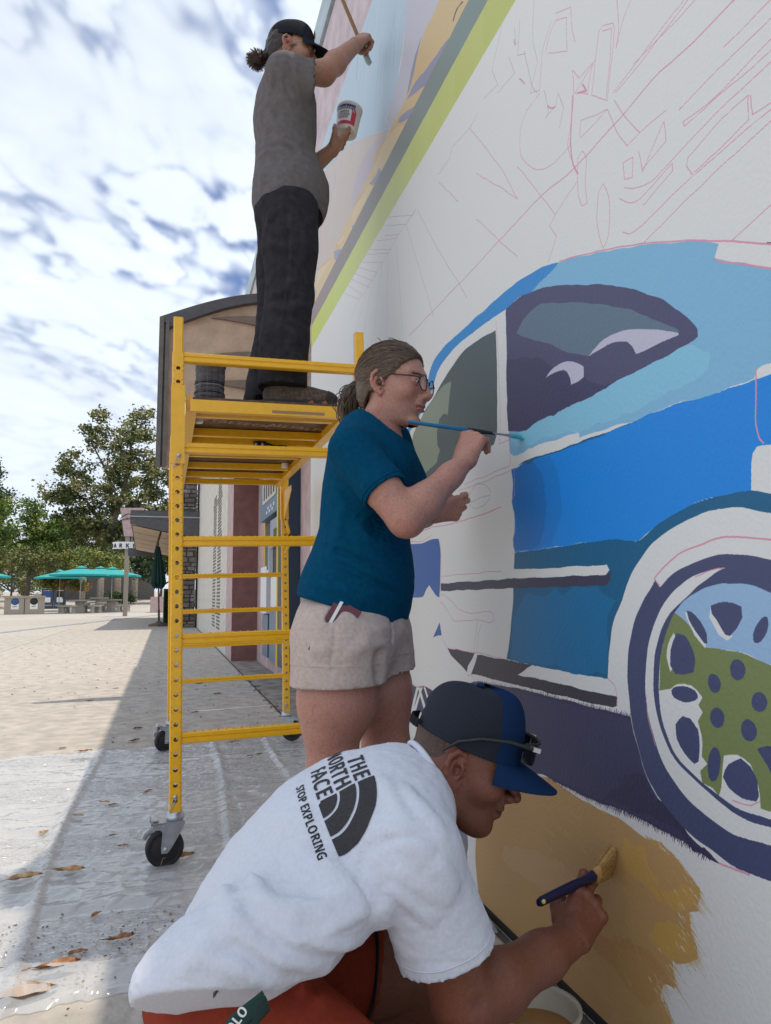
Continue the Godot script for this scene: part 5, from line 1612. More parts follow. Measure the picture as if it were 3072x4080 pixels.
func leaf_crown(parent: Node3D, blobs: Array, count: int, size: float, cols: Array, seed_: int, spread: float) -> void:
	var rng := RandomNumberGenerator.new()
	rng.seed = seed_
	var q := MB.new()
	q.quad(Vector3(-0.5, 0, 0), Vector3(0.1, 0.10, -0.32), Vector3(0.5, 0, 0.05), Vector3(0.0, 0.12, 0.34))
	var mm := MultiMesh.new()
	mm.transform_format = MultiMesh.TRANSFORM_3D
	mm.use_colors = true
	mm.mesh = q.mesh()
	mm.instance_count = count
	var total := 0.0
	for b in blobs: total += b[1].x * b[1].y + b[1].y * b[1].z
	var k := 0
	for b in blobs:
		var share := int(count * (b[1].x * b[1].y + b[1].y * b[1].z) / total)
		if b == blobs[-1]: share = count - k
		var clump := Vector3.ZERO
		var left := 0
		var tone := 0.0
		for j in share:
			if left <= 0:
				left = rng.randi_range(18, 60)
				var d := Vector3(rng.randfn(), rng.randfn(), rng.randfn()).normalized()
				clump = b[0] + d * b[1] * pow(rng.randf(), 0.30)
				tone = rng.randf()
			left -= 1
			var p := clump + Vector3(rng.randfn(), rng.randfn() * 0.75, rng.randfn()) * spread
			var s := size * rng.randf_range(0.6, 1.3)
			var bs := Basis.from_euler(Vector3(rng.randf_range(-1.2, 1.2), rng.randf() * TAU, rng.randf_range(-1.2, 1.2))).scaled(Vector3.ONE * s)
			mm.set_instance_transform(k, Transform3D(bs, p))
			var c: Color = cols[mini(int(tone * cols.size()), cols.size() - 1)]
			var v := rng.randf_range(0.75, 1.25)
			mm.set_instance_color(k, Color(c.r * v, c.g * v, c.b * v))
			k += 1
	var o := MultiMeshInstance3D.new()
	o.name = "crown"
	o.multimesh = mm
	var m := mat(Color(1, 1, 1), 0.75)
	m.vertex_color_use_as_albedo = true
	m.backlight_enabled = true
	m.backlight = Color(0.55, 0.55, 0.38)
	o.material_override = m
	o.set_meta("kind", "stuff")
	parent.add_child(o, true)

func limb(T: Node3D, a: Vector3, b: Vector3, ra: float, rb: float, m: Material, bend := 0.12) -> void:
	var pts := []
	var rad := []
	var s := (b - a).cross(Vector3(0.3, 0.5, 0.8)).normalized() * a.distance_to(b) * bend
	for k in 6:
		var t := k / 5.0
		pts.append(a.lerp(b, t) + s * sin(t * PI) * (1.0 if k % 2 else 0.8))
		rad.append(lerpf(ra, rb, t))
	var mb := MB.new()
	mb.tube(pts, rad, 8)
	put("limb", mb, m, T)

func plaza_trees() -> void:
	var green := [Color(0.093, 0.128, 0.037), Color(0.153, 0.178, 0.060), Color(0.238, 0.246, 0.093), Color(0.076, 0.093, 0.034), Color(0.289, 0.264, 0.111)]
	var lush := [Color(0.088, 0.163, 0.027), Color(0.150, 0.237, 0.044), Color(0.062, 0.112, 0.025), Color(0.250, 0.312, 0.075)]
	var dark := [Color(0.033, 0.063, 0.024), Color(0.053, 0.090, 0.033), Color(0.075, 0.112, 0.045)]
	var lime := [Color(0.22, 0.25, 0.05), Color(0.15, 0.19, 0.04), Color(0.28, 0.27, 0.07), Color(0.09, 0.11, 0.03)]
	var rust := [Color(0.24, 0.22, 0.04), Color(0.28, 0.19, 0.04), Color(0.12, 0.15, 0.03), Color(0.32, 0.17, 0.04)]
	var bark2: Material = grain(mat(lin(0.36, 0.31, 0.25), 0.95), M.blotch, M.rough, 0.8, 1.0)
	# sycamore, the tall ragged one behind the market
	var T := thing("sycamore_tree", "tall ragged sycamore with dusty olive leaves rising behind the market", "tree", Vector3(-5.0, rise(-70), -70))
	limb(T, Vector3(0, 0, 0), Vector3(0.2, 7.0, 0), 0.42, 0.30, bark2, 0.02)
	limb(T, Vector3(0.2, 7.0, 0), Vector3(1.6, 16.5, 0.4), 0.30, 0.05, bark2, 0.06)
	limb(T, Vector3(0.1, 5.2, 0), Vector3(-4.2, 10.5, 0.8), 0.20, 0.05, bark2)
	limb(T, Vector3(0.1, 6.2, 0), Vector3(-2.0, 14.6, -0.5), 0.22, 0.05, bark2)
	limb(T, Vector3(0.2, 6.6, 0), Vector3(3.4, 11.2, 0.5), 0.20, 0.05, bark2)
	limb(T, Vector3(0.2, 4.4, 0), Vector3(2.6, 7.6, 1.0), 0.15, 0.04, bark2)
	var blobs := []
	for b in [[-4.6, 9.6, 1.5, 1.1], [-3.2, 12.2, 1.7, 1.2], [-1.6, 15.0, 1.3, 1.3], [-1.2, 16.9, 0.8, 0.8], [1.0, 15.2, 1.5, 1.4], [2.4, 17.2, 1.1, 0.9], [2.9, 15.6, 1.0, 0.8], [0.3, 12.6, 2.0, 1.7], [2.9, 13.0, 1.5, 1.2], [4.2, 11.2, 1.5, 1.3], [-2.2, 9.4, 2.2, 1.8], [1.4, 9.6, 2.4, 1.9], [4.0, 8.4, 1.8, 1.7], [-0.6, 6.8, 2.4, 1.6], [2.8, 6.0, 2.0, 1.5], [-2.9, 6.6, 1.6, 1.3], [-4.0, 7.6, 0.9, 0.6], [1.0, 4.6, 2.0, 1.2], [4.6, 5.4, 1.5, 1.6]]:
		blobs.append([Vector3(b[0], b[1], 0.6 * sin(b[0] * 2.0)), Vector3(b[2], b[3], b[2])])
	leaf_crown(T, blobs, 24000, 0.30, green, 401, 0.30)
	# round green tree at the left edge and its neighbours
	var defs := [
		["green_tree", "bright green broadleaf tree at the left edge of the picture", Vector3(-14.6, 0, -62), [[0, 8.2, 2.6, 2.0], [-1.6, 6.0, 2.6, 2.2], [1.5, 6.4, 2.2, 1.9], [0.6, 4.4, 2.4, 1.5]], 9000, 0.30, lush, 402],
		["conifer_tree", "dark conifer rising behind the bright green tree", Vector3(-17.4, 0, -78), [[0, 14.0, 0.9, 1.6], [0, 11.8, 1.6, 1.6], [0.3, 9.4, 2.4, 1.8], [0, 6.6, 3.0, 2.0]], 7000, 0.30, dark, 403],
		["slender_tree", "slender yellow green tree between the green tree and the sycamore", Vector3(-11.4, 0, -68), [[0, 7.6, 1.2, 1.2], [0.8, 6.0, 1.5, 1.3], [-0.8, 5.4, 1.5, 1.3], [2.0, 5.6, 1.3, 1.2], [0.6, 3.9, 2.0, 1.3]], 7000, 0.26, lush, 404],
		["background_tree", "dusky tree filling the gap left of the sycamore trunk", Vector3(-9.6, 0, -84), [[0, 7.4, 2.2, 1.6], [1.8, 6.0, 2.4, 1.8], [-1.8, 5.4, 2.2, 1.6], [3.4, 4.4, 2.2, 2.0]], 8000, 0.30, green, 405],
		["shade_tree", "low dark tree behind the market sign", Vector3(-0.4, 0, -62), [[0, 4.6, 2.2, 1.6], [-2.4, 3.9, 1.8, 1.3], [2.2, 4.4, 2.0, 1.6], [-0.6, 2.9, 2.0, 1.0]], 7000, 0.24, dark, 406],
		["lime_shrub", "pale lime shrub behind the teal umbrellas", Vector3(-5.7, 0, -58), [[0, 3.5, 1.9, 0.95], [1.6, 3.2, 1.3, 0.8], [-1.5, 3.2, 1.2, 0.8]], 6000, 0.17, lime, 407],
		["hedge_shrub", "olive hedge behind the umbrellas at the left", Vector3(-10.6, 0, -57), [[0, 3.4, 1.9, 0.9], [-2.2, 3.0, 1.8, 0.9], [1.8, 3.3, 1.5, 0.8], [-3.8, 2.6, 1.2, 0.8]], 8000, 0.18, [Color(0.13, 0.15, 0.04), Color(0.08, 0.10, 0.03), Color(0.17, 0.17, 0.05)], 408],
		["golden_shrub", "yellowing shrub under the teal umbrella canopies", Vector3(-6.3, 0, -50.5), [[0, 1.75, 0.9, 0.45], [1.0, 1.6, 0.6, 0.35], [-0.8, 1.7, 0.5, 0.35]], 3000, 0.13, rust, 409],
		["flowering_shrub", "yellow shrub at the left edge beside the tables", Vector3(-13.2, 0, -56), [[0, 2.5, 1.4, 0.9], [1.2, 2.2, 0.9, 0.7]], 3500, 0.17, lime, 410],
		["bed_plant", "dark green planting at the foot of the pale columns", Vector3(-3.9, 0, -60), [[0, 0.55, 0.9, 0.4], [0.9, 0.5, 0.7, 0.35]], 2200, 0.15, dark, 411],
		["far_tree", "dark tree over the walk where people are strolling", Vector3(-2.4, 0, -104), [[0, 5.2, 3.2, 2.2], [4.0, 4.8, 3.0, 2.2], [-4.6, 4.8, 3.2, 2.0], [1.5, 3.0, 3.0, 1.0]], 8000, 0.34, dark, 412],
		["far_tree", "long dark tree mass on the horizon behind the left tables", Vector3(-19.0, 0, -104), [[0, 4.2, 5.0, 2.6], [7.5, 4.4, 4.0, 2.4], [-7.0, 4.6, 4.0, 2.6]], 9000, 0.36, dark, 413],
		["tall_hedge", "dense olive hedge closing the plaza behind the slate bins", Vector3(-14.0, 0, -76), [[0, 1.6, 4.0, 1.5], [5.5, 1.7, 3.2, 1.5], [-6.0, 1.7, 4.0, 1.6], [10.0, 1.4, 2.6, 1.2]], 10000, 0.24, green, 415],
		["boundary_hedge", "low dark hedge along the far edge of the plaza at the left", Vector3(-24.0, 0, -98), [[0, 1.5, 6.0, 1.0], [9.0, 1.4, 5.0, 1.0], [16.5, 1.3, 4.0, 1.0], [-9.0, 1.5, 6.0, 1.0]], 9000, 0.30, dark, 414]]
	for d in defs:
		var t := thing(d[0], d[1], "tree" if "tree" in d[0] else "shrub", d[2] + Vector3(0, rise(d[2].z), 0))
		var low: float = d[3][-1][1]
		var first: Array = d[3][0]
		limb(t, Vector3.ZERO, Vector3(first[0] * 0.5, first[1], 0), clampf(first[1] * 0.03, 0.03, 0.25), 0.03, M.bark, 0.03)
		for b in d[3].slice(1):
			limb(t, Vector3(0, low * 0.45, 0), Vector3(b[0], b[1], 0), clampf(first[1] * 0.016, 0.02, 0.12), 0.02, M.bark)
		var bl := []
		for b in d[3]: bl.append([Vector3(b[0], b[1], 0.3 * sin(b[0] * 5.0)), Vector3(b[2], b[3], b[2])])
		leaf_crown(t, bl, d[4], d[5], d[6], d[7], d[5] * 1.1)
	# pale building block between the trunks
	var w := MB.new()
	w.box(Vector3(0, 1.3, 0), Vector3(9.0, 2.6, 3.0))
	var o := put("low_building", w, M.greyband)
	o.position = Vector3(-5.5, rise(-68), -71)
	tag(o, "low dark building front behind the shrubs and columns", "building")
	for k in 4:
		var c := MB.new()
		c.lathe(PackedVector2Array([Vector2(0.0, 3.0), Vector2(0.28, 3.0), Vector2(0.28, 0.0)]), Transform3D.IDENTITY, 12)
		var col_ := put("column", c, bark2)
		col_.position = Vector3(-6.6 + k * 1.35, rise(-65), -65.0)
		tag(col_, ["leftmost pale round column behind the teal umbrellas", "second pale round column from the left behind the teal umbrellas", "third pale round column from the left behind the umbrellas", "rightmost pale round column beside the market sign"][k], "column", "pale columns behind the umbrellas")


# ---------------------------------------------------------------- rolling scaffold
# square tube post, hollow, with holes through the two faces that look along z
func post_mesh(y0: float, y1: float, w: float, first: float, step: float, hr: float) -> MB:
	var mb := MB.new()
	var e := w * 0.5
	var c := 0.004
	# plain faces and chamfers
	for s in [-1.0, 1.0]:
		mb.quad(Vector3(s * e, y0, s * (e - c)), Vector3(s * e, y0, -s * (e - c)), Vector3(s * e, y1, -s * (e - c)), Vector3(s * e, y1, s * (e - c)))
		mb.quad(Vector3(s * (e - c), y0, s * e), Vector3(s * e, y0, s * (e - c)), Vector3(s * e, y1, s * (e - c)), Vector3(s * (e - c), y1, s * e))
		mb.quad(Vector3(s * e, y0, -s * (e - c)), Vector3(s * (e - c), y0, -s * e), Vector3(s * (e - c), y1, -s * e), Vector3(s * e, y1, -s * (e - c)))
		mb.quad(Vector3(-s * e, y1 if s > 0 else y0, e), Vector3(s * e, y1 if s > 0 else y0, e), Vector3(s * e, y1 if s > 0 else y0, -e), Vector3(-s * e, y1 if s > 0 else y0, -e))
	for s in [-1.0, 1.0]:
		var z: float = s * e
		var f := e - c
		var y := y0
		var h := first
		while h + step * 0.5 < y1:
			if h - hr - 0.004 > y:
				mb.quad(Vector3(-s * f, y, z), Vector3(s * f, y, z), Vector3(s * f, h - hr - 0.002, z), Vector3(-s * f, h - hr - 0.002, z))
				y = h - hr - 0.002
			var seg := 16
			var b := hr + 0.002
			for k in seg:
				var a0 := TAU * k / seg; var a1 := TAU * (k + 1) / seg
				var o := func(a: float) -> Vector3:
					var d := Vector2(cos(a), sin(a))
					var m := minf(f / maxf(absf(d.x), 1e-5), b / maxf(absf(d.y), 1e-5))
					return Vector3(d.x * m * s, h + d.y * m, z)
				var i := func(a: float) -> Vector3: return Vector3(cos(a) * hr * s, h + sin(a) * hr, z)
				mb.quad(i.call(a0), o.call(a0), o.call(a1), i.call(a1))
				var dz := Vector3(0, 0, -s * 0.003)
				mb.quad(i.call(a0), i.call(a1), i.call(a1) + dz, i.call(a0) + dz)
				# the corners between the square and the ray fan
			for sx in [-1.0, 1.0]:
				for sy in [-1.0, 1.0]:
					pass
			y = h + b
			h += step
		mb.quad(Vector3(-s * f, y, z), Vector3(s * f, y, z), Vector3(s * f, y1, z), Vector3(-s * f, y1, z))
	return mb

func rung(x0: float, x1: float, y: float, z: float, hgt: float, dep: float, bumps: bool) -> MB:
	var mb := MB.new()
	var p := PackedVector2Array([Vector2(-dep / 2, -hgt / 2), Vector2(dep / 2 - 0.003, -hgt / 2), Vector2(dep / 2, -hgt / 2 + 0.003), Vector2(dep / 2, -hgt * 0.12), Vector2(dep / 2 - 0.0035, -hgt * 0.04), Vector2(dep / 2 - 0.0035, hgt * 0.04), Vector2(dep / 2, hgt * 0.12), Vector2(dep / 2, hgt / 2 - 0.003), Vector2(dep / 2 - 0.003, hgt / 2), Vector2(-dep / 2 + 0.003, hgt / 2), Vector2(-dep / 2, hgt / 2 - 0.003)])
	# profile lies in (z, y); drawn out along x
	mb.prism(p, Transform3D(Basis(Vector3(0, 0, 1), Vector3(0, 1, 0), Vector3(-1, 0, 0)), Vector3(x1, y, z)), x1 - x0)
	if bumps:
		var n := int((x1 - x0) / 0.026)
		for k in n:
			var x := x0 + 0.015 + (x1 - x0 - 0.03) * k / (n - 1)
			mb.cyl(Vector3(x, y + hgt / 2 - 0.001, z + dep * 0.18), Vector3(x, y + hgt / 2 + 0.0022, z + dep * 0.18), 0.0055, 0.0035, 8)
			mb.cyl(Vector3(x, y + hgt / 2 - 0.001, z - dep * 0.22), Vector3(x, y + hgt / 2 + 0.0022, z - dep * 0.22), 0.0055, 0.0035, 8)
	return mb

func caster(S: Node3D, at: Vector3, turn: float) -> void:
	var C := Node3D.new()
	C.name = "caster"
	S.add_child(C, true)
	C.position = at
	C.rotation.y = turn
	# wheel hangs behind the stem: local -x is the trailing side
	var r := 0.063
	var cx := -0.034
	var wheel := MB.new()
	wheel.lathe(PackedVector2Array([Vector2(0.012, -0.019), Vector2(0.040, -0.017), Vector2(0.047, -0.013), Vector2(0.052, -0.017), Vector2(r - 0.003, -0.016), Vector2(r, -0.010), Vector2(r, 0.010), Vector2(r - 0.003, 0.016), Vector2(0.052, 0.017), Vector2(0.047, 0.013), Vector2(0.040, 0.017), Vector2(0.012, 0.019)]), Transform3D(Basis(Vector3.RIGHT, PI / 2), Vector3(cx, r, 0)), 40)
	put("wheel", wheel, M.rubber, C)
	var fork := MB.new()
	for s in [-1.0, 1.0]:
		var pl := PackedVector2Array([Vector2(cx - 0.013, r - 0.012), Vector2(cx + 0.006, r - 0.014), Vector2(cx + 0.020, r + 0.002), Vector2(0.022, 0.122), Vector2(0.030, 0.140), Vector2(0.026, 0.150), Vector2(-0.075, 0.144), Vector2(-0.077, 0.130), Vector2(-0.050, 0.126), Vector2(-0.044, 0.116), Vector2(cx - 0.014, r + 0.004)])
		fork.prism(pl, Transform3D(Basis.IDENTITY, Vector3(0, 0, s * 0.024 - 0.0015)), 0.003)
	fork.box(Vector3(-0.024, 0.1485, 0), Vector3(0.098, 0.003, 0.050))
	put("fork", fork, M.zinc, C)
	var top := MB.new()
	top.lathe(PackedVector2Array([Vector2(0, 0.178), Vector2(0.024, 0.178), Vector2(0.027, 0.172), Vector2(0.027, 0.166), Vector2(0.031, 0.163), Vector2(0.031, 0.156), Vector2(0.028, 0.150), Vector2(0, 0.150)]), Transform3D.IDENTITY, 28)
	put("swivel", top, M.zinc, C)
	var bolt := MB.new()
	bolt.lathe(PackedVector2Array([Vector2(0, 0.033), Vector2(0.0045, 0.032), Vector2(0.0075, 0.029), Vector2(0.0075, -0.029), Vector2(0.0, -0.031)]), Transform3D(Basis(Vector3.RIGHT, PI / 2), Vector3(cx, r, 0)), 12)
	bolt.ball(Vector3(-0.040, 0.136, 0.026), Vector3(0.003, 0.003, 0.002))
	put("axle_bolt", bolt, M.zinc, C)
	var lock := MB.new()
	lock.box(Vector3(-0.070, 0.155, 0), Vector3(0.030, 0.004, 0.030))
	lock.tube([Vector3(-0.072, 0.120, 0), Vector3(-0.085, 0.121, 0), Vector3(-0.096, 0.114, 0), Vector3(-0.104, 0.098, 0)], [0.004, 0.004, 0.004, 0.003], 8, true, 3.0, Vector3.UP)
	lock.box(Vector3(-0.083, 0.160, 0.0), Vector3(0.003, 0.016, 0.028), Basis(Vector3.FORWARD, 0.2))
	put("brake_pedal", lock, M.zinc, C)

func snap_pin(S: Node3D, p: Vector3) -> void:
	var mb := MB.new()
	mb.lathe(PackedVector2Array([Vector2(0, 0.006), Vector2(0.006, 0.005), Vector2(0.008, 0.001), Vector2(0.008, -0.004)]), Transform3D(Basis(Vector3.RIGHT, PI / 2), p), 14)
	mb.tube([p + Vector3(-0.006, -0.002, 0.003), p + Vector3(-0.012, -0.022, 0.004), p + Vector3(-0.020, -0.045, 0.003), p + Vector3(-0.023, -0.046, -0.01)], [0.0013], 6)
	mb.tube([p + Vector3(0.005, -0.004, 0.003), p + Vector3(-0.006, -0.024, 0.005), p + Vector3(-0.020, -0.045, 0.004)], [0.0013], 6)
	put("snap_pin", mb, M.zinc, S)

func scaffold() -> void:
	var S := thing("rolling_scaffold", "yellow steel rolling scaffold with a plywood deck and black casters", "scaffold", Vector3(0.055, 0, -2.665), 0.0)
	# stands on paving that falls away from the wall for drainage: leans out by a degree
	S.rotation.z = -0.0 + 0.018
	var w := 0.042
	var L := 1.90
	var B := 0.69
	# positions relative to the outer near post
	for q in [[0.0, 0.0], [B, 0.0], [0.0, -L], [B, -L]]:
		var near: bool = q[1] == 0.0
		var pm := post_mesh(0.178, 1.80, w, 0.215, 0.0508, 0.0078)
		var o := put("post", pm, M.enamel, S)
		o.position = Vector3(q[0], 0, q[1])
		var ins := MB.new()
		var pin := post_mesh(1.80, 1.935 if near else 1.90, w - 0.007, 1.905 if near else 1.87, 0.5, 0.007)
		var o2 := put("coupling", pin, M.enamel, S)
		o2.position = Vector3(q[0], 0, q[1])
		snap_pin(S, Vector3(q[0], 0.228, q[1] + w / 2))
		caster(S, Vector3(q[0], 0.0, q[1]), [0.12, 2.6, 0.4, 2.9][(0 if q[0] == 0.0 else 1) + (0 if near else 2)])
	# cross rungs of the two end frames
	for y in [0.42, 0.76, 1.105, 1.445, 1.785]:
		put("rung", rung(w / 2, B - w / 2, y, 0.0, 0.036, 0.032, true), M.enamel, S)
	for y in [0.40, 0.61, 0.815, 1.03, 1.24, 1.72]:
		put("rung", rung(w / 2, B - w / 2, y, -L, 0.026, 0.026, true), M.enamel, S)
	# deck: side rails hooked on the posts, cross bars, a plywood sheet
	for x in [0.040, B - 0.040]:
		var rl := MB.new()
		rl.box(Vector3(x, 1.622, -L / 2), Vector3(0.024, 0.062, L - 0.05))
		rl.box(Vector3(x + (0.008 if x < 0.3 else -0.008), 1.594, -L / 2), Vector3(0.040, 0.005, L - 0.06))
		put("side_rail", rl, M.enamel, S)
	for z in [0.0, -L]:
		for x in [0.0, B]:
			var pl := MB.new()
			pl.box(Vector3(x, 1.53, z), Vector3(w + 0.006, 0.290, w + 0.008))
			put("rail_sleeve", pl, M.enamel, S)
			snap_pin(S, Vector3(x + 0.004, 1.415, z + w / 2 + 0.005))
	var zs := [0.012, -0.16, -0.50, -0.66, -0.98, -1.32, -1.62, -1.88]
	for k in zs.size():
		var z: float = zs[k]
		var cb := MB.new()
		cb.box(Vector3(B / 2, 1.602 if k == 0 else 1.619, z), Vector3(B - 0.085, 0.044 if k == 0 else 0.032, 0.030))
		put("cross_bar", cb, M.enamel, S)
	var ply := MB.new()
	ply.box(Vector3(B / 2, 1.6465, -L / 2 - 0.01), Vector3(B - 0.11, 0.013, L - 0.075))
	var pw := put("plywood_deck", ply, M.plywood, S)
	for row in 4:
		for k in 2:
			var o := put_mesh("stamp", letters("METALTECH", 0.045, 0.001, true), M.plyprint, pw)
			o.transform = Transform3D(Basis(Vector3.UP, 0.25) * Basis(Vector3(1, 0, 0), Vector3(0, 0, 1), Vector3(0, -1, 0)), Vector3(0.16 + k * 0.34 + (row % 2) * 0.06, 1.6394, -0.10 - row * 0.27 - k * 0.06))
	for q in [[0.085, -0.30], [0.085, -0.75], [0.56, -0.75], [0.60, -1.30]]:
		var kn := MB.new()
		kn.lathe(PackedVector2Array([Vector2(0, 0.0), Vector2(0.017, 0.0), Vector2(0.020, 0.004), Vector2(0.020, 0.026)]), Transform3D(Basis.IDENTITY, Vector3(q[0], 1.613, q[1])), 20)
		put("deck_foot", kn, M.nylon, S)
	var lt := MB.new()
	lt.box(Vector3(0.375, 1.604, -0.630), Vector3(0.055, 0.026, 0.012))
	lt.tube([Vector3(0.40, 1.602, -0.628), Vector3(0.44, 1.592, -0.622), Vector3(0.49, 1.588, -0.622), Vector3(0.505, 1.585, -0.624)], [0.012, 0.009, 0.012, 0.010], 10)
	var ltn := put("deck_latch", lt, M.black, S)
	var rv := MB.new()
	for x in [0.358, 0.388]: rv.ball(Vector3(x, 1.604, -0.623), Vector3(0.007, 0.007, 0.003))
	put("rivet", rv, M.zinc, ltn)
	var dl := MB.new()
	dl.box(Vector3(0.44, 1.592, 0.0285), Vector3(0.20, 0.010, 0.001))
	put("label_strip", dl, M.plyprint, S)
	# brace plate with its handle under the far end of the wall-side rail
	var br := MB.new()
	br.prism(PackedVector2Array([Vector2(0, 0), Vector2(0.30, 0.17), Vector2(0.30, 0.20), Vector2(0.0, 0.20)]), Transform3D(Basis(Vector3(0, 0, 1), Vector3(0, 1, 0), Vector3(1, 0, 0)), Vector3(B - 0.01, 1.36, -L + 0.02)), 0.004)
	put("brace_plate", br, M.enamel, S)
	var hd := MB.new()
	hd.tube([Vector3(B + 0.004, 1.37, -L + 0.04), Vector3(B + 0.02, 1.30, -L + 0.05), Vector3(B + 0.02, 1.22, -L + 0.05), Vector3(B - 0.005, 1.16, -L + 0.04)], [0.010], 8)
	put("brace_handle", hd, M.enamel, S)
	# pinched bundle of woven grey cloth on the deck
	var fld := Field.new(Vector3(-0.09, -0.02, -0.09), Vector3(0.09, 0.20, 0.09), 0.005)
	fld.chain([Vector3(0, 0.03, 0), Vector3(0.0, 0.085, 0), Vector3(0.002, 0.14, 0), Vector3(0, 0.165, 0)], [0.058, 0.050, 0.052, 0.056], 0.02)
	fld.cut(Vector3(0, 0.002, 0), Vector3.DOWN, Vector3.ZERO, 0.3)
	fld.cut(Vector3(0, 0.178, 0), Vector3.UP, Vector3(0, 0.15, 0), 0.3)
	fld.rough(0.006, noise(18.0, 411, 3), Vector3(1, 2.2, 1))
	var bm := MB.new()
	fld.net(bm)
	var plaid := mat(lin(0.30, 0.30, 0.31), 0.95)
	plaid.albedo_texture = plaid_cloth()
	plaid.uv1_triplanar = true
	plaid.uv1_scale = Vector3.ONE * 6.0
	plaid.normal_enabled = true
	plaid.normal_texture = M.rough
	var bo := put("cloth_bundle", bm, plaid)
	bo.position = Vector3(0.145, 1.657, -2.80)
	tag(bo, "pinched bundle of grey plaid cloth standing on the scaffold deck", "cloth")

func plaid_cloth() -> ImageTexture:
	var im := Image.create(128, 128, false, Image.FORMAT_RGB8)
	var rng := RandomNumberGenerator.new()
	rng.seed = 9
	im.fill(Color(0.62, 0.63, 0.66))
	for k in 22:
		var c := Color.from_hsv(0.6, 0.08, rng.randf_range(0.10, 0.95))
		im.fill_rect(Rect2i(0, rng.randi_range(0, 126), 128, rng.randi_range(1, 4)), c)
	for k in 14:
		var x := rng.randi_range(0, 126)
		var v := rng.randf_range(0.1, 0.9)
		for y in 128:
			if (y / 3) % 2: im.fill_rect(Rect2i(x, y, rng.randi_range(1, 3), 1), Color(v, v, v))
	return ImageTexture.create_from_image(im)


# ---------------------------------------------------------------- people: shared builders
func snap(f: Field, p: Vector3) -> Vector3:
	# nearest skin of the cloth, looked for from the plaza side
	var q := f.hit(p + Vector3(0, 0, 0.16), Vector3(0, 0, -1), 0.36)
	return q if f.at_point(q) < 0.01 else p

func folds(f: Field, lines: Array, w: float, amp: float) -> void:
	for l in lines:
		var pts := []
		for p in l: pts.append(snap(f, p))
		f.fold(pts, w, amp)

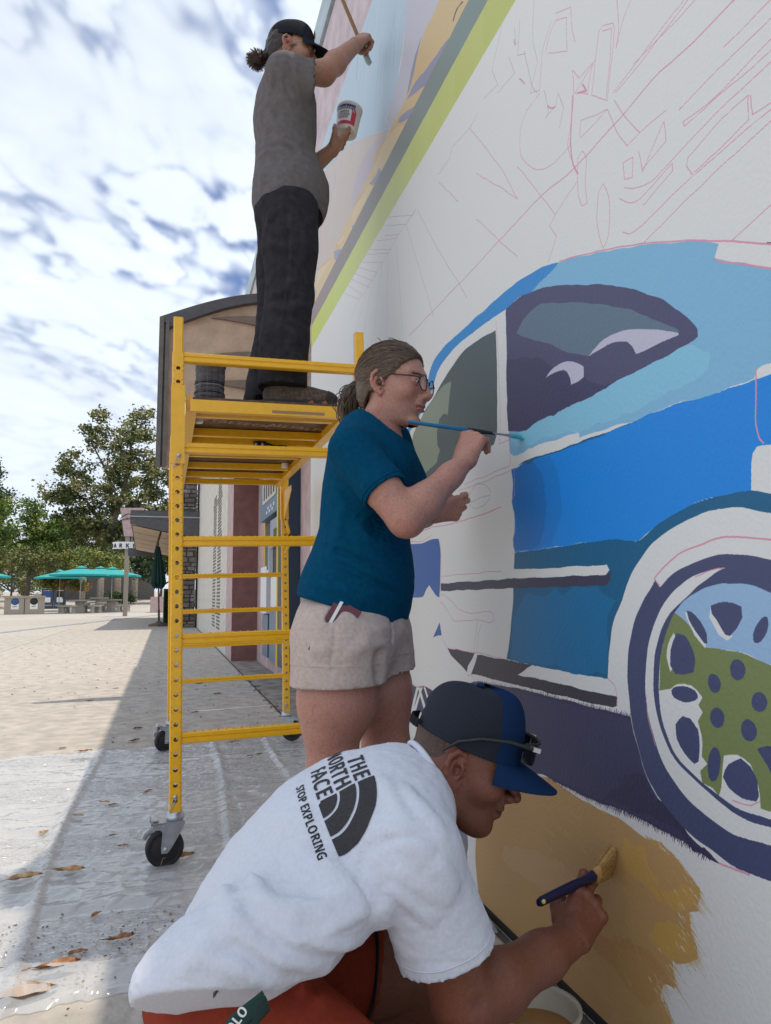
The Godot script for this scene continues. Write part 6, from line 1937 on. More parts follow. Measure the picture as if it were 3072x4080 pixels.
# a head in its own axes: x the way it looks, y up, z its right side
func head_field(p: Dictionary) -> Field:
	var f := Field.new(Vector3(-0.125, -0.175, -0.098), Vector3(0.140, 0.140, 0.098), p.get("cell", 0.0032))
	var jaw: float = p.get("jaw", 1.0)
	var full: float = p.get("full", 1.0)
	f.ell(Vector3(-0.014, 0.036, 0), Vector3(0.097, 0.090, 0.076), Basis.IDENTITY, 0.02)
	f.ell(Vector3(0.024, -0.006, 0), Vector3(0.066, 0.085, 0.065 * full), Basis.IDENTITY, 0.025)
	f.ell(Vector3(0.030, -0.058, 0), Vector3(0.053, 0.050, 0.050 * full), Basis.IDENTITY, 0.02)
	f.cap(p.get("neck_top", Vector3(-0.028, -0.03, 0)), p["neck_end"], p["neck_r"], p["neck_r"] * 1.04, 0.022)
	for s in [-1.0, 1.0]:
		f.cap(Vector3(-0.008, -0.040, s * 0.055 * jaw), Vector3(0.0, -0.070, s * 0.051 * jaw), 0.016, 0.014, 0.02)
		f.cap(Vector3(0.0, -0.070, s * 0.050 * jaw), Vector3(0.064, -0.103, s * 0.012), 0.0145, 0.013, 0.022)
		f.ell(Vector3(0.050, -0.020, s * 0.046 * full), Vector3(0.030, 0.024, 0.021), Basis.IDENTITY, 0.02)
		f.cap(Vector3(0.081, 0.030, 0), Vector3(0.062, 0.033, s * 0.047), 0.011, 0.010, 0.016)
	f.ell(Vector3(0.073, -0.100, 0), Vector3(0.018, 0.016, 0.022), Basis.IDENTITY, 0.016)
	for s in [-1.0, 1.0]:
		f.ell(Vector3(0.094, 0.009, s * 0.033), Vector3(0.019, 0.014, 0.021), Basis.IDENTITY, 0.012, -1.0)
	var nl: float = p.get("nose", 1.0)
	f.chain([Vector3(0.086, 0.020, 0), Vector3(0.097, -0.002, 0), Vector3(0.097 + 0.014 * nl, -0.022, 0)], [0.0075, 0.0085, 0.0100], 0.011)
	f.ell(Vector3(0.098 + 0.014 * nl, -0.0255, 0), Vector3(0.0115, 0.0095, 0.0125), Basis.IDENTITY, 0.006)
	for s in [-1.0, 1.0]:
		f.ell(Vector3(0.099, -0.029, s * 0.0125 * p.get("wing", 1.0)), Vector3(0.0115, 0.0090, 0.0080), Basis.IDENTITY, 0.006)
		f.ell(Vector3(0.105, -0.0385, s * 0.0065), Vector3(0.0045, 0.0040, 0.0030), Basis.IDENTITY, 0.003, -1.0)
	var lip: float = p.get("lip", 1.0)
	f.ell(Vector3(0.0885, -0.046, 0), Vector3(0.008, 0.014, 0.026), Basis.IDENTITY, 0.012)
	f.ell(Vector3(0.0915, -0.0535, 0), Vector3(0.0095, 0.0060 * lip, 0.022), Basis.IDENTITY, 0.005)
	f.ell(Vector3(0.0895, -0.0655, 0), Vector3(0.0100, 0.0070 * lip, 0.020), Basis.IDENTITY, 0.005)
	f.chain([Vector3(0.080, -0.0580, -0.026), Vector3(0.0955, -0.0590, -0.014), Vector3(0.1020, -0.0594, 0), Vector3(0.0955, -0.0590, 0.014), Vector3(0.080, -0.0580, 0.026)], [0.0016, 0.0022, 0.0022, 0.0022, 0.0016], 0.0025, -1.0)
	f.fold([Vector3(0.098, -0.030, 0.017), Vector3(0.088, -0.045, 0.028), Vector3(0.080, -0.060, 0.032)], 0.006, -0.0020)
	f.fold([Vector3(0.098, -0.030, -0.017), Vector3(0.088, -0.045, -0.028), Vector3(0.080, -0.060, -0.032)], 0.006, -0.0020)
	for s in [-1.0, 1.0]:
		f.ell(Vector3(0.0765, 0.0105, s * 0.032), Vector3(0.0135, 0.0125, 0.0155), Basis.IDENTITY, 0.004)
		f.ell(Vector3(0.0900, 0.0085, s * 0.0335), Vector3(0.0085, 0.0042, 0.0112), Basis.IDENTITY, 0.0015, -1.0)
		f.fold([Vector3(0.090, 0.0155, s * 0.023), Vector3(0.090, 0.0165, s * 0.032), Vector3(0.084, 0.0145, s * 0.044)], 0.003, -0.0014)
		# ear
		var fl := 0.42
		var e := func(a: float, b: float, out := 0.0) -> Vector3: return Vector3(-0.012 - a * cos(fl), -0.006 + b, s * (0.0715 + a * sin(fl) + 0.005 + out))
		f.ell(e.call(0.005, 0.003, -0.004), Vector3(0.018, 0.027, 0.0045), Basis(Vector3.UP, -s * fl), 0.006)
		var hx := [[-0.012, 0.004], [-0.014, 0.018], [-0.005, 0.031], [0.010, 0.033], [0.021, 0.021], [0.022, 0.004], [0.016, -0.011], [0.006, -0.023], [-0.006, -0.030], [-0.012, -0.022]]
		var pts := []
		for q in hx: pts.append(e.call(q[0], q[1], 0.001))
		f.chain(pts, [0.0042, 0.0045, 0.0050, 0.0052, 0.0050, 0.0048, 0.0046, 0.0052, 0.0056, 0.0044], 0.003)
		f.chain([e.call(0.000, 0.021), e.call(0.011, 0.013), e.call(0.013, -0.002), e.call(0.006, -0.014)], [0.003, 0.0036, 0.0038, 0.0036], 0.003)
		f.ell(e.call(-0.001, -0.001, 0.003), Vector3(0.0085, 0.0105, 0.0075), Basis(Vector3.UP, -s * fl), 0.003, -1.0)
		f.ell(e.call(-0.0115, -0.004, 0.001), Vector3(0.0045, 0.0055, 0.004), Basis.IDENTITY, 0.003)
	return f

func head_paint(skin: Color, p: Dictionary) -> Variant:
	var lipc: Color = p.get("lip_colour", Color(skin.r * 0.80, skin.g * 0.55, skin.b * 0.58))
	var hairc: Color = p.get("scalp", skin)
	var line: float = p.get("hairline", 9.0)
	var red := Color(skin.r * 1.02, skin.g * 0.72, skin.b * 0.72)
	var stubble: float = p.get("stubble", 0.0)
	var specks := noise(260.0, 501, 2)
	return func(q: Vector3, _n: Vector3) -> Color:
		var c := skin
		var w := exp(-pow((q - Vector3(0.070, -0.022, signf(q.z) * 0.044)).length() / 0.024, 2.0)) * 0.55
		w = maxf(w, exp(-pow((q - Vector3(0.112, -0.024, 0)).length() / 0.014, 2.0)) * 0.5)
		if absf(q.z) > 0.070 and q.x < 0.01: w = maxf(w, 0.6)
		c = c.lerp(red, w)
		if q.x > 0.083 and absf(q.z) < 0.026:
			var up: float = -0.0520 + 0.0 * q.z
			var lo: float = -0.0715 + absf(q.z) * 0.22
			if q.y < up - absf(q.z) * 0.10 and q.y > lo: c = c.lerp(lipc, smoothstep(0.026, 0.020, absf(q.z)) * 0.9)
			if absf(q.y + 0.0592) < 0.0017: c = c.darkened(0.45)
		# eyelashes and lids
		for s in [-1.0, 1.0]:
			var d: Vector3 = q - Vector3(0.086, 0.0128, s * 0.0335)
			if absf(d.y) < 0.0016 and absf(d.z) < 0.013 and q.x > 0.074: c = c.darkened(0.6)
		if stubble > 0.0 and q.y < -0.035 and q.x > 0.0 and absf(q.z) < 0.07:
			c = c.lerp(Color(0.05, 0.035, 0.03), stubble * (0.5 + 0.5 * specks.get_noise_3dv(q)))
		if p.get("scalp") and absf(q.z) > 0.056 and absf(q.z) < 0.0715 and q.x > -0.006 and q.x < 0.020 and q.y > -0.034 and q.y < 0.06:
			c = c.lerp(hairc, smoothstep(0.020, 0.010, q.x) * smoothstep(-0.034, -0.018, q.y) * 0.85)
		# short hair at the back and the sides
		var back: float = smoothstep(0.012, -0.006, q.x - (0.022 if q.y > -0.012 else -0.030)) if absf(q.z) < 0.0712 else 0.0
		var lowline: float = smoothstep(line - 0.022, line + 0.016, q.y + 0.30 * (q.x + 0.05))
		c = c.lerp(hairc, back * lowline * (0.80 + 0.35 * specks.get_noise_3dv(q * 1.7)))
		return c

func eyes(owner: Node, X: Transform3D) -> void:
	for s in [-1.0, 1.0]:
		var mb := MB.new()
		mb.ball(X * Vector3(0.0760, 0.0095, s * 0.0325), Vector3.ONE * 0.0122 * X.basis.get_scale().x, Basis.IDENTITY, 10, 14)
		var e := put("eye", mb, M.eye, owner)
		var ir := MB.new()
		ir.ball(X * (Vector3(0.0760, 0.0095, s * 0.0325) + Vector3(0.0098, -0.0012, 0.001)), Vector3(0.003, 0.0054, 0.0054) * X.basis.get_scale().x, X.basis.orthonormalized(), 8, 12)
		put("iris", ir, M.iris, e)

func brows(owner: Node, X: Transform3D, m: Material, thick := 1.0) -> void:
	var rng := RandomNumberGenerator.new()
	rng.seed = 61
	for s in [-1.0, 1.0]:
		var mb := MB.new()
		for k in 70:
			var t := rng.randf()
			var a := Vector3(lerpf(0.0945, 0.0745, t * t), lerpf(0.0255, 0.0285, sin(t * PI * 0.8)), s * lerpf(0.013, 0.049, t)) + Vector3(0, rng.randf_range(-0.0030, 0.0030) * thick * (1.1 - t * 0.6), 0)
			var b := a + Vector3(-0.003, rng.randf_range(0.0, 0.0025), s * 0.0062)
			mb.tube([X * a, X * (a.lerp(b, 0.5) + Vector3(0.0008, 0, 0)), X * b], [0.0006 * thick, 0.0006 * thick, 0.0002], 4)
		put("eyebrow", mb, m, owner)

# fingers by forward kinematics. d: wrist to knuckles, n: out of the back of the hand, l: towards the thumb
func hand(f: Field, wrist: Vector3, d: Vector3, n: Vector3, l: Vector3, curls: Array, thumb: Array, size := 1.0, spread := 0.05) -> Array:
	d = d.normalized()
	n = (n - d * n.dot(d)).normalized()
	var l2 := n.cross(d)
	if l2.dot(l) < 0.0: l2 = -l2
	l = l2
	var off := [0.031, 0.0105, -0.0105, -0.029]
	var reach := [0.090, 0.094, 0.088, 0.078]
	var bones := [[0.044, 0.026, 0.021], [0.048, 0.030, 0.022], [0.044, 0.028, 0.022], [0.034, 0.021, 0.019]]
	var rad := [0.0098, 0.0100, 0.0096, 0.0085]
	var tips := []
	f.cap(wrist - d * 0.05 * size, wrist + d * 0.012 * size, 0.027 * size, 0.026 * size, 0.012)
	for i in 4:
		var b: Vector3 = wrist + (d * reach[i] + l * off[i]) * size
		f.cap(wrist + (d * 0.012 + l * off[i] * 0.50) * size, b - n * 0.004 * size, 0.019 * size, 0.0118 * size, 0.014)
		f.ell(b + n * 0.0015 * size, Vector3.ONE * 0.0112 * size, Basis.IDENTITY, 0.006)
		var dir := (d + l * spread * (1.2 - i * 0.8)).normalized()
		var pt := b
		var ang := 0.0
		for j in 3:
			ang += deg_to_rad(curls[i][j])
			var bd := dir * cos(ang) - n * sin(ang)
			var q: Vector3 = pt + bd * bones[i][j] * size
			var r0: float = rad[i] * size * (1.0 - 0.10 * j); var r1: float = rad[i] * size * (0.92 - 0.11 * j)
			f.cap(pt, q, r0, r1, 0.004)
			if j == 0: f.ell(q, Vector3.ONE * r1 * 1.08, Basis.IDENTITY, 0.004)
			pt = q
		tips.append(pt)
	var tp := []
	for q in thumb: tp.append(wrist + (d * q[0] + l * q[1] - n * q[2]) * size)
	f.chain(tp, [0.0170 * size, 0.0125 * size, 0.0108 * size, 0.0088 * size], 0.008)
	f.ell(wrist + (d * 0.040 + l * 0.024 - n * 0.012) * size, Vector3.ONE * 0.019 * size, Basis.IDENTITY, 0.012)
	tips.append(tp[-1])
	var rb: Vector3 = wrist + (d * reach[2] + l * off[2]) * size
	var ra := deg_to_rad(curls[2][0])
	var rd := d * cos(ra) - n * sin(ra)
	tips.append(rb + rd * 0.024 * size)
	tips.append(rd)
	return tips

func skin_paint(skin: Color, hot: Array = []) -> Variant:
	var red := Color(skin.r * 1.0, skin.g * 0.74, skin.b * 0.72)
	var sp := noise(38.0, 502, 3)
	var fr := noise(190.0, 503, 2)
	return func(q: Vector3, _n: Vector3) -> Color:
		var w := 0.25 + 0.45 * sp.get_noise_3dv(q)
		for h in hot: w = maxf(w, exp(-(q - h[0]).length_squared() / (h[1] * h[1])) * 0.8)
		var c := skin.lerp(red, clampf(w, 0.0, 1.0))
		if fr.get_noise_3dv(q) > 0.42: c = c.darkened(0.13)
		return c

# brimmed cap: axes as the head's. returns the node
func ball_cap(owner: Node, X: Transform3D, front: Material, rear: Material, brim: Material, tall: float, split: float, dip := 0.0) -> void:
	var rows := 14
	var cols := 56
	var pt := func(u: float, t: float, grow: float) -> Vector3:
		var a := u * TAU
		var fr := cos(a)
		var seam := 0.0012 * (1.0 - pow(absf(sin(a * 3.0)), 0.25))
		var rx := 0.106 + grow; var rz := 0.0865 + grow
		var h := (tall + 0.010 * maxf(fr, 0.0))
		var g := pow(maxf(cos(t * PI * 0.5), 0.0), 0.50 - 0.10 * maxf(fr, 0.0))
		var y := 0.040 + dip * fr + (h - dip * fr) * pow(sin(t * PI * 0.5), 1.05) + grow
		return X * Vector3(-0.009 + (rx - seam) * fr * g, y, (rz - seam) * sin(a) * g)
	for part_ in 2:
		var mb := MB.new()
		for r in rows:
			for c in cols:
				var u0 := (c + 0.0) / cols - 0.5; var u1 := (c + 1.0) / cols - 0.5
				var is_front := absf((u0 + u1) * 0.5) < split
				if is_front != (part_ == 0): continue
				if not is_front and absf(absf((u0 + u1) * 0.5) - 0.5) < 0.055 and r < 4: continue   # the gap over the strap
				for lay in 2:
					var g: float = 0.0 if lay == 0 else -0.002
					var q := [pt.call(u0, float(r) / rows, g), pt.call(u1, float(r) / rows, g), pt.call(u1, float(r + 1) / rows, g), pt.call(u0, float(r + 1) / rows, g)]
					var nrm := func(u: float, t: float) -> Vector3:
						var e := 0.004
						var du: Vector3 = pt.call(u + e, t, 0.0) - pt.call(u - e, t, 0.0)
						var dt: Vector3 = pt.call(u, minf(t + 0.02, 0.995), 0.0) - pt.call(u, maxf(t - 0.02, 0.0), 0.0)
						return dt.cross(du).normalized()
					var k := mb.v.size()
					var us := [u0, u1, u1, u0]; var ts := [float(r) / rows, float(r) / rows, float(r + 1) / rows, float(r + 1) / rows]
					for j in 4:
						var nn: Vector3 = nrm.call(us[j], ts[j])
						if nn.length() < 0.5: nn = X.basis.y.normalized()
						if (nn.dot(q[j] - X * Vector3(-0.014, 0.03, 0)) < 0.0): nn = -nn
						mb.vert(q[j], nn if lay == 0 else -nn, Vector2(us[j] * 1.0, ts[j]))
					if lay == 0: mb.i.append_array([k, k + 3, k + 2, k, k + 2, k + 1])
					else: mb.i.append_array([k, k + 1, k + 2, k, k + 2, k + 3])
		put("cap_front" if part_ == 0 else "cap_crown", mb, front if part_ == 0 else rear, owner)
	var vb := MB.new()
	var nx := 22
	var ny := 8
	var vis := func(s: float, t: float) -> Vector3:
		var a := s * 0.98
		var base := Vector3(-0.009 + 0.107 * cos(a), 0.041 + dip * cos(a), 0.0875 * sin(a))
		var out := Vector3(0.078 * pow(maxf(cos(s * PI * 0.5), 0.0), 0.55), 0, 0.010 * s)
		var p := base + out * t
		p.y -= t * 0.020 + 0.010 * t * s * s + 0.006 * t * t
		return X * p
	for lay in 2:
		for r in ny:
			for c in nx:
				var s0 := lerpf(-1, 1, float(c) / nx); var s1 := lerpf(-1, 1, float(c + 1) / nx)
				var t0 := float(r) / ny; var t1 := float(r + 1) / ny
				var dn: Vector3 = X.basis.y.normalized() * (0.0 if lay == 0 else -0.0035)
				var k := vb.v.size()
				for q in [[s0, t0], [s1, t0], [s1, t1], [s0, t1]]:
					var e := 0.02
					var du: Vector3 = vis.call(q[0] + e, q[1]) - vis.call(q[0] - e, q[1])
					var dt: Vector3 = vis.call(q[0], q[1] + e) - vis.call(q[0], q[1] - e)
					var nn := du.cross(dt).normalized()
					if nn.dot(X.basis.y) < 0.0: nn = -nn
					vb.vert(vis.call(q[0], q[1]) + dn, nn if lay == 0 else -nn, Vector2(q[0], q[1]))
				if lay == 0: vb.i.append_array([k, k + 1, k + 2, k, k + 2, k + 3])
				else: vb.i.append_array([k, k + 3, k + 2, k, k + 2, k + 1])
	for c in nx:
		var s0 := lerpf(-1, 1, float(c) / nx); var s1 := lerpf(-1, 1, float(c + 1) / nx)
		var dn: Vector3 = X.basis.y.normalized() * -0.0035
		vb.quad(vis.call(s0, 1.0), vis.call(s1, 1.0), vis.call(s1, 1.0) + dn, vis.call(s0, 1.0) + dn)
	put("cap_visor", vb, brim, owner)
	var bt := MB.new()
	bt.ball(X * Vector3(-0.014, 0.042 + tall + 0.001, 0), Vector3(0.009, 0.005, 0.009), X.basis.orthonormalized())
	put("cap_button", bt, brim, owner)

# the head's place, found from where its right ear sits
func frame_at_ear(ear: Vector3, yaw: float, pitch: float, roll: float, size := 1.0) -> Transform3D:
	var x := frame_of(Vector3.ZERO, yaw, pitch, roll, size)
	x.origin = ear - x.basis * Vector3(-0.012, -0.006, 0.078)
	return x

func frame_of(origin: Vector3, yaw: float, pitch: float, roll: float, size := 1.0) -> Transform3D:
	# yaw turns the look from the wall (+x) towards the camera, pitch nods down, roll tips the crown towards its right
	var b := Basis(Vector3.UP, -yaw) * Basis(Vector3(0, 0, 1), -pitch) * Basis(Vector3(1, 0, 0), roll)
	return Transform3D(b.scaled(Vector3.ONE * size), origin)

# text laid on a cloth surface: every corner of the lettering is dropped on to the field along -up
func print_on(f: Field, mesh: Mesh, X: Transform3D, lift: float) -> MB:
	var mb := MB.new()
	for s in mesh.get_surface_count():
		var a := mesh.surface_get_arrays(s)
		var v: PackedVector3Array = a[Mesh.ARRAY_VERTEX]
		var ix: PackedInt32Array = a[Mesh.ARRAY_INDEX]
		var nn: PackedVector3Array = a[Mesh.ARRAY_NORMAL]
		var dir := -X.basis.z.normalized()
		for k in range(0, ix.size(), 3):
			if nn[ix[k]].z < 0.5: continue
			drop_tri(f, mb, [v[ix[k]], v[ix[k + 1]], v[ix[k + 2]]], X, dir, lift, 0)
	return mb

func drop_tri(f: Field, mb: MB, t: Array, X: Transform3D, dir: Vector3, lift: float, depth: int) -> void:
	var e0: float = (X.basis * (t[1] - t[0])).length(); var e1: float = (X.basis * (t[2] - t[1])).length(); var e2: float = (X.basis * (t[0] - t[2])).length()
	if maxf(e0, maxf(e1, e2)) > 0.009 and depth < 6:
		var k := 0 if e0 >= e1 and e0 >= e2 else (1 if e1 >= e2 else 2)
		var a: Vector3 = t[k]; var b: Vector3 = t[(k + 1) % 3]; var c: Vector3 = t[(k + 2) % 3]
		var m := (a + b) * 0.5
		drop_tri(f, mb, [a, m, c], X, dir, lift, depth + 1)
		drop_tri(f, mb, [m, b, c], X, dir, lift, depth + 1)
		return
	var q := []
	for p in t:
		var w: Vector3 = X * Vector3(p.x, p.y, 0)
		var h := f.hit(w, dir, 0.35)
		q.append([h + f.grad(h) * lift, f.grad(h)])
	var k2 := mb.v.size()
	for j in 3: mb.vert(q[j][0], q[j][1])
	var fn: Vector3 = (q[1][0] - q[0][0]).cross(q[2][0] - q[0][0])
	if fn.dot(q[0][1]) >= 0.0: mb.i.append_array([k2, k2 + 1, k2 + 2])
	else: mb.i.append_array([k2, k2 + 2, k2 + 1])

func strands(mb: MB, paths: Array, r: float, rng: RandomNumberGenerator, tones: Array) -> void:
	mb.use_colour = true
	for p in paths:
		mb.colour = tones[rng.randi() % tones.size()]
		var rad := []
		for k in p.size(): rad.append(r * rng.randf_range(0.85, 1.15) * (1.0 if k < p.size() - 1 else 0.4))
		mb.tube(p, rad, 3, false)


func people() -> void:
	woman()
	kneeling_man()
	deck_man()

# ---------------------------------------------------------------- woman standing at the wall
func woman() -> void:
	var skin := Color(0.54, 0.275, 0.205)
	var yaw := deg_to_rad(40.0)
	var F := Vector3(cos(yaw), 0, sin(yaw))
	var R := Vector3(-sin(yaw), 0, cos(yaw))
	var Bd := Basis(F, Vector3.UP, R)
	var chest := Vector3(0.5269, 1.2583, -1.87)
	var waist := Vector3(0.5023, 1.0599, -1.87)
	var hips := Vector3(0.4873, 0.8184, -1.87)
	var neck := Vector3(0.5383, 1.3958, -1.87)
	var X := frame_at_ear(Vector3(0.5369, 1.4798, -1.8), yaw, deg_to_rad(7.0), 0.0, 0.97)
	var shR := Vector3(0.4402, 1.2787, -1.735); var elR := Vector3(0.5545, 1.0912, -1.635); var wrR := Vector3(0.7205, 1.2449, -1.66)
	var shL := Vector3(0.6297, 1.3604, -1.99); var elL := Vector3(0.725, 1.1516, -2.02); var wrL := Vector3(0.717, 1.1408, -1.9)
	# skin: one field for trunk, arms and legs, finer ones for the head and the hands
	var f := Field.new(Vector3(0.22, -0.02, -2.16), Vector3(0.86, 1.55, -1.52), 0.0085)
	f.ell(chest, Vector3(0.085, 0.17, 0.13), Bd, 0.03)
	f.ell(waist, Vector3(0.08, 0.20, 0.11), Bd, 0.03)
	f.ell(hips, Vector3(0.10, 0.14, 0.15), Bd, 0.03)
	f.cap(neck + Vector3(0, -0.06, 0), X.origin + Vector3(0, -0.03, 0), 0.054, 0.048, 0.03)
	f.ell(neck + F * 0.022 + Vector3(0, -0.095, 0), Vector3(0.068, 0.072, 0.085), Bd, 0.03)
	f.cap(shR, shL, 0.040, 0.040, 0.02)
	f.cap(shR, neck + Vector3(0, -0.03, 0), 0.036, 0.045, 0.02)
	f.chain([shR, shR.lerp(elR, 0.5), elR], [0.044, 0.050, 0.044], 0.02)
	f.chain([elR, elR.lerp(wrR, 0.30), elR.lerp(wrR, 0.75), wrR], [0.0425, 0.0435, 0.0310, 0.0250], 0.02)
	f.chain([shL, elL], [0.05, 0.040], 0.025)
	f.chain([elL, elL.lerp(wrL, 0.35), wrL], [0.040, 0.040, 0.027], 0.02)
	var kR := Vector3(0.4062, 0.5043, -1.8); var kL := Vector3(0.5831, 0.5072, -1.93)
	var aR := Vector3(kR.x - 0.06, 0.09, kR.z - 0.02); var aL := Vector3(kL.x - 0.05, 0.09, kL.z - 0.02)
	var hR := hips + R * 0.085 + Vector3(0, -0.05, 0); var hL := hips - R * 0.085 + Vector3(0, -0.05, 0)
	for q in [[hR, kR, aR], [hL, kL, aL]]:
		f.chain([q[0], q[0].lerp(q[1], 0.5), q[1] + Vector3(0, 0.07, 0)], [0.105, 0.096, 0.068], 0.03)
		f.chain([q[1] + Vector3(0, 0.08, 0), q[1] - Vector3(0, 0.02, 0)], [0.066, 0.060], 0.02)
		f.ell(q[1] + F * 0.016, Vector3(0.058, 0.056, 0.052), Bd, 0.02)
		f.chain([q[1] - Vector3(0, 0.02, 0), q[1].lerp(q[2], 0.35) - F * 0.018, q[2]], [0.056, 0.060, 0.040], 0.02)
		f.chain([q[2], q[2] + F * 0.13 + Vector3(0, -0.055, 0)], [0.042, 0.032], 0.02)
		f.ell(q[2] + F * 0.07 + Vector3(0, -0.06, 0), Vector3(0.125, 0.035, 0.042), Bd, 0.02)
	var nd := (X.origin - neck).normalized()
	var ncut := X.origin + Vector3(-0.02, -0.105, 0)
	var hdR := (Vector3(0.756, 1.3225, -1.675) - wrR).normalized()
	var body := MB.new()
	body.use_colour = true
	var paint = skin_paint(skin, [[elR, 0.05], [kR, 0.07], [kL, 0.07]])
	f.net(body, [[ncut + Vector3(0, 0.006, 0), Vector3.UP], [wrR + hdR * 0.008, hdR], [wrL + (wrL - elL).normalized() * 0.008, (wrL - elL).normalized()]], Transform3D.IDENTITY, paint)
	# head
	var hp := {"neck_end": X.affine_inverse() * (neck + Vector3(0, -0.06, 0)), "neck_top": X.affine_inverse() * (X.origin + Vector3(0, -0.03, 0)), "neck_r": 0.0495, "jaw": 0.90, "nose": 0.72, "lip": 0.85, "cell": 0.0034}
	var hf := head_field(hp)
	hf.cap(X.affine_inverse() * (neck + Vector3(0, -0.06, 0)), X.affine_inverse() * (X.origin + Vector3(0, -0.03, 0)), 0.0558, 0.0495, 0.03)
	var down := X.basis.inverse() * Vector3.DOWN
	hf.fold([Vector3(-0.030, -0.05, 0.050), Vector3(0.0, -0.10, 0.045), Vector3(0.02, -0.15, 0.035)], 0.012, 0.004)
	hf.sink(X.affine_inverse() * ncut, down.normalized(), 0.012, 0.003)
	hf.net(body, [[X.affine_inverse() * (ncut + Vector3(0, -0.012, 0)), down]], X, head_paint(skin, {"hairline": 9.0, "lip_colour": Color(0.42, 0.155, 0.135)}))
	# right hand with the brush
	var h := Field.new(wrR - Vector3(0.06, 0.06, 0.09), wrR + Vector3(0.17, 0.17, 0.09), 0.0032)
	var nR := Vector3(-0.70, 0.15, 0.68)
	h.cap(wrR.lerp(elR, 0.25), wrR, 0.0310, 0.0250, 0.012)
	var grip := hand(h, wrR, hdR, nR, nR.cross(hdR), [[62, 18, 14], [66, 22, 16], [66, 30, 22], [58, 40, 26]], [[0.020, 0.026, 0.012], [0.055, 0.036, 0.032], [0.082, 0.030, 0.058], [0.098, 0.018, 0.080]], 0.92, 0.02)
	h.sink(wrR, -hdR, 0.012, 0.003)
	h.net(body, [[wrR - hdR * 0.012, -hdR]], Transform3D.IDENTITY, paint)
	# left hand, loosely closed behind the forearm
	var dL := (wrL - elL).normalized() * 0.4 + Vector3(0.2, 0.1, 0.6)
	var h2 := Field.new(wrL - Vector3(0.10, 0.12, 0.10), wrL + Vector3(0.14, 0.12, 0.16), 0.004)
	h2.cap(wrL.lerp(elL, 0.3), wrL, 0.031, 0.027, 0.012)
	hand(h2, wrL, Vector3(0.75, 0.12, 0.25), Vector3(0.1, -0.3, 0.95), Vector3.UP, [[45, 70, 40], [50, 75, 40], [55, 75, 40], [60, 70, 40]], [[0.02, 0.028, 0.010], [0.05, 0.040, 0.03], [0.075, 0.03, 0.045], [0.09, 0.015, 0.05]], 0.90, 0.02)
	h2.sink(wrL, -(wrL - elL).normalized(), 0.012, 0.003)
	h2.net(body, [[wrL - (wrL - elL).normalized() * 0.012, -(wrL - elL).normalized()]], Transform3D.IDENTITY, paint)
	var W := put("person", body, M.skin[0])
	tag(W, "person in a teal blue t-shirt, beige shorts and glasses, brush raised to the painted car", "person")
	eyes(W, X)
	brows(W, X, M.brow, 0.8)
	woman_hair(W, X)
	woman_shirt(W, chest, waist, hips, neck, shR, elR, shL, elL, F, R, Bd)
	woman_shorts(W, hips, hR, kR, hL, kL, F, R, Bd)
	# shoes, hidden behind the kneeling man
	for q in [aR, aL]:
		var s := Field.new(q + Vector3(-0.16, -0.11, -0.16), q + Vector3(0.24, 0.06, 0.24), 0.008)
		s.ell(q + F * 0.06 + Vector3(0, -0.055, 0), Vector3(0.14, 0.045, 0.048), Bd, 0.02)
		s.ell(q + Vector3(0, -0.03, 0) - F * 0.01, Vector3(0.06, 0.055, 0.047), Bd, 0.02)
		s.cut(Vector3(0, 0.012, 0), Vector3.DOWN, q, 0.3)
		var sm := MB.new()
		s.net(sm)
		put("shoe", sm, M.sole, W)
	# ring and necklace
	var rg := MB.new()
	var rp: Vector3 = grip[5]
	var rd: Vector3 = grip[6]
	var rx := rd.cross(Vector3.UP).normalized()
	rg.lathe(PackedVector2Array([Vector2(0.0086, -0.0022), Vector2(0.0102, -0.0018), Vector2(0.0102, 0.0018), Vector2(0.0086, 0.0022)]), Transform3D(Basis(rx, rd, rx.cross(rd)), rp), 18)
	put("ring", rg, M.gold, W)
	var nk := MB.new()
	nk.tube([Vector3(0.5121, 1.3463, -1.775), Vector3(0.5221, 1.3122, -1.758), Vector3(0.5405, 1.2676, -1.745), Vector3(0.5563, 1.2468, -1.74), Vector3(0.5682, 1.2348, -1.738), Vector3(0.5731, 1.2509, -1.745), Vector3(0.5791, 1.2867, -1.77)], [0.0008], 5)
	nk.ball(Vector3(0.5671, 1.2269, -1.735), Vector3(0.004, 0.007, 0.002))
	put("necklace", nk, M.gold, W)
	glasses(X)
	fine_brush(wrR)
	var ph := MB.new()
	ph.box(Vector3.ZERO, Vector3(0.070, 0.14, 0.009))
	var pe := MB.new()
	var P := thing("phone", "maroon cased phone sticking out of the beige shorts pocket", "phone", Vector3(0.3948, 0.8604, -1.715) + Vector3(0.0, -0.035, 0.004))
	P.rotation = Vector3(-0.12, -0.30, -0.50)
	put("case", ph, mat(lin(0.11, 0.018, 0.040), 0.4), P)
	pe.box(Vector3(-0.018, 0.02, 0.0055), Vector3(0.008, 0.10, 0.003))
	put("case_edge", pe, M.white, P)

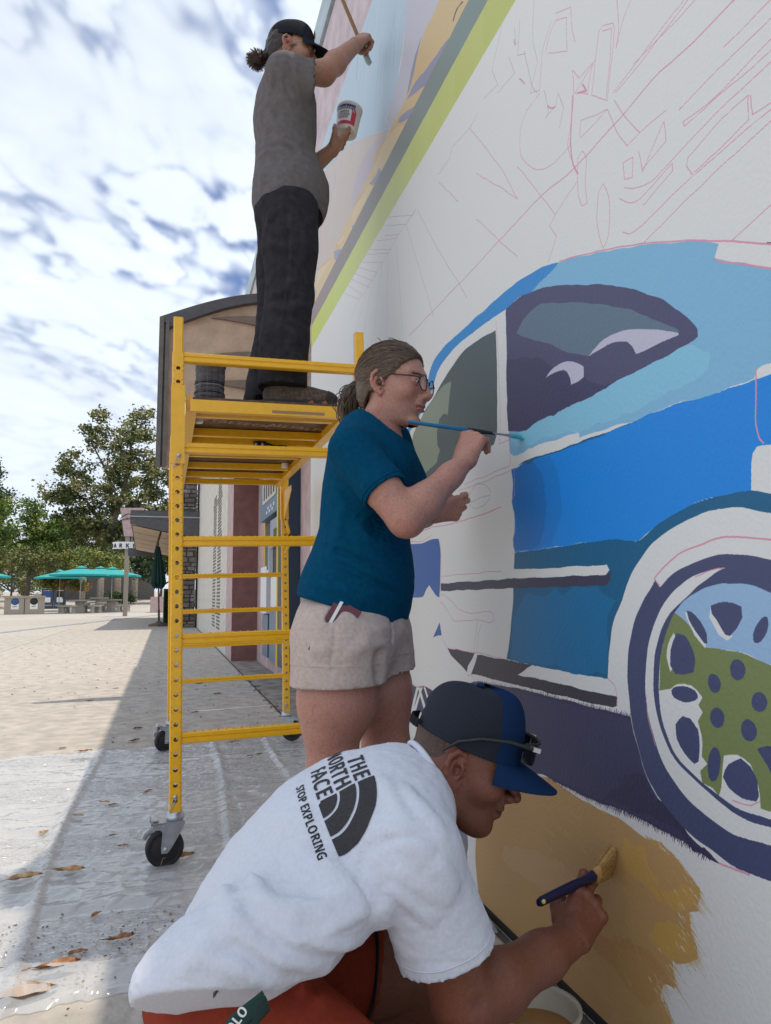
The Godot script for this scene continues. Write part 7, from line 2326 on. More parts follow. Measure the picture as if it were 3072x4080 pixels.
func woman_hair(W: Node, X: Transform3D) -> void:
	var hf := Field.new(Vector3(-0.135, -0.10, -0.10), Vector3(0.11, 0.155, 0.10), 0.0045)
	hf.ell(Vector3(-0.016, 0.037, 0), Vector3(0.1035, 0.0985, 0.0825), Basis.IDENTITY, 0.01)
	hf.ell(Vector3(-0.060, -0.022, 0), Vector3(0.050, 0.055, 0.062), Basis.IDENTITY, 0.02)
	# cut away the face and the sides below the hairline
	hf.cut(Vector3(0.054, 0.060, 0), Vector3(1.0, -0.85, 0), Vector3(0.05, 0.0, 0), 0.3)
	hf.cut(Vector3(-0.012, 0.010, 0), Vector3(0.80, -0.75, 0), Vector3(0.05, -0.06, 0), 0.12)
	hf.cut(Vector3(-0.05, -0.075, 0), Vector3(-0.25, -1.0, 0), Vector3(-0.05, -0.1, 0), 0.15)
	hf.rough(0.0025, noise(60.0, 511, 2), Vector3(0.25, 1.0, 1.0))
	var hm := MB.new()
	hm.use_colour = true
	var st := noise(420.0, 512, 2)
	hf.net(hm, [], X, func(q: Vector3, _n: Vector3) -> Color:
		var s := st.get_noise_3dv(q * Vector3(0.12, 1.0, 1.0))
		return Color(0.075, 0.050, 0.034).lerp(Color(0.16, 0.105, 0.070), clampf(s + 0.35, 0.0, 1.0)))
	var hmat := mat(Color(1, 1, 1), 0.45)
	hmat.vertex_color_use_as_albedo = true
	var cap_ := put("hair", hm, hmat, W)
	# combed strands from the hairline to the tie, then the tail
	var rng := RandomNumberGenerator.new()
	rng.seed = 71
	var tie := Vector3(-0.112, 0.004, 0)
	var paths := []
	for k in 1000:
		var s := -1.0 if rng.randf() < 0.28 else 1.0
		var t := rng.randf()
		# along the hairline: from the middle of the brow over the temple to behind the ear
		var a: Vector3
		if t < 0.5: a = Vector3(lerpf(0.078, 0.050, t * 2.0), lerpf(0.090, 0.056, t * 2.0), s * lerpf(0.0, 0.066, pow(t * 2.0, 0.8)))
		else: a = Vector3(lerpf(0.050, -0.040, (t - 0.5) * 2.0), lerpf(0.052, -0.035, (t - 0.5) * 2.0), s * lerpf(0.066, 0.071, (t - 0.5) * 2.0))
		a += Vector3(rng.randf_range(-0.022, 0.002), rng.randf_range(-0.004, 0.006), 0)
		var c := Vector3(-0.016, 0.037, 0)
		var sc := Vector3(0.1040, 0.0993, 0.0832)
		var da := ((a - c) / sc).normalized(); var db := ((tie - c) / sc).normalized()
		var path := []
		var wav := rng.randf() * TAU
		for j in 11:
			var u := j / 10.0
			var dir := da.slerp(db, u)
			var lift := 1.0 + 0.020 * rng.randf() + 0.012 * sin(u * 9.0 + wav) * sin(u * PI)
			path.append(X * (c + dir * sc * lift))
		paths.append(path)
	var sm := MB.new()
	for k in 9:
		var a := Vector3(rng.randf_range(-0.09, 0.07), 0, rng.randf_range(0.0, 0.05))
		a.y = 0.037 + 0.101 * sqrt(maxf(0.0, 1.0 - pow((a.x + 0.016) / 0.106, 2.0) - pow(a.z / 0.085, 2.0)))
		var e := a + Vector3(rng.randf_range(-0.035, 0.012), rng.randf_range(0.001, 0.006), rng.randf_range(-0.02, 0.02))
		paths.append([X * a, X * (a.lerp(e, 0.5) + Vector3(0, 0.002, 0)), X * e])
	strands(sm, paths, 0.00115, rng, [Color(0.075, 0.046, 0.031), Color(0.10, 0.064, 0.043), Color(0.15, 0.10, 0.068), Color(0.050, 0.032, 0.022), Color(0.21, 0.15, 0.105)])
	var so := put("hair_strand", sm, hmat, W)
	so.set_meta("kind", "stuff")
	var tail := []
	var end := X.affine_inverse() * Vector3(0.5, 1.4243, -1.97)
	for k in 420:
		var o := Vector3(rng.randfn() * 0.007, rng.randfn() * 0.008, rng.randfn() * 0.007)
		var sp := Vector3(rng.randfn() * 0.012, rng.randfn() * 0.014, rng.randfn() * 0.014)
		var b := tie + o
		var m1 := tie + Vector3(-0.034, -0.018, 0.0) + sp * 1.0
		var m2 := tie.lerp(end, 0.55) + Vector3(-0.022, -0.012, 0) + sp * 1.35
		var e := end + sp * 1.1 + Vector3(0, rng.randf_range(-0.022, 0.02), 0)
		var path := []
		for j in 10:
			var u := j / 9.0
			var p0 := b.lerp(m1, u); var p1 := m1.lerp(m2, u); var p2 := m2.lerp(e, u)
			path.append(X * p0.lerp(p1, u).lerp(p1.lerp(p2, u), u))
		tail.append(path)
	var tm := MB.new()
	strands(tm, tail, 0.0017, rng, [Color(0.075, 0.048, 0.034), Color(0.11, 0.072, 0.048), Color(0.17, 0.115, 0.078), Color(0.050, 0.032, 0.022), Color(0.24, 0.18, 0.13)])
	var to := put("ponytail", tm, hmat, W)
	to.set_meta("kind", "stuff")
	var tf := Field.new(Vector3(-0.24, -0.18, -0.10), Vector3(-0.06, 0.06, 0.10), 0.006)
	tf.chain([tie, tie + Vector3(-0.030, -0.022, 0), tie.lerp(end, 0.55) + Vector3(-0.018, -0.008, 0), end], [0.013, 0.023, 0.029, 0.016], 0.01)
	tf.rough(0.006, noise(70.0, 513, 2), Vector3(1, 0.3, 1))
	var tfm := MB.new()
	tfm.use_colour = true
	tf.net(tfm, [], X, func(_q: Vector3, _n: Vector3) -> Color: return Color(0.055, 0.036, 0.025))
	put("ponytail_core", tfm, hmat, W)
	var el := MB.new()
	el.lathe(PackedVector2Array([Vector2(0.014, -0.005), Vector2(0.019, -0.003), Vector2(0.019, 0.003), Vector2(0.014, 0.005)]), X * Transform3D(Basis(Vector3(0, 0, 1), PI / 2 + 0.3), tie + Vector3(-0.006, -0.001, 0)), 18)
	put("hair_tie", el, M.black, W)

func woman_shirt(W: Node, chest: Vector3, waist: Vector3, hips: Vector3, neck: Vector3, shR: Vector3, elR: Vector3, shL: Vector3, elL: Vector3, F: Vector3, R: Vector3, Bd: Basis) -> void:
	var f := Field.new(Vector3(0.26, 0.80, -2.16), Vector3(0.78, 1.47, -1.56), 0.0062)
	f.ell(chest + Vector3(0, -0.02, 0), Vector3(0.112, 0.185, 0.146), Bd, 0.05)
	f.ell(chest + F * 0.055 + Vector3(0, -0.005, 0), Vector3(0.075, 0.085, 0.135), Bd, 0.05)
	f.ell(waist + F * 0.005, Vector3(0.110, 0.20, 0.140), Bd, 0.06)
	f.ell(waist + F * 0.045 + Vector3(0, -0.07, 0), Vector3(0.085, 0.12, 0.13), Bd, 0.06)
	f.ell(hips + Vector3(0, 0.09, 0), Vector3(0.145, 0.17, 0.184), Bd, 0.05)
	f.cap(shR + Vector3(0.01, 0.0, 0), neck + Vector3(0, -0.078, 0) + R * 0.02, 0.050, 0.056, 0.04)
	f.cap(shL, neck + Vector3(0, -0.078, 0) - R * 0.02, 0.048, 0.056, 0.04)
	var eR := shR.lerp(elR, 0.60); var eL := shL.lerp(elL, 0.60)
	f.cap(shR, shR.lerp(elR, 0.78), 0.055, 0.064, 0.03)
	f.cap(shL, shL.lerp(elL, 0.78), 0.058, 0.064, 0.035)
	var aR := (elR - shR).normalized(); var aL := (elL - shL).normalized()
	f.cut(shR.lerp(elR, 0.64), aR + Vector3(-0.10, 0.10, 0), shR.lerp(elR, 0.84), 0.105)
	f.cut(shL.lerp(elL, 0.64), aL, shL.lerp(elL, 0.84), 0.085)
	# seams and folds
	folds(f, [[Vector3(0.383, 1.2281, -1.7), Vector3(0.3912, 1.1622, -1.68), Vector3(0.4049, 1.1048, -1.67)]], 0.012, -0.0064)
	folds(f, [[Vector3(0.3894, 1.3054, -1.75), Vector3(0.3877, 1.2208, -1.69), Vector3(0.4062, 1.1627, -1.68)]], 0.006, -0.0048)
	folds(f, [[Vector3(0.3742, 1.0288, -1.8), Vector3(0.3992, 1.0028, -1.75), Vector3(0.4924, 0.9564, -1.74), Vector3(0.5879, 0.9213, -1.77)], [Vector3(0.3624, 0.9815, -1.8), Vector3(0.397, 0.9621, -1.74), Vector3(0.4922, 0.9181, -1.74), Vector3(0.5718, 0.8918, -1.76)], [Vector3(0.3783, 1.0542, -1.82), Vector3(0.423, 1.032, -1.75), Vector3(0.5292, 0.9915, -1.74)], [Vector3(0.3482, 0.9381, -1.8), Vector3(0.4181, 0.9219, -1.73), Vector3(0.5041, 0.8868, -1.74)]], 0.014, 0.0136)
	folds(f, [[Vector3(0.3719, 1.017, -1.8), Vector3(0.4016, 0.9901, -1.75), Vector3(0.4923, 0.9413, -1.74), Vector3(0.5852, 0.9058, -1.77)], [Vector3(0.371, 1.0457, -1.82), Vector3(0.4111, 1.0203, -1.75), Vector3(0.5193, 0.9762, -1.74)]], 0.010, -0.0096)
	folds(f, [[Vector3(0.411, 1.1083, -1.7), Vector3(0.4781, 1.0664, -1.73), Vector3(0.5543, 1.033, -1.74)], [Vector3(0.4228, 1.1315, -1.7), Vector3(0.4147, 1.0661, -1.74), Vector3(0.3898, 1.0085, -1.75)], [Vector3(0.5695, 1.2988, -1.74), Vector3(0.5941, 1.2265, -1.74), Vector3(0.6076, 1.1443, -1.76)], [Vector3(0.5502, 1.2672, -1.74), Vector3(0.5643, 1.1859, -1.72), Vector3(0.5743, 1.1157, -1.73)]], 0.014, 0.0096)
	folds(f, [[Vector3(0.4246, 1.2286, -1.66), Vector3(0.4538, 1.1812, -1.64), Vector3(0.479, 1.1314, -1.64)], [Vector3(0.4015, 1.1951, -1.67), Vector3(0.425, 1.1465, -1.64), Vector3(0.4393, 1.1123, -1.63)]], 0.010, 0.0064)
	f.rough(0.0035, noise(9.0, 521, 3))
	# hem, lower in front, and the neck hole
	f.cut(Vector3(0.3515, 0.9029, -1.9), Vector3(-0.30, -1.0, -0.05), hips, 0.5)
	f.ell(neck + Vector3(0, 0.000, 0) + F * 0.044, Vector3(0.084, 0.088, 0.070), Bd, 0.006, -1.0)
	f.cap(shR.lerp(elR, 0.58), shR.lerp(elR, 1.0), 0.050, 0.054, 0.004, -1.0)
	var m := MB.new()
	f.net(m)
	put("shirt", m, M.bluetee, W)
	# rolled edge of the sleeve and the neckband
	var c := MB.new()
	var up := aR.cross(Vector3(0, 0, 1)).normalized()
	var ring := []
	for k in 25:
		var a := TAU * k / 24.0
		var d := up * cos(a) + aR.cross(up) * sin(a)
		var cpos := shR.lerp(elR, 0.64)
		var p := f.hit(cpos - aR * 0.016 + d * 0.12, -d, 0.12)
		ring.append(p + d * 0.0004)
	c.tube(ring, [0.0022], 6, false)
	put("sleeve_hem", c, M.bluetee, W)

func woman_shorts(W: Node, hips: Vector3, hR: Vector3, kR: Vector3, hL: Vector3, kL: Vector3, F: Vector3, R: Vector3, Bd: Basis) -> void:
	var f := Field.new(Vector3(0.22, 0.60, -2.12), Vector3(0.76, 1.0, -1.60), 0.0062)
	f.ell(hips + Vector3(0, 0.02, 0), Vector3(0.135, 0.17, 0.170), Bd, 0.04)
	f.ell(hips - F * 0.045 + Vector3(0, -0.01, 0), Vector3(0.105, 0.115, 0.160), Bd, 0.04)
	f.cap(hR + Vector3(0, 0.02, 0), hR.lerp(kR, 0.62), 0.128, 0.118, 0.03)
	f.cap(hL + Vector3(0, 0.02, 0), hL.lerp(kL, 0.62), 0.122, 0.114, 0.03)
	folds(f, [[Vector3(0.5477, 0.8574, -1.74), Vector3(0.5498, 0.8169, -1.74), Vector3(0.5484, 0.7812, -1.76)]], 0.006, -0.0096)
	folds(f, [[Vector3(0.5058, 0.7837, -1.74), Vector3(0.5041, 0.7423, -1.76), Vector3(0.5095, 0.6885, -1.78)]], 0.016, -0.0256)
	folds(f, [[Vector3(0.3925, 0.8715, -1.72), Vector3(0.3902, 0.8168, -1.7), Vector3(0.3812, 0.7525, -1.69), Vector3(0.3768, 0.7042, -1.69)]], 0.004, -0.0045)
	folds(f, [[Vector3(0.5524, 0.8342, -1.74), Vector3(0.5038, 0.8223, -1.72), Vector3(0.4454, 0.8289, -1.7)], [Vector3(0.5337, 0.7943, -1.74), Vector3(0.4799, 0.7857, -1.72), Vector3(0.4337, 0.7938, -1.7)], [Vector3(0.3392, 0.8476, -1.8), Vector3(0.3623, 0.8379, -1.74), Vector3(0.3811, 0.8442, -1.71)], [Vector3(0.3337, 0.7789, -1.8), Vector3(0.3604, 0.7773, -1.73), Vector3(0.3823, 0.7842, -1.7)], [Vector3(0.5737, 0.833, -1.76), Vector3(0.6094, 0.8044, -1.8), Vector3(0.6263, 0.7872, -1.82)], [Vector3(0.4083, 0.7624, -1.69), Vector3(0.4452, 0.7824, -1.7), Vector3(0.4831, 0.8086, -1.71)]], 0.015, 0.0080)
	f.rough(0.003, noise(11.0, 531, 3))
	f.cut(Vector3(0, 0.712, 0), Vector3(0.02, -1.0, 0.02), hR + Vector3(-0.02, -0.26, 0.05), 0.27)
	f.cut(Vector3(0, 0.728, 0), Vector3(0.0, -1.0, 0.0), hL + Vector3(0.02, -0.30, -0.03), 0.27)
	f.cap(hR.lerp(kR, 0.42), hR.lerp(kR, 0.95), 0.106, 0.098, 0.003, -1.0)
	f.cap(hL.lerp(kL, 0.42), hL.lerp(kL, 0.95), 0.104, 0.096, 0.003, -1.0)
	# the pocket mouth
	f.ell(Vector3(0.3952, 0.8738, -1.712), Vector3(0.016, 0.040, 0.014), Basis(Vector3(0, 0, 1), -0.5), 0.004, -1.0)
	# the turned hem stands a little proud
	var m := MB.new()
	f.net(m)
	put("shorts", m, M.khaki, W)
	for q in [[hR, kR, 0.740, 0.68], [hL, kL, 0.754, 0.70]]:
		var st := MB.new()
		var ring := []
		for k in 37:
			var a := TAU * k / 36.0
			var d := Vector3(cos(a), 0, sin(a))
			var ax: Vector3 = q[0].lerp(q[1], 0.55)
			ax.y = q[2]
			ring.append(f.hit(ax + d * 0.17, -d, 0.17) + d * 0.0002)
		st.tube(ring, [0.0013], 5, false)
		put("hem_stitch", st, M.khaki, W)

func glasses(X: Transform3D) -> void:
	var G := thing("eyeglasses", "round tortoiseshell eyeglasses worn by the woman in the teal shirt", "glasses", X.origin)
	var T := Transform3D(X.basis, Vector3.ZERO)
	for s in [-1.0, 1.0]:
		var ring := []
		var disc := MB.new()
		var c := Vector3(0.1045, 0.0045, s * 0.0325)
		for k in 25:
			var a := TAU * k / 24.0
			ring.append(T * (c + Vector3(-0.004 * absf(cos(a)) * (1.0 if cos(a) * s > 0.0 else 0.2), sin(a) * 0.0215, cos(a) * 0.0245)))
		var fr := MB.new()
		fr.tube(ring, [0.0019], 8, false)
		put("rim", fr, M.tortoise, G)
		for k in 24:
			disc.tri(T * c, ring[k], ring[k + 1])
		put("lens", disc, M.pane, G)
		var tp := MB.new()
		tp.tube([T * (c + Vector3(-0.003, 0.010, s * 0.0255)), T * Vector3(0.085, 0.0155, s * 0.0700), T * Vector3(0.040, 0.0175, s * 0.0745), T * Vector3(-0.006, 0.0240, s * 0.0775), T * Vector3(-0.022, 0.010, s * 0.0790)], [0.0024, 0.0024, 0.0020, 0.0017, 0.0017], 7)
		put("temple", tp, M.tortoise, G)
	var br := MB.new()
	br.tube([T * Vector3(0.1050, 0.010, -0.010), T * Vector3(0.1085, 0.013, 0), T * Vector3(0.1050, 0.010, 0.010)], [0.0019], 7)
	put("bridge", br, M.tortoise, G)

func fine_brush(_w: Vector3) -> void:
	var a := Vector3(0.5832, 1.3505, -1.7)
	var tip := Vector3(0.9079, 1.3257, -1.689)
	var d := (tip - a).normalized()
	var L := a.distance_to(tip)
	var B := thing("fine_brush", "slim blue handled artist's brush with a flat turquoise tip touching the wall", "paintbrush", a)
	var h := MB.new()
	h.tube([Vector3.ZERO, d * 0.004, d * L * 0.25, d * L * 0.50], [0.0030, 0.0046, 0.0058, 0.0064], 12)
	put("handle", h, mat(lin(0.010, 0.15, 0.30), 0.25), B)
	var h2 := MB.new()
	h2.tube([d * L * 0.50, d * L * 0.62, d * L * 0.74], [0.0064, 0.0060, 0.0040], 12)
	put("grip", h2, M.black, B)
	var fe := MB.new()
	fe.tube([d * L * 0.72, d * L * 0.82, d * L * 0.895], [0.0052, 0.0062, 0.0105], 12, true, 0.45, Vector3.UP)
	put("ferrule", fe, M.zinc, B)
	var br := MB.new()
	br.tube([d * L * 0.885, d * L * 0.93, d * L * 0.965, d * L * 0.995 + Vector3(-0.001, -0.006, 0.004)], [0.0105, 0.0125, 0.0120, 0.0105], 14, true, 0.50, Vector3.UP)
	put("bristles", br, mat(lin(0.055, 0.42, 0.52), 0.35), B)


# ---------------------------------------------------------------- man crouching in the foreground
func kneeling_man() -> void:
	var skin := Color(0.235, 0.090, 0.052)
	var X := frame_at_ear(Vector3(0.5174, 0.5906, -1.255), deg_to_rad(25.0), deg_to_rad(23.0), 0.0)
	var neckb := Vector3(0.4701, 0.5469, -1.33)
	var shR := Vector3(0.4067, 0.4892, -1.155); var elR := Vector3(0.477, 0.25, -1.15); var wrR := Vector3(0.7459, 0.2661, -1.262)
	var shL := Vector3(0.555, 0.4031, -1.5); var elL := Vector3(0.60, 0.25, -1.56); var wrL := Vector3(0.62, 0.10, -1.40)
	var hip := Vector3(0.1083, 0.2647, -1.33)
	var midb := Vector3(0.2783, 0.3786, -1.33)
	var f := Field.new(Vector3(-0.10, -0.02, -1.72), Vector3(0.80, 0.72, -0.92), 0.0085)
	f.chain([hip, midb, neckb], [0.10, 0.09, 0.07], 0.06)
	f.cap(shR, shL, 0.06, 0.06, 0.06)
	f.cap(neckb, X * Vector3(-0.028, -0.03, 0), 0.068, 0.062, 0.03)
	f.chain([shR, shR.lerp(elR, 0.5), elR], [0.062, 0.058, 0.046], 0.03)
	f.chain([elR, elR.lerp(wrR, 0.28), elR.lerp(wrR, 0.7), wrR], [0.0455, 0.050, 0.039, 0.0315], 0.025)
	f.chain([shL, elL], [0.058, 0.046], 0.03)
	f.chain([elL, elL.lerp(wrL, 0.3), wrL], [0.046, 0.046, 0.030], 0.02)
	# far thigh runs towards the wall, near one down to the ground
	var hL := hip + Vector3(0.06, -0.03, -0.11); var hR := hip + Vector3(0.05, -0.02, 0.11)
	var kL := Vector3(0.600, 0.155, -1.45); var kR := Vector3(0.40, 0.075, -1.02)
	f.chain([hL, hL.lerp(kL, 0.5), kL], [0.105, 0.092, 0.070], 0.03)
	f.chain([kL, kL.lerp(Vector3(0.40, 0.06, -1.48), 0.4), Vector3(0.36, 0.06, -1.48)], [0.066, 0.066, 0.045], 0.03)
	f.chain([hR, hR.lerp(kR, 0.5), kR], [0.105, 0.095, 0.070], 0.03)
	f.chain([kR, kR.lerp(Vector3(0.03, 0.055, -1.14), 0.4), Vector3(0.02, 0.055, -1.14)], [0.066, 0.060, 0.042], 0.03)
	f.chain([Vector3(0.36, 0.05, -1.48), Vector3(0.48, 0.035, -1.48)], [0.045, 0.034], 0.02)
	f.chain([Vector3(0.02, 0.055, -1.14), Vector3(-0.06, 0.05, -1.16)], [0.042, 0.034], 0.02)
	folds(f, [[Vector3(0.4954, 0.2838, -1.1), Vector3(0.4833, 0.2723, -1.1), Vector3(0.4791, 0.2596, -1.1)]], 0.010, -0.0090)
	var hd := (Vector3(0.8048, 0.3008, -1.297) - wrR).normalized()
	var ncut := X * Vector3(-0.034, -0.100, 0)
	var nup := (X * Vector3(-0.028, -0.03, 0) - neckb).normalized()
	var body := MB.new()
	body.use_colour = true
	var armskin := Color(0.245, 0.092, 0.052)
	var paint = skin_paint(armskin, [[elR, 0.05]])
	f.net(body, [[ncut + nup * 0.006, nup], [wrR + hd * 0.008, hd]], Transform3D.IDENTITY, paint)
	var hp := {"neck_end": X.affine_inverse() * neckb, "neck_top": Vector3(-0.028, -0.03, 0), "neck_r": 0.0625, "jaw": 1.05, "full": 1.06, "nose": 0.95, "wing": 1.25, "lip": 1.25, "cell": 0.0031}
	var hf := head_field(hp)
	hf.cap(X.affine_inverse() * neckb, Vector3(-0.028, -0.03, 0), 0.0690, 0.0632, 0.03)
	hf.ell(Vector3(0.045, -0.085, 0), Vector3(0.040, 0.035, 0.046), Basis.IDENTITY, 0.02)
	var dn := (X.basis.inverse() * -nup).normalized()
	hf.sink(X.affine_inverse() * ncut, dn, 0.012, 0.003)
	hf.net(body, [[X.affine_inverse() * (ncut - nup * 0.012), dn]], X, head_paint(skin, {"scalp": Color(0.050, 0.030, 0.022), "hairline": -0.040, "lip_colour": Color(0.175, 0.062, 0.048), "stubble": 0.12}))
	# hand round the brush
	var h := Field.new(wrR - Vector3(0.07, 0.07, 0.10), wrR + Vector3(0.17, 0.16, 0.10), 0.0030)
	h.cap(wrR.lerp(elR, 0.3), wrR, 0.0400, 0.0315, 0.012)
	var nR := Vector3(-0.35, 0.45, 0.85)
	hand(h, wrR, hd, nR, nR.cross(hd), [[6, 62, 40], [20, 60, 38], [40, 70, 42], [50, 72, 44]], [[0.022, 0.030, 0.010], [0.050, 0.045, 0.026], [0.078, 0.046, 0.046], [0.100, 0.040, 0.058]], 1.02, 0.04)
	h.fold([wrR + hd * 0.09 + nR.cross(hd).normalized() * 0.02 + nR * 0.01, wrR + hd * 0.02 + nR * 0.03], 0.006, 0.0015)
	h.sink(wrR, -hd, 0.012, 0.003)
	h.net(body, [[wrR - hd * 0.012, -hd]], Transform3D.IDENTITY, paint)
	var K := put("person", body, M.skin[1])
	tag(K, "person crouching in a white printed t-shirt and navy cap, brushing ochre paint", "person")
	eyes(K, X)
	brows(K, X, M.black, 1.2)
	kneeling_shirt(K, hip, midb, neckb, shR, elR, shL, elL)
	kneeling_shorts(K, hip, hL, kL, hR, kR)
	# mesh cap
	var net_ := mat(lin(0.013, 0.020, 0.042), 0.85)
	var im := Image.create(16, 16, false, Image.FORMAT_RGB8)
	im.fill(Color(0.75, 0.78, 0.85))
	for y in 16:
		for x in 16:
			var hole := (x % 8) < 5 and ((y + (4 if x >= 8 else 0)) % 8) < 6
			im.set_pixel(x, y, Color(0.16, 0.17, 0.22) if hole else Color(1.0, 1.0, 1.0))
	net_.albedo_texture = ImageTexture.create_from_image(im)
	net_.uv1_scale = Vector3(90, 16, 1)
	var capX := X * Transform3D(Basis(Vector3(0, 0, 1), 0.10), Vector3(0.004, -0.004, 0))
	ball_cap(K, capX, M.capnavy, net_, M.capnavy, 0.106, 0.165, -0.010)
	var sp := MB.new()
	for k in 8:
		var a0 := PI - 0.5 + k * 0.125; var a1 := a0 + 0.125
		sp.box(capX * Vector3(-0.014 + 0.112 * cos(a0), 0.052, 0.0875 * sin(a0)), Vector3(0.004, 0.016, 0.013), capX.basis.orthonormalized() * Basis(Vector3.UP, -a0))
	put("cap_strap", sp, M.capdark, K)
	sunglasses(capX)
	wall_brush()

# trunk cross-sections from the seat to the neck: centre, axes (along, out of the back, across), half sizes
func trunk_rings() -> Array:
	var nz := Vector3(0, 0, 1)
	var S := [Vector3(0.0253, 0.2632, -1.36), Vector3(0.0459, 0.3616, -1.36), Vector3(0.1148, 0.4688, -1.36), Vector3(0.2089, 0.5579, -1.36), Vector3(0.3105, 0.6066, -1.36), Vector3(0.3941, 0.6143, -1.36)]
	var half := [0.100, 0.112, 0.118, 0.122, 0.118, 0.085]
	var wide := [0.170, 0.172, 0.172, 0.180, 0.182, 0.150]
	var out := []
	for k in 6:
		var d: Vector3 = (S[mini(k + 1, 5)] - S[maxi(k - 1, 0)]).normalized()
		var n2 := nz.cross(d).normalized()
		out.append([S[k] - n2 * half[k] + Vector3(0, 0, 0.035), Basis(d, n2, nz), Vector3(0.085 if k == 0 else 0.105, half[k], wide[k]), S[k]])
	return out

func kneeling_shirt(K: Node, hip: Vector3, midb: Vector3, neckb: Vector3, shR: Vector3, elR: Vector3, shL: Vector3, elL: Vector3) -> void:
	var f := Field.new(Vector3(-0.06, 0.12, -1.66), Vector3(0.62, 0.70, -0.94), 0.0058)
	var ax := (neckb - hip).normalized()
	var nz := Vector3(0, 0, 1)
	var nr := nz.cross(ax).normalized()      # out of the back
	for t in trunk_rings(): f.ell(t[0], Vector3(t[2].x, t[2].y, t[2].z), t[1], 0.05)
	# shoulder yoke and sleeves
	f.cap(shR + Vector3(-0.012, 0.0, 0.01), neckb + Vector3(-0.03, -0.02, 0.02), 0.068, 0.075, 0.06)
	f.cap(shL, neckb + Vector3(-0.02, -0.02, -0.03), 0.068, 0.072, 0.06)
	var e2 := shR.lerp(elR, 0.72)
	f.cap(shR + Vector3(-0.005, 0, 0.004), e2, 0.074, 0.084, 0.03)
	f.cap(shL, shL.lerp(elL, 0.6), 0.072, 0.075, 0.04)
	# loose belly cloth hanging towards the thighs
	f.ell(Vector3(0.1922, 0.3988, -1.16), Vector3(0.17, 0.060, 0.10), Basis(Vector3(0.93, 0.36, 0), Vector3(-0.36, 0.93, 0), nz), 0.05)
	f.ell(Vector3(0.0885, 0.3804, -1.16), Vector3(0.13, 0.065, 0.09), Basis(Vector3(0.9, 0.40, 0), Vector3(-0.40, 0.9, 0), nz), 0.05)
	# creases as they run in the picture
	folds(f, [[Vector3(0.0525, 0.4314, -1.12), Vector3(0.1009, 0.4386, -1.08), Vector3(0.166, 0.4017, -1.08), Vector3(0.2352, 0.3682, -1.09), Vector3(0.3137, 0.3491, -1.12)], [Vector3(0.1381, 0.4499, -1.07), Vector3(0.1906, 0.4243, -1.07), Vector3(0.2605, 0.4007, -1.08), Vector3(0.3257, 0.3883, -1.11)], [Vector3(0.0281, 0.398, -1.14), Vector3(0.0646, 0.4167, -1.1), Vector3(0.1153, 0.3985, -1.09), Vector3(0.1627, 0.3682, -1.1)], [Vector3(0.0845, 0.446, -1.12), Vector3(0.1262, 0.4628, -1.08), Vector3(0.1905, 0.4491, -1.07), Vector3(0.2746, 0.4371, -1.08)]], 0.014, 0.0207)
	folds(f, [[Vector3(0.0592, 0.418, -1.12), Vector3(0.1075, 0.4254, -1.08), Vector3(0.1662, 0.3894, -1.08), Vector3(0.2353, 0.3587, -1.09)], [Vector3(0.1318, 0.4385, -1.07), Vector3(0.1907, 0.4131, -1.07), Vector3(0.2605, 0.388, -1.08), Vector3(0.3219, 0.3755, -1.11)]], 0.009, -0.0162)
	folds(f, [[Vector3(0.2888, 0.4708, -1.08), Vector3(0.2329, 0.4585, -1.08), Vector3(0.1669, 0.463, -1.09)], [Vector3(0.3057, 0.4453, -1.09), Vector3(0.2606, 0.4357, -1.08), Vector3(0.2261, 0.4276, -1.08)], [Vector3(0.2384, 0.5089, -1.14), Vector3(0.2655, 0.4794, -1.1), Vector3(0.2985, 0.4462, -1.09)], [Vector3(0.2075, 0.5163, -1.17), Vector3(0.2414, 0.4816, -1.12), Vector3(0.2842, 0.4383, -1.09)], [Vector3(0.1266, 0.4947, -1.22), Vector3(0.1522, 0.4689, -1.13), Vector3(0.2008, 0.446, -1.09)], [Vector3(0.0908, 0.4706, -1.22), Vector3(0.1059, 0.4513, -1.14), Vector3(0.1408, 0.4351, -1.09)]], 0.013, 0.0135)
	folds(f, [[Vector3(0.3442, 0.501, -1.05), Vector3(0.3727, 0.4755, -1.04), Vector3(0.4355, 0.4399, -1.07)], [Vector3(0.3367, 0.4762, -1.05), Vector3(0.3616, 0.4513, -1.04), Vector3(0.4122, 0.4172, -1.06)], [Vector3(0.3991, 0.5111, -1.08), Vector3(0.4252, 0.4811, -1.08), Vector3(0.444, 0.4481, -1.09)], [Vector3(0.3255, 0.4545, -1.06), Vector3(0.3292, 0.4262, -1.05), Vector3(0.336, 0.3999, -1.05)]], 0.013, 0.0135)
	folds(f, [[Vector3(0.3876, 0.5954, -1.19), Vector3(0.409, 0.5612, -1.17), Vector3(0.4334, 0.5249, -1.16)], [Vector3(0.3621, 0.6026, -1.2), Vector3(0.3655, 0.5678, -1.16), Vector3(0.3756, 0.5424, -1.12)], [Vector3(0.3417, 0.5555, -1.16), Vector3(0.3644, 0.5326, -1.11), Vector3(0.4066, 0.5141, -1.1)]], 0.013, 0.0117)
	folds(f, [[Vector3(0.4106, 0.539, -1.12), Vector3(0.3545, 0.5394, -1.08), Vector3(0.3112, 0.5174, -1.07), Vector3(0.2932, 0.4805, -1.07), Vector3(0.3028, 0.4334, -1.08)]], 0.0065, -0.0108)
	folds(f, [[Vector3(0.3028, 0.4334, -1.08), Vector3(0.2547, 0.4279, -1.07), Vector3(0.2241, 0.4196, -1.07)]], 0.005, -0.0063)
	f.rough(0.0045, noise(8.0, 541, 3))
	f.rough(0.0016, noise(34.0, 542, 2), Vector3(1, 1.6, 1))
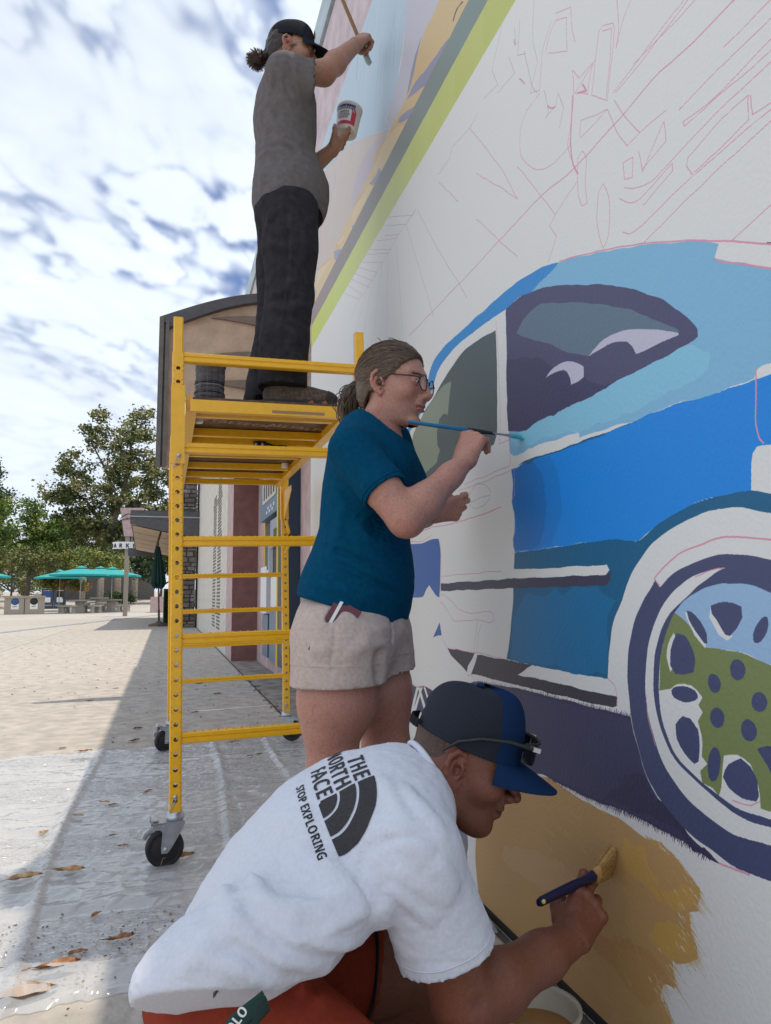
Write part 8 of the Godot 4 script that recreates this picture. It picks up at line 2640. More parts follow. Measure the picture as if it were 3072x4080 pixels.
	# hems
	f.cut(Vector3(0.0, 0.240, -1.25), Vector3(-0.17, -0.73, 0.62), Vector3(0.1037, 0.2754, -1.25), 0.40)
	var aR := (elR - shR).normalized()
	f.cut(shR.lerp(elR, 0.655), aR + Vector3(0.0, 0.0, 0.06), shR.lerp(elR, 0.86), 0.115)
	f.cut(shL.lerp(elL, 0.55), (elL - shL).normalized(), shL.lerp(elL, 0.8), 0.09)
	f.cap(shR.lerp(elR, 0.60), elR, 0.064, 0.070, 0.004, -1.0)
	# collar opening
	var nup := (Vector3(0.5097, 0.6143, -1.32) - neckb).normalized()
	f.ell(neckb + Vector3(0.062, 0.048, 0.0), Vector3(0.075, 0.078, 0.079), Basis(Vector3(0, 0, 1), -0.5), 0.006, -1.0)
	var m := MB.new()
	f.net(m)
	var sh := put("shirt", m, M.whitetee, K)
	# ribbed collar
	var ring := []
	for k in 33:
		var a := TAU * k / 32.0
		var d := Vector3(sin(a) * -0.42, sin(a) * 0.90, cos(a))
		ring.append(neckb + Vector3(0.012, 0.010, 0) + d * 0.0735 + Vector3(0.010, 0.004, 0))
	var cb := MB.new()
	cb.tube(ring, [0.0065], 8, false)
	put("collar", cb, M.whitetee, K)
	var hem := []
	for k in 33:
		var a := TAU * k / 32.0
		var up := aR.cross(nz).normalized()
		var d := up * cos(a) + aR.cross(up) * sin(a)
		hem.append(f.hit(shR.lerp(elR, 0.655) - aR * 0.022 + d * 0.15, -d, 0.15) + d * 0.0002)
	var hm := MB.new()
	hm.tube(hem, [0.0014], 5, false)
	put("sleeve_stitch", hm, M.whitetee, K)
	# the print on the back: lettering and the domed emblem
	var rg := trunk_rings()
	var up_: Vector3 = (rg[4][3] - rg[2][3]).normalized()
	var out: Vector3 = (nz.cross(up_) + Vector3(0, 0, 0.75)).normalized()
	var rgt: Vector3 = up_.cross(out).normalized()
	var o := Vector3(0.2962, 0.5881, -1.22) + out * 0.10
	var PX := Transform3D((Basis(out, deg_to_rad(-12.0)) * Basis(rgt, up_, out)).scaled(Vector3.ONE * 0.80), o)
	var rows := ["THE", "NORTH", "FACE"]
	for k in 3:
		var t := TextMesh.new()
		var sf := SystemFont.new()
		sf.font_names = PackedStringArray(["Droid Sans"])
		sf.font_weight = 700
		t.font = sf
		t.text = rows[k]
		t.font_size = 64
		t.horizontal_alignment = HORIZONTAL_ALIGNMENT_RIGHT
		t.pixel_size = 0.00078
		t.depth = 0.001
		var am := ArrayMesh.new()
		for q in t.get_surface_count(): am.add_surface_from_arrays(Mesh.PRIMITIVE_TRIANGLES, t.surface_get_arrays(q))
		var bb := am.get_aabb()
		var at := PX * Transform3D(Basis.from_scale(Vector3(1.0, 1.0, 1.0)), Vector3(-0.006 - bb.end.x, 0.044 - k * 0.043 - bb.get_center().y, 0))
		put("shirt_letters", print_on(f, am, at, 0.0012), M.print, sh)
	var tag_ := TextMesh.new()
	var sf2 := SystemFont.new()
	sf2.font_names = PackedStringArray(["Droid Sans"])
	sf2.font_weight = 700
	tag_.font = sf2
	tag_.text = "STOP EXPLORING"
	tag_.font_size = 64
	tag_.pixel_size = 0.00040
	tag_.depth = 0.001
	var am2 := ArrayMesh.new()
	for q in tag_.get_surface_count(): am2.add_surface_from_arrays(Mesh.PRIMITIVE_TRIANGLES, tag_.surface_get_arrays(q))
	put("shirt_letters", print_on(f, am2, PX * Transform3D(Basis.IDENTITY, Vector3(0.128 - am2.get_aabb().end.x, -0.090, 0)), 0.0012), M.inkdark, sh)
	for k in 3:
		var r0: float = [0.006, 0.049, 0.092][k]
		var r1: float = [0.043, 0.086, 0.129][k]
		var am3 := SurfaceTool.new()
		am3.begin(Mesh.PRIMITIVE_TRIANGLES)
		var n := 18
		var base := -0.062
		for j in n:
			var a0 := PI * 0.5 * j / n; var a1 := PI * 0.5 * (j + 1) / n
			# quarter domes that swell outwards as they rise
			var q := func(r: float, a: float) -> Vector3: return Vector3(maxf(r * cos(a) * 1.02, 0.0), base + r * sin(a), 0)
			for tq in [[q.call(r0, a0), q.call(r1, a0), q.call(r1, a1)], [q.call(r0, a0), q.call(r1, a1), q.call(r0, a1)]]:
				for p in tq:
					am3.set_normal(Vector3(0, 0, 1))
					am3.add_vertex(p)
		am3.index()
		put("shirt_emblem", print_on(f, am3.commit(), PX, 0.0012), M.print, sh)

func kneeling_shorts(K: Node, hip: Vector3, hL: Vector3, kL: Vector3, hR: Vector3, kR: Vector3) -> void:
	var f := Field.new(Vector3(-0.10, -0.01, -1.62), Vector3(0.50, 0.42, -0.86), 0.007)
	for t in trunk_rings().slice(0, 1): f.ell(t[0], t[2] - Vector3(0.0, 0.010, 0.010), t[1], 0.03)
	f.ell(hip + Vector3(-0.005, -0.02, 0), Vector3(0.120, 0.118, 0.178), Basis.IDENTITY, 0.05)
	f.cap(hR + Vector3(-0.02, -0.01, 0.01), hR.lerp(kR, 0.85), 0.122, 0.105, 0.04)
	f.cap(hL, hL.lerp(kL, 0.62), 0.118, 0.108, 0.04)
	folds(f, [[Vector3(0.0835, 0.3568, -1.08), Vector3(0.1379, 0.3669, -1.06), Vector3(0.1929, 0.3514, -1.08), Vector3(0.2332, 0.3203, -1.08)], [Vector3(0.138, 0.358, -1.06), Vector3(0.1621, 0.3473, -1.05), Vector3(0.186, 0.3296, -1.04)], [Vector3(0.1139, 0.3628, -1.07), Vector3(0.1244, 0.3505, -1.05), Vector3(0.1277, 0.3342, -1.05)], [Vector3(0.1829, 0.3495, -1.1), Vector3(0.2237, 0.3305, -1.1), Vector3(0.2583, 0.2996, -1.1)]], 0.014, 0.0180)
	folds(f, [[Vector3(0.1254, 0.357, -1.06), Vector3(0.157, 0.3609, -1.06), Vector3(0.1996, 0.3411, -1.08)]], 0.012, -0.0216)
	f.rough(0.005, noise(10.0, 551, 3))
	var aL := (kL - hL).normalized()
	f.cut(Vector3(0.3974, 0.1791, -1.4), aL + Vector3(0, 0, 0.12), hL.lerp(kL, 0.85), 0.18)
	f.cap(hL.lerp(kL, 0.5), kL, 0.092, 0.085, 0.004, -1.0)
	var m := MB.new()
	f.net(m)
	put("shorts", m, M.redcloth, K)
	var ring := []
	var cp := Vector3(0.3937, 0.1715, -1.4)
	cp = hL.lerp(kL, clampf((cp - hL).dot(kL - hL) / (kL - hL).length_squared(), 0.0, 1.0))
	var up := aL.cross(Vector3(0, 0, 1)).normalized()
	for k in 33:
		var a := TAU * k / 32.0
		var d := up * cos(a) + aL.cross(up) * sin(a)
		ring.append(f.hit(cp - aL * 0.018 + d * 0.18, -d, 0.18) + d * 0.0015)
	var b := MB.new()
	b.tube(ring, [0.0085], 8, false, 0.35, aL)
	put("trim_band", b, M.black, K)
	# dark strip on the side seam
	var st := MB.new()
	var line := []
	for q in [Vector3(0.0825, 0.3737, -1.07), Vector3(0.0934, 0.3672, -1.05), Vector3(0.1019, 0.3536, -1.04), Vector3(0.1054, 0.3412, -1.03)]:
		var p := snap(f, q)
		line.append(p + f.grad(p) * 0.001)
	st.tube(line, [0.011], 8, true, 0.18, Vector3(0, 0, 1))
	put("side_stripe", st, M.thread, K)
	# lanyard hanging out of the pocket
	var L := thing("lanyard", "dark green lettered lanyard spilling from the red shorts pocket", "lanyard", Vector3(0.1226, 0.3585, -1.035))
	var lb := MB.new()
	var o := L.position
	lb.tube([Vector3(0.1436, 0.3657, -1.045) - o, Vector3(0.132, 0.366, -1.032) - o, Vector3(0.1181, 0.3642, -1.022) - o, Vector3(0.104, 0.3585, -1.018) - o, Vector3(0.0957, 0.3509, -1.016) - o], [0.011], 8, true, 0.14, Vector3(0, 0.3, 1))
	put("strap", lb, mat(lin(0.008, 0.045, 0.035), 0.7), L)
	var lb2 := MB.new()
	lb2.tube([Vector3(0.1474, 0.3604, -1.045) - o, Vector3(0.1355, 0.3595, -1.03) - o, Vector3(0.1243, 0.3553, -1.022) - o, Vector3(0.115, 0.3454, -1.018) - o], [0.010], 8, true, 0.14, Vector3(0.2, 0.3, 1))
	put("strap", lb2, mat(lin(0.010, 0.030, 0.030), 0.7), L)
	var tm := letters("OLO", 0.012, 0.0006, true)
	var lo := put_mesh("lettering", tm, M.white, L)
	lo.transform = Transform3D(Basis(Vector3(0, 0, 1), 0.9 + PI * 0.0) * Basis(Vector3(1, 0, 0), -0.3), Vector3(0.1035, 0.3623, -1.013) - o)

func sunglasses(X: Transform3D) -> void:
	var G := thing("sunglasses", "black wraparound sunglasses pushed up on the navy mesh cap", "sunglasses", X.origin)
	var T := Transform3D(X.basis, Vector3.ZERO)
	for s in [-1.0, 1.0]:
		var tp := MB.new()
		tp.tube([T * Vector3(0.104, 0.077, s * 0.070), T * Vector3(0.06, 0.079, s * 0.0875), T * Vector3(0.01, 0.070, s * 0.0945), T * Vector3(-0.028, 0.052, s * 0.0925), T * Vector3(-0.050, 0.028, s * 0.0875)], [0.0042, 0.0036, 0.0032, 0.0032, 0.0024], 8)
		put("temple", tp, M.black, G)
		var hg := MB.new()
		hg.box(T * Vector3(0.109, 0.077, s * 0.066), Vector3(0.020, 0.008, 0.006), X.basis.orthonormalized())
		put("hinge", hg, M.zinc, G)
		var ln := MB.new()
		for r in 6:
			for c in 8:
				var q := func(u: float, v: float) -> Vector3:
					var a := u * 1.0
					var taper := 1.0 - 0.35 * absf(u - 0.45)
					return T * Vector3(0.116 - 0.030 * a * a + 0.004, 0.080 - v * 0.040 * taper, s * (0.008 + 0.060 * a))
				ln.quad(q.call(c / 8.0, (r + 1) / 6.0), q.call((c + 1) / 8.0, (r + 1) / 6.0), q.call((c + 1) / 8.0, r / 6.0), q.call(c / 8.0, r / 6.0))
		put("lens", ln, M.darkglass, G)
	var rim := MB.new()
	var pts := []
	for k in 15:
		var u := lerpf(-1.0, 1.0, k / 14.0)
		pts.append(T * Vector3(0.121 - 0.030 * u * u, 0.081, u * 0.068))
	rim.tube(pts, [0.0028], 7)
	put("brow_bar", rim, M.black, G)

func wall_brush() -> void:
	var a := Vector3(0.6909, 0.3283, -1.285)
	var fer := Vector3(0.8407, 0.3425, -1.33)
	var tip := Vector3(0.9025, 0.362, -1.352)
	var d := (fer - a).normalized()
	var L := a.distance_to(fer)
	var B := thing("wall_brush", "broad paintbrush with a dark blue handle loaded with ochre paint", "paintbrush", a)
	var h := MB.new()
	var ax := Vector3(0.12, 0.93, 0.34)
	var thin := ax.cross(d).normalized()
	h.tube([Vector3.ZERO, d * 0.006, d * L * 0.35, d * L * 0.62, d * L * 0.85, d * L * 1.0], [0.0075, 0.0105, 0.0115, 0.0120, 0.0100, 0.0150], 14, true, 0.70, thin)
	put("handle", h, mat(lin(0.008, 0.012, 0.060), 0.3), B)
	var dot := MB.new()
	dot.ball(d * 0.010 + Vector3(-0.001, 0.002, 0.0085), Vector3(0.0045, 0.0045, 0.0025))
	put("hanging_hole", dot, mat(lin(0.70, 0.55, 0.10), 0.4), B)
	var fe := MB.new()
	fe.tube([d * L * 0.98, d * L * 1.10], [0.0190, 0.0215], 16, true, 0.42, thin)
	put("ferrule", fe, mat(lin(0.55, 0.33, 0.12), 0.35), B)
	# bristles in tufts that fan out and press on the wall
	var m := d * L * 1.08
	var t := tip - a
	var br := MB.new()
	br.tube([m, m.lerp(t, 0.4), m.lerp(t, 0.8), t], [0.0205, 0.0265, 0.0315, 0.0330], 22, true, 0.34, thin)
	var paint_ := grain(mat(lin(0.62, 0.36, 0.12), 0.35), M.blotch, M.rough, 14.0, 0.8, false)
	put("bristles", br, paint_, B)
	var rng := RandomNumberGenerator.new()
	rng.seed = 97
	var tu := MB.new()
	var across := d.cross(thin).normalized()
	for k in 120:
		var u := rng.randf_range(-1.0, 1.0); var w := rng.randf_range(-1.0, 1.0)
		var p0 := m + across * u * 0.0195 + thin * w * 0.0080
		var p1 := t + across * u * 0.0340 + thin * w * 0.0125 + Vector3(-0.002, rng.randf_range(-0.004, 0.004), 0)
		tu.tube([p0, p0.lerp(p1, 0.6) + thin * w * 0.002, p1], [0.0014, 0.0013, 0.0006], 4)
	put("bristle_tuft", tu, paint_, B).set_meta("kind", "stuff")


# ---------------------------------------------------------------- man standing on the scaffold deck
func deck_man() -> void:
	var skin := Color(0.46, 0.245, 0.160)
	var yaw := deg_to_rad(8.0)
	var F := Vector3(cos(yaw), 0, sin(yaw)); var R := Vector3(-sin(yaw), 0, cos(yaw))
	var Bd := Basis(F, Vector3.UP, R)
	var X := frame_at_ear(Vector3(0.4398, 3.2617, -2.805), deg_to_rad(14.0), deg_to_rad(4.0), 0.0)
	var deck := 1.657
	var mid := Vector3(0.450, 0, -2.885)
	var neck := Vector3(0.440, 3.112, -2.885)
	var shR := Vector3(0.414, 3.060, -2.720); var elR := Vector3(0.5912, 3.1309, -2.775); var wrR := Vector3(0.7451, 3.3525, -2.845)
	var shL := Vector3(0.456, 3.060, -3.060); var elL := Vector3(0.518, 2.806, -3.09); var wrL := Vector3(0.6701, 2.9191, -2.98)
	var hip := Vector3(0.456, 2.526, -2.885)
	var f := Field.new(Vector3(0.22, 2.34, -3.20), Vector3(0.86, 3.42, -2.62), 0.009)
	f.chain([hip, mid + Vector3(0, 2.82, 0), neck], [0.12, 0.11, 0.07], 0.05)
	f.cap(shR, shL, 0.055, 0.055, 0.05)
	f.cap(neck, X * Vector3(-0.028, -0.03, 0), 0.062, 0.058, 0.03)
	f.chain([shR, elR], [0.058, 0.048], 0.03)
	f.chain([elR, elR.lerp(wrR, 0.35), wrR], [0.047, 0.046, 0.031], 0.025)
	f.chain([shL, elL], [0.055, 0.044], 0.03)
	f.chain([elL, elL.lerp(wrL, 0.35), wrL], [0.044, 0.044, 0.030], 0.025)
	var hd := (Vector3(0.8113, 3.4435, -2.865) - wrR).normalized()
	var hl := (Vector3(0.7289, 2.9819, -2.99) - wrL).normalized()
	var ncut := X * Vector3(-0.034, -0.100, 0)
	var body := MB.new()
	body.use_colour = true
	var paint = skin_paint(skin, [[elR, 0.06]])
	f.net(body, [[ncut + Vector3(0, 0.006, 0), Vector3.UP], [wrR + hd * 0.008, hd], [wrL + hl * 0.008, hl]], Transform3D.IDENTITY, paint)
	var hp := {"neck_end": X.affine_inverse() * neck, "neck_r": 0.0585, "jaw": 1.0, "cell": 0.0036}
	var hf := head_field(hp)
	hf.cap(X.affine_inverse() * neck, Vector3(-0.028, -0.03, 0), 0.063, 0.059, 0.03)
	var dn := (X.basis.inverse() * Vector3.DOWN).normalized()
	hf.sink(X.affine_inverse() * ncut, dn, 0.012, 0.003)
	hf.net(body, [[X.affine_inverse() * (ncut + Vector3(0, -0.012, 0)), dn]], X, head_paint(skin, {"scalp": Color(0.030, 0.018, 0.013), "hairline": -0.040, "stubble": 0.10}))
	var h := Field.new(wrR - Vector3(0.07, 0.08, 0.09), wrR + Vector3(0.16, 0.16, 0.10), 0.004)
	h.cap(wrR.lerp(elR, 0.3), wrR, 0.038, 0.031, 0.012)
	var nR := Vector3(-0.45, 0.60, 0.66)
	hand(h, wrR, hd, nR, nR.cross(hd), [[52, 80, 45], [56, 84, 45], [60, 84, 45], [60, 80, 45]], [[0.020, 0.030, 0.012], [0.045, 0.042, 0.034], [0.070, 0.030, 0.056], [0.084, 0.008, 0.066]], 1.0, 0.02)
	h.sink(wrR, -hd, 0.012, 0.003)
	h.net(body, [[wrR - hd * 0.012, -hd]], Transform3D.IDENTITY, paint)
	var h2 := Field.new(wrL - Vector3(0.08, 0.08, 0.12), wrL + Vector3(0.18, 0.20, 0.12), 0.004)
	h2.cap(wrL.lerp(elL, 0.3), wrL, 0.036, 0.030, 0.012)
	var nL := Vector3(0.45, -0.80, 0.25)
	hand(h2, wrL, hl, nL, Vector3(-0.5, 0.5, 0.4), [[14, 26, 20], [16, 30, 20], [18, 32, 22], [20, 34, 24]], [[0.018, 0.030, 0.010], [0.040, 0.052, 0.022], [0.062, 0.058, 0.040], [0.082, 0.052, 0.056]], 1.0, 0.10)
	h2.sink(wrL, -hl, 0.012, 0.003)
	h2.net(body, [[wrL - hl * 0.012, -hl]], Transform3D.IDENTITY, paint)
	var T := put("person", body, M.skin[2])
	tag(T, "person in a grey t-shirt, black jeans and dark cap standing on the scaffold", "person")
	eyes(T, X)
	brows(T, X, M.hairdark, 1.2)
	# tee
	var s := Field.new(Vector3(0.22, 2.42, -3.20), Vector3(0.74, 3.24, -2.58), 0.0075)
	s.ell(mid + Vector3(-0.005, 2.972, 0), Vector3(0.136, 0.205, 0.20), Bd, 0.05)
	s.ell(mid + Vector3(-0.004, 2.785, 0), Vector3(0.128, 0.23, 0.172), Bd, 0.05)
	s.ell(mid + Vector3(0.004, 2.60, 0), Vector3(0.150, 0.19, 0.190), Bd, 0.05)
	s.ell(mid + Vector3(0.062, 2.62, 0), Vector3(0.122, 0.165, 0.165), Bd, 0.05)
	s.cap(shR + Vector3(0.0, 0.0, 0), neck + Vector3(-0.005, -0.01, 0.03), 0.064, 0.064, 0.05)
	s.cap(shL, neck + Vector3(-0.005, -0.01, -0.03), 0.062, 0.064, 0.05)
	var uR := shR + Vector3(0.125, -0.035, 0.015)
	s.cap(shR + Vector3(0.0, -0.005, 0), uR, 0.072, 0.082, 0.035)
	s.cap(shL, shL.lerp(elL, 0.75), 0.066, 0.074, 0.035)
	folds(s, [[Vector3(0.3189, 2.8785, -2.7), Vector3(0.3833, 2.8143, -2.69), Vector3(0.4833, 2.7729, -2.72), Vector3(0.5774, 2.7482, -2.8)], [Vector3(0.3321, 2.7641, -2.72), Vector3(0.4214, 2.7416, -2.69), Vector3(0.501, 2.7089, -2.71)], [Vector3(0.3178, 2.7205, -2.75), Vector3(0.3499, 2.717, -2.71), Vector3(0.4405, 2.7052, -2.69)], [Vector3(0.3427, 2.6561, -2.72), Vector3(0.334, 2.6049, -2.72), Vector3(0.331, 2.545, -2.72)], [Vector3(0.3611, 3.0245, -2.68), Vector3(0.3527, 2.9417, -2.68), Vector3(0.383, 2.8545, -2.69)], [Vector3(0.4611, 2.6953, -2.7), Vector3(0.5496, 2.6668, -2.76), Vector3(0.6121, 2.6087, -2.82)], [Vector3(0.3189, 2.5347, -2.74), Vector3(0.3874, 2.543, -2.7), Vector3(0.481, 2.5488, -2.7)]], 0.016, 0.0144)
	folds(s, [[Vector3(0.3288, 2.7334, -2.72), Vector3(0.4044, 2.7248, -2.7), Vector3(0.48, 2.7149, -2.7)], [Vector3(0.344, 3.008, -2.69), Vector3(0.3624, 2.9035, -2.68), Vector3(0.4004, 2.831, -2.68)]], 0.010, -0.0112)
	folds(s, [[Vector3(0.4076, 3.086, -2.68), Vector3(0.4485, 3.0137, -2.64), Vector3(0.4677, 2.9474, -2.64)], [Vector3(0.4206, 2.9874, -2.64), Vector3(0.4473, 2.9356, -2.63), Vector3(0.4586, 2.9052, -2.64)], [Vector3(0.3861, 3.0352, -2.66), Vector3(0.4024, 2.9432, -2.64), Vector3(0.44, 2.8913, -2.64)]], 0.010, 0.0096)
	s.rough(0.005, noise(9.0, 561, 3))
	s.cut(Vector3(0.3913, 2.4524, -2.72), Vector3(0.02, -1.0, -0.10), hip, 0.42)
	s.cut(uR + Vector3(-0.020, 0, 0), Vector3(1.0, 0.12, 0.05), uR + Vector3(0.06, 0.0, 0.0), 0.105)
	s.cut(shL.lerp(elL, 0.62), (elL - shL).normalized(), shL.lerp(elL, 0.85), 0.09)
	s.cap(shR + Vector3(0.07, -0.02, 0.01), uR + Vector3(0.08, 0, 0), 0.062, 0.066, 0.004, -1.0)
	s.ell(neck + Vector3(0.03, 0.055, 0), Vector3(0.075, 0.060, 0.070), Basis.IDENTITY, 0.006, -1.0)
	s.ell(hip + Vector3(0.01, -0.02, 0), Vector3(0.140, 0.10, 0.165), Bd, 0.004, -1.0)
	var sm := MB.new()
	s.net(sm)
	put("shirt", sm, M.greytee, T)
	# jeans
	var j := Field.new(Vector3(0.22, 1.68, -3.20), Vector3(0.68, 2.72, -2.62), 0.0085)
	j.ell(hip + Vector3(-0.005, 0.03, 0), Vector3(0.122, 0.15, 0.160), Bd, 0.04)
	j.ell(hip + Vector3(-0.035, -0.01, 0), Vector3(0.100, 0.11, 0.150), Bd, 0.04)
	var kR := Vector3(0.4556, 2.1285, -2.8); var kL := Vector3(0.440, 2.112, -3.005)
	var aR := Vector3(0.430, 1.770, -2.800); var aL := Vector3(0.388, 1.770, -3.00)
	j.chain([hip + Vector3(0.0, -0.03, 0.085), (hip + kR) * 0.5 + Vector3(0, 0, 0.045), kR], [0.116, 0.110, 0.098], 0.03)
	j.chain([kR, (kR + aR) * 0.5 + Vector3(-0.008, 0, 0), aR + Vector3(0, -0.03, 0)], [0.096, 0.098, 0.100], 0.02)
	j.chain([hip + Vector3(0.0, -0.03, -0.085), (hip + kL) * 0.5 + Vector3(0, 0, -0.04), kL], [0.114, 0.105, 0.092], 0.03)
	j.chain([kL, aL + Vector3(0, -0.03, 0)], [0.090, 0.092], 0.02)
	folds(j, [[Vector3(0.3618, 2.3436, -2.7), Vector3(0.3889, 2.2271, -2.69), Vector3(0.4646, 2.1648, -2.7)], [Vector3(0.3583, 2.0836, -2.72), Vector3(0.4083, 2.1056, -2.69), Vector3(0.4832, 2.1671, -2.7)], [Vector3(0.3678, 2.0467, -2.72), Vector3(0.4363, 2.0273, -2.69), Vector3(0.5154, 2.083, -2.72)], [Vector3(0.3776, 1.9719, -2.72), Vector3(0.428, 1.9284, -2.69), Vector3(0.4939, 1.9104, -2.7)], [Vector3(0.361, 1.8386, -2.72), Vector3(0.4109, 1.8055, -2.69), Vector3(0.4852, 1.8285, -2.7)], [Vector3(0.3526, 1.782, -2.72), Vector3(0.4203, 1.7674, -2.69), Vector3(0.5074, 1.8143, -2.72)], [Vector3(0.3882, 2.4645, -2.7), Vector3(0.3586, 2.3924, -2.72), Vector3(0.3446, 2.347, -2.75)], [Vector3(0.4817, 2.4203, -2.7), Vector3(0.4993, 2.3003, -2.69), Vector3(0.4813, 2.1817, -2.69)]], 0.016, 0.0152)
	folds(j, [[Vector3(0.4344, 2.4916, -2.7), Vector3(0.4454, 2.3071, -2.68), Vector3(0.4392, 2.1527, -2.68), Vector3(0.4113, 1.998, -2.68), Vector3(0.4018, 1.8478, -2.68), Vector3(0.4063, 1.7466, -2.68)]], 0.006, 0.0072)
	folds(j, [[Vector3(0.4214, 2.4895, -2.7), Vector3(0.4325, 2.3052, -2.68), Vector3(0.4264, 2.151, -2.68), Vector3(0.3987, 1.9966, -2.68), Vector3(0.3893, 1.8466, -2.68), Vector3(0.3938, 1.7456, -2.68)]], 0.005, -0.0056)
	folds(j, [[Vector3(0.3223, 2.4573, -2.76), Vector3(0.3624, 2.4228, -2.71), Vector3(0.3956, 2.4657, -2.7)]], 0.006, -0.0064)
	j.rough(0.005, noise(10.0, 571, 3))
	j.cut(Vector3(0, 1.738, 0), Vector3.DOWN, aR + Vector3(0, -0.05, 0), 0.16)
	j.cut(Vector3(0, 1.690, 0), Vector3.DOWN, aL + Vector3(0, -0.05, 0), 0.12)
	var jm := MB.new()
	j.net(jm)
	put("jeans", jm, M.jeans, T)
	for q in [[0.492, -2.800, 0.0], [0.446, -3.005, -0.05]]:
		hiking_shoe(T, Vector3(q[0], deck, q[1]), yaw + q[2])
	# hair gathered under the cap
	var hb := Field.new(Vector3(-0.20, -0.10, -0.10), Vector3(0.06, 0.14, 0.10), 0.006)
	hb.ell(Vector3(-0.030, 0.034, 0), Vector3(0.088, 0.087, 0.081), Basis.IDENTITY, 0.01)
	hb.ell(Vector3(-0.060, -0.010, 0), Vector3(0.052, 0.055, 0.064), Basis.IDENTITY, 0.02)
	hb.cut(Vector3(0.0, 0.0, 0), Vector3(1.0, -0.55, 0), Vector3(0.05, -0.03, 0), 0.16)
	hb.chain([Vector3(-0.10, -0.005, 0), Vector3(-0.128, -0.026, 0.0)], [0.022, 0.018], 0.012)
	hb.ell(Vector3(-0.150, -0.038, 0), Vector3(0.034, 0.036, 0.034), Basis.IDENTITY, 0.01)
	hb.rough(0.006, noise(40.0, 581, 3), Vector3(0.5, 1, 1))
	var hm := MB.new()
	hb.net(hm, [], X)
	put("hair", hm, M.hairdark, T)
	var rng := RandomNumberGenerator.new()
	rng.seed = 83
	var fuzz := []
	for k in 420:
		var d := Vector3(rng.randfn() - 0.5, rng.randfn(), rng.randfn()).normalized()
		var p := Vector3(-0.150, -0.038, 0) + d * 0.034
		fuzz.append([X * p, X * (p + d.cross(Vector3(0.3, 1, 0.2)) * 0.012 + d * 0.004), X * (p + d.cross(Vector3(0.3, 1, 0.2)) * 0.022 + d * 0.012)])
	var fm := MB.new()
	strands(fm, fuzz, 0.0012, rng, [Color(0.03, 0.018, 0.012), Color(0.07, 0.04, 0.025), Color(0.12, 0.07, 0.045)])
	var fmat := mat(Color(1, 1, 1), 0.5)
	fmat.vertex_color_use_as_albedo = true
	put("hair_bun", fm, fmat, T).set_meta("kind", "stuff")
	ball_cap(T, X * Transform3D(Basis.IDENTITY, Vector3(0, -0.004, 0)), M.capdark, M.capdark, M.capdark, 0.098, 0.17)
	var lg := MB.new()
	lg.ball(X * Vector3(0.093, 0.088, 0.022), Vector3(0.004, 0.012, 0.022), X.basis.orthonormalized())
	put("cap_badge", lg, mat(lin(0.35, 0.20, 0.05), 0.6), T)
	# brush, held like a pencil with its tip down
	var a := Vector3(0.6966, 3.6158, -2.89); var tip := Vector3(0.8429, 3.353, -2.94)
	var d := (tip - a).normalized(); var L := a.distance_to(tip)
	var B := thing("long_brush", "wooden handled brush with a pale blue tip held by the person on the scaffold", "paintbrush", a)
	var hm2 := MB.new()
	hm2.tube([-d * 0.06, d * L * 0.3, d * L * 0.70], [0.0080, 0.0092, 0.0085], 12)
	put("handle", hm2, mat(lin(0.28, 0.15, 0.060), 0.4), B)
	var fe := MB.new()
	fe.tube([d * L * 0.68, d * L * 0.88], [0.0105, 0.0165], 14, true, 0.55, Vector3.UP)
	put("ferrule", fe, mat(lin(0.30, 0.14, 0.12), 0.4, 0.3), B)
	var br := MB.new()
	br.tube([d * L * 0.87, d * L * 0.95, d * L + Vector3(0.004, 0.004, 0)], [0.0165, 0.0175, 0.0130], 14, true, 0.5, Vector3.UP)
	put("bristles", br, mat(lin(0.38, 0.47, 0.50), 0.5), B)
	paint_tub()

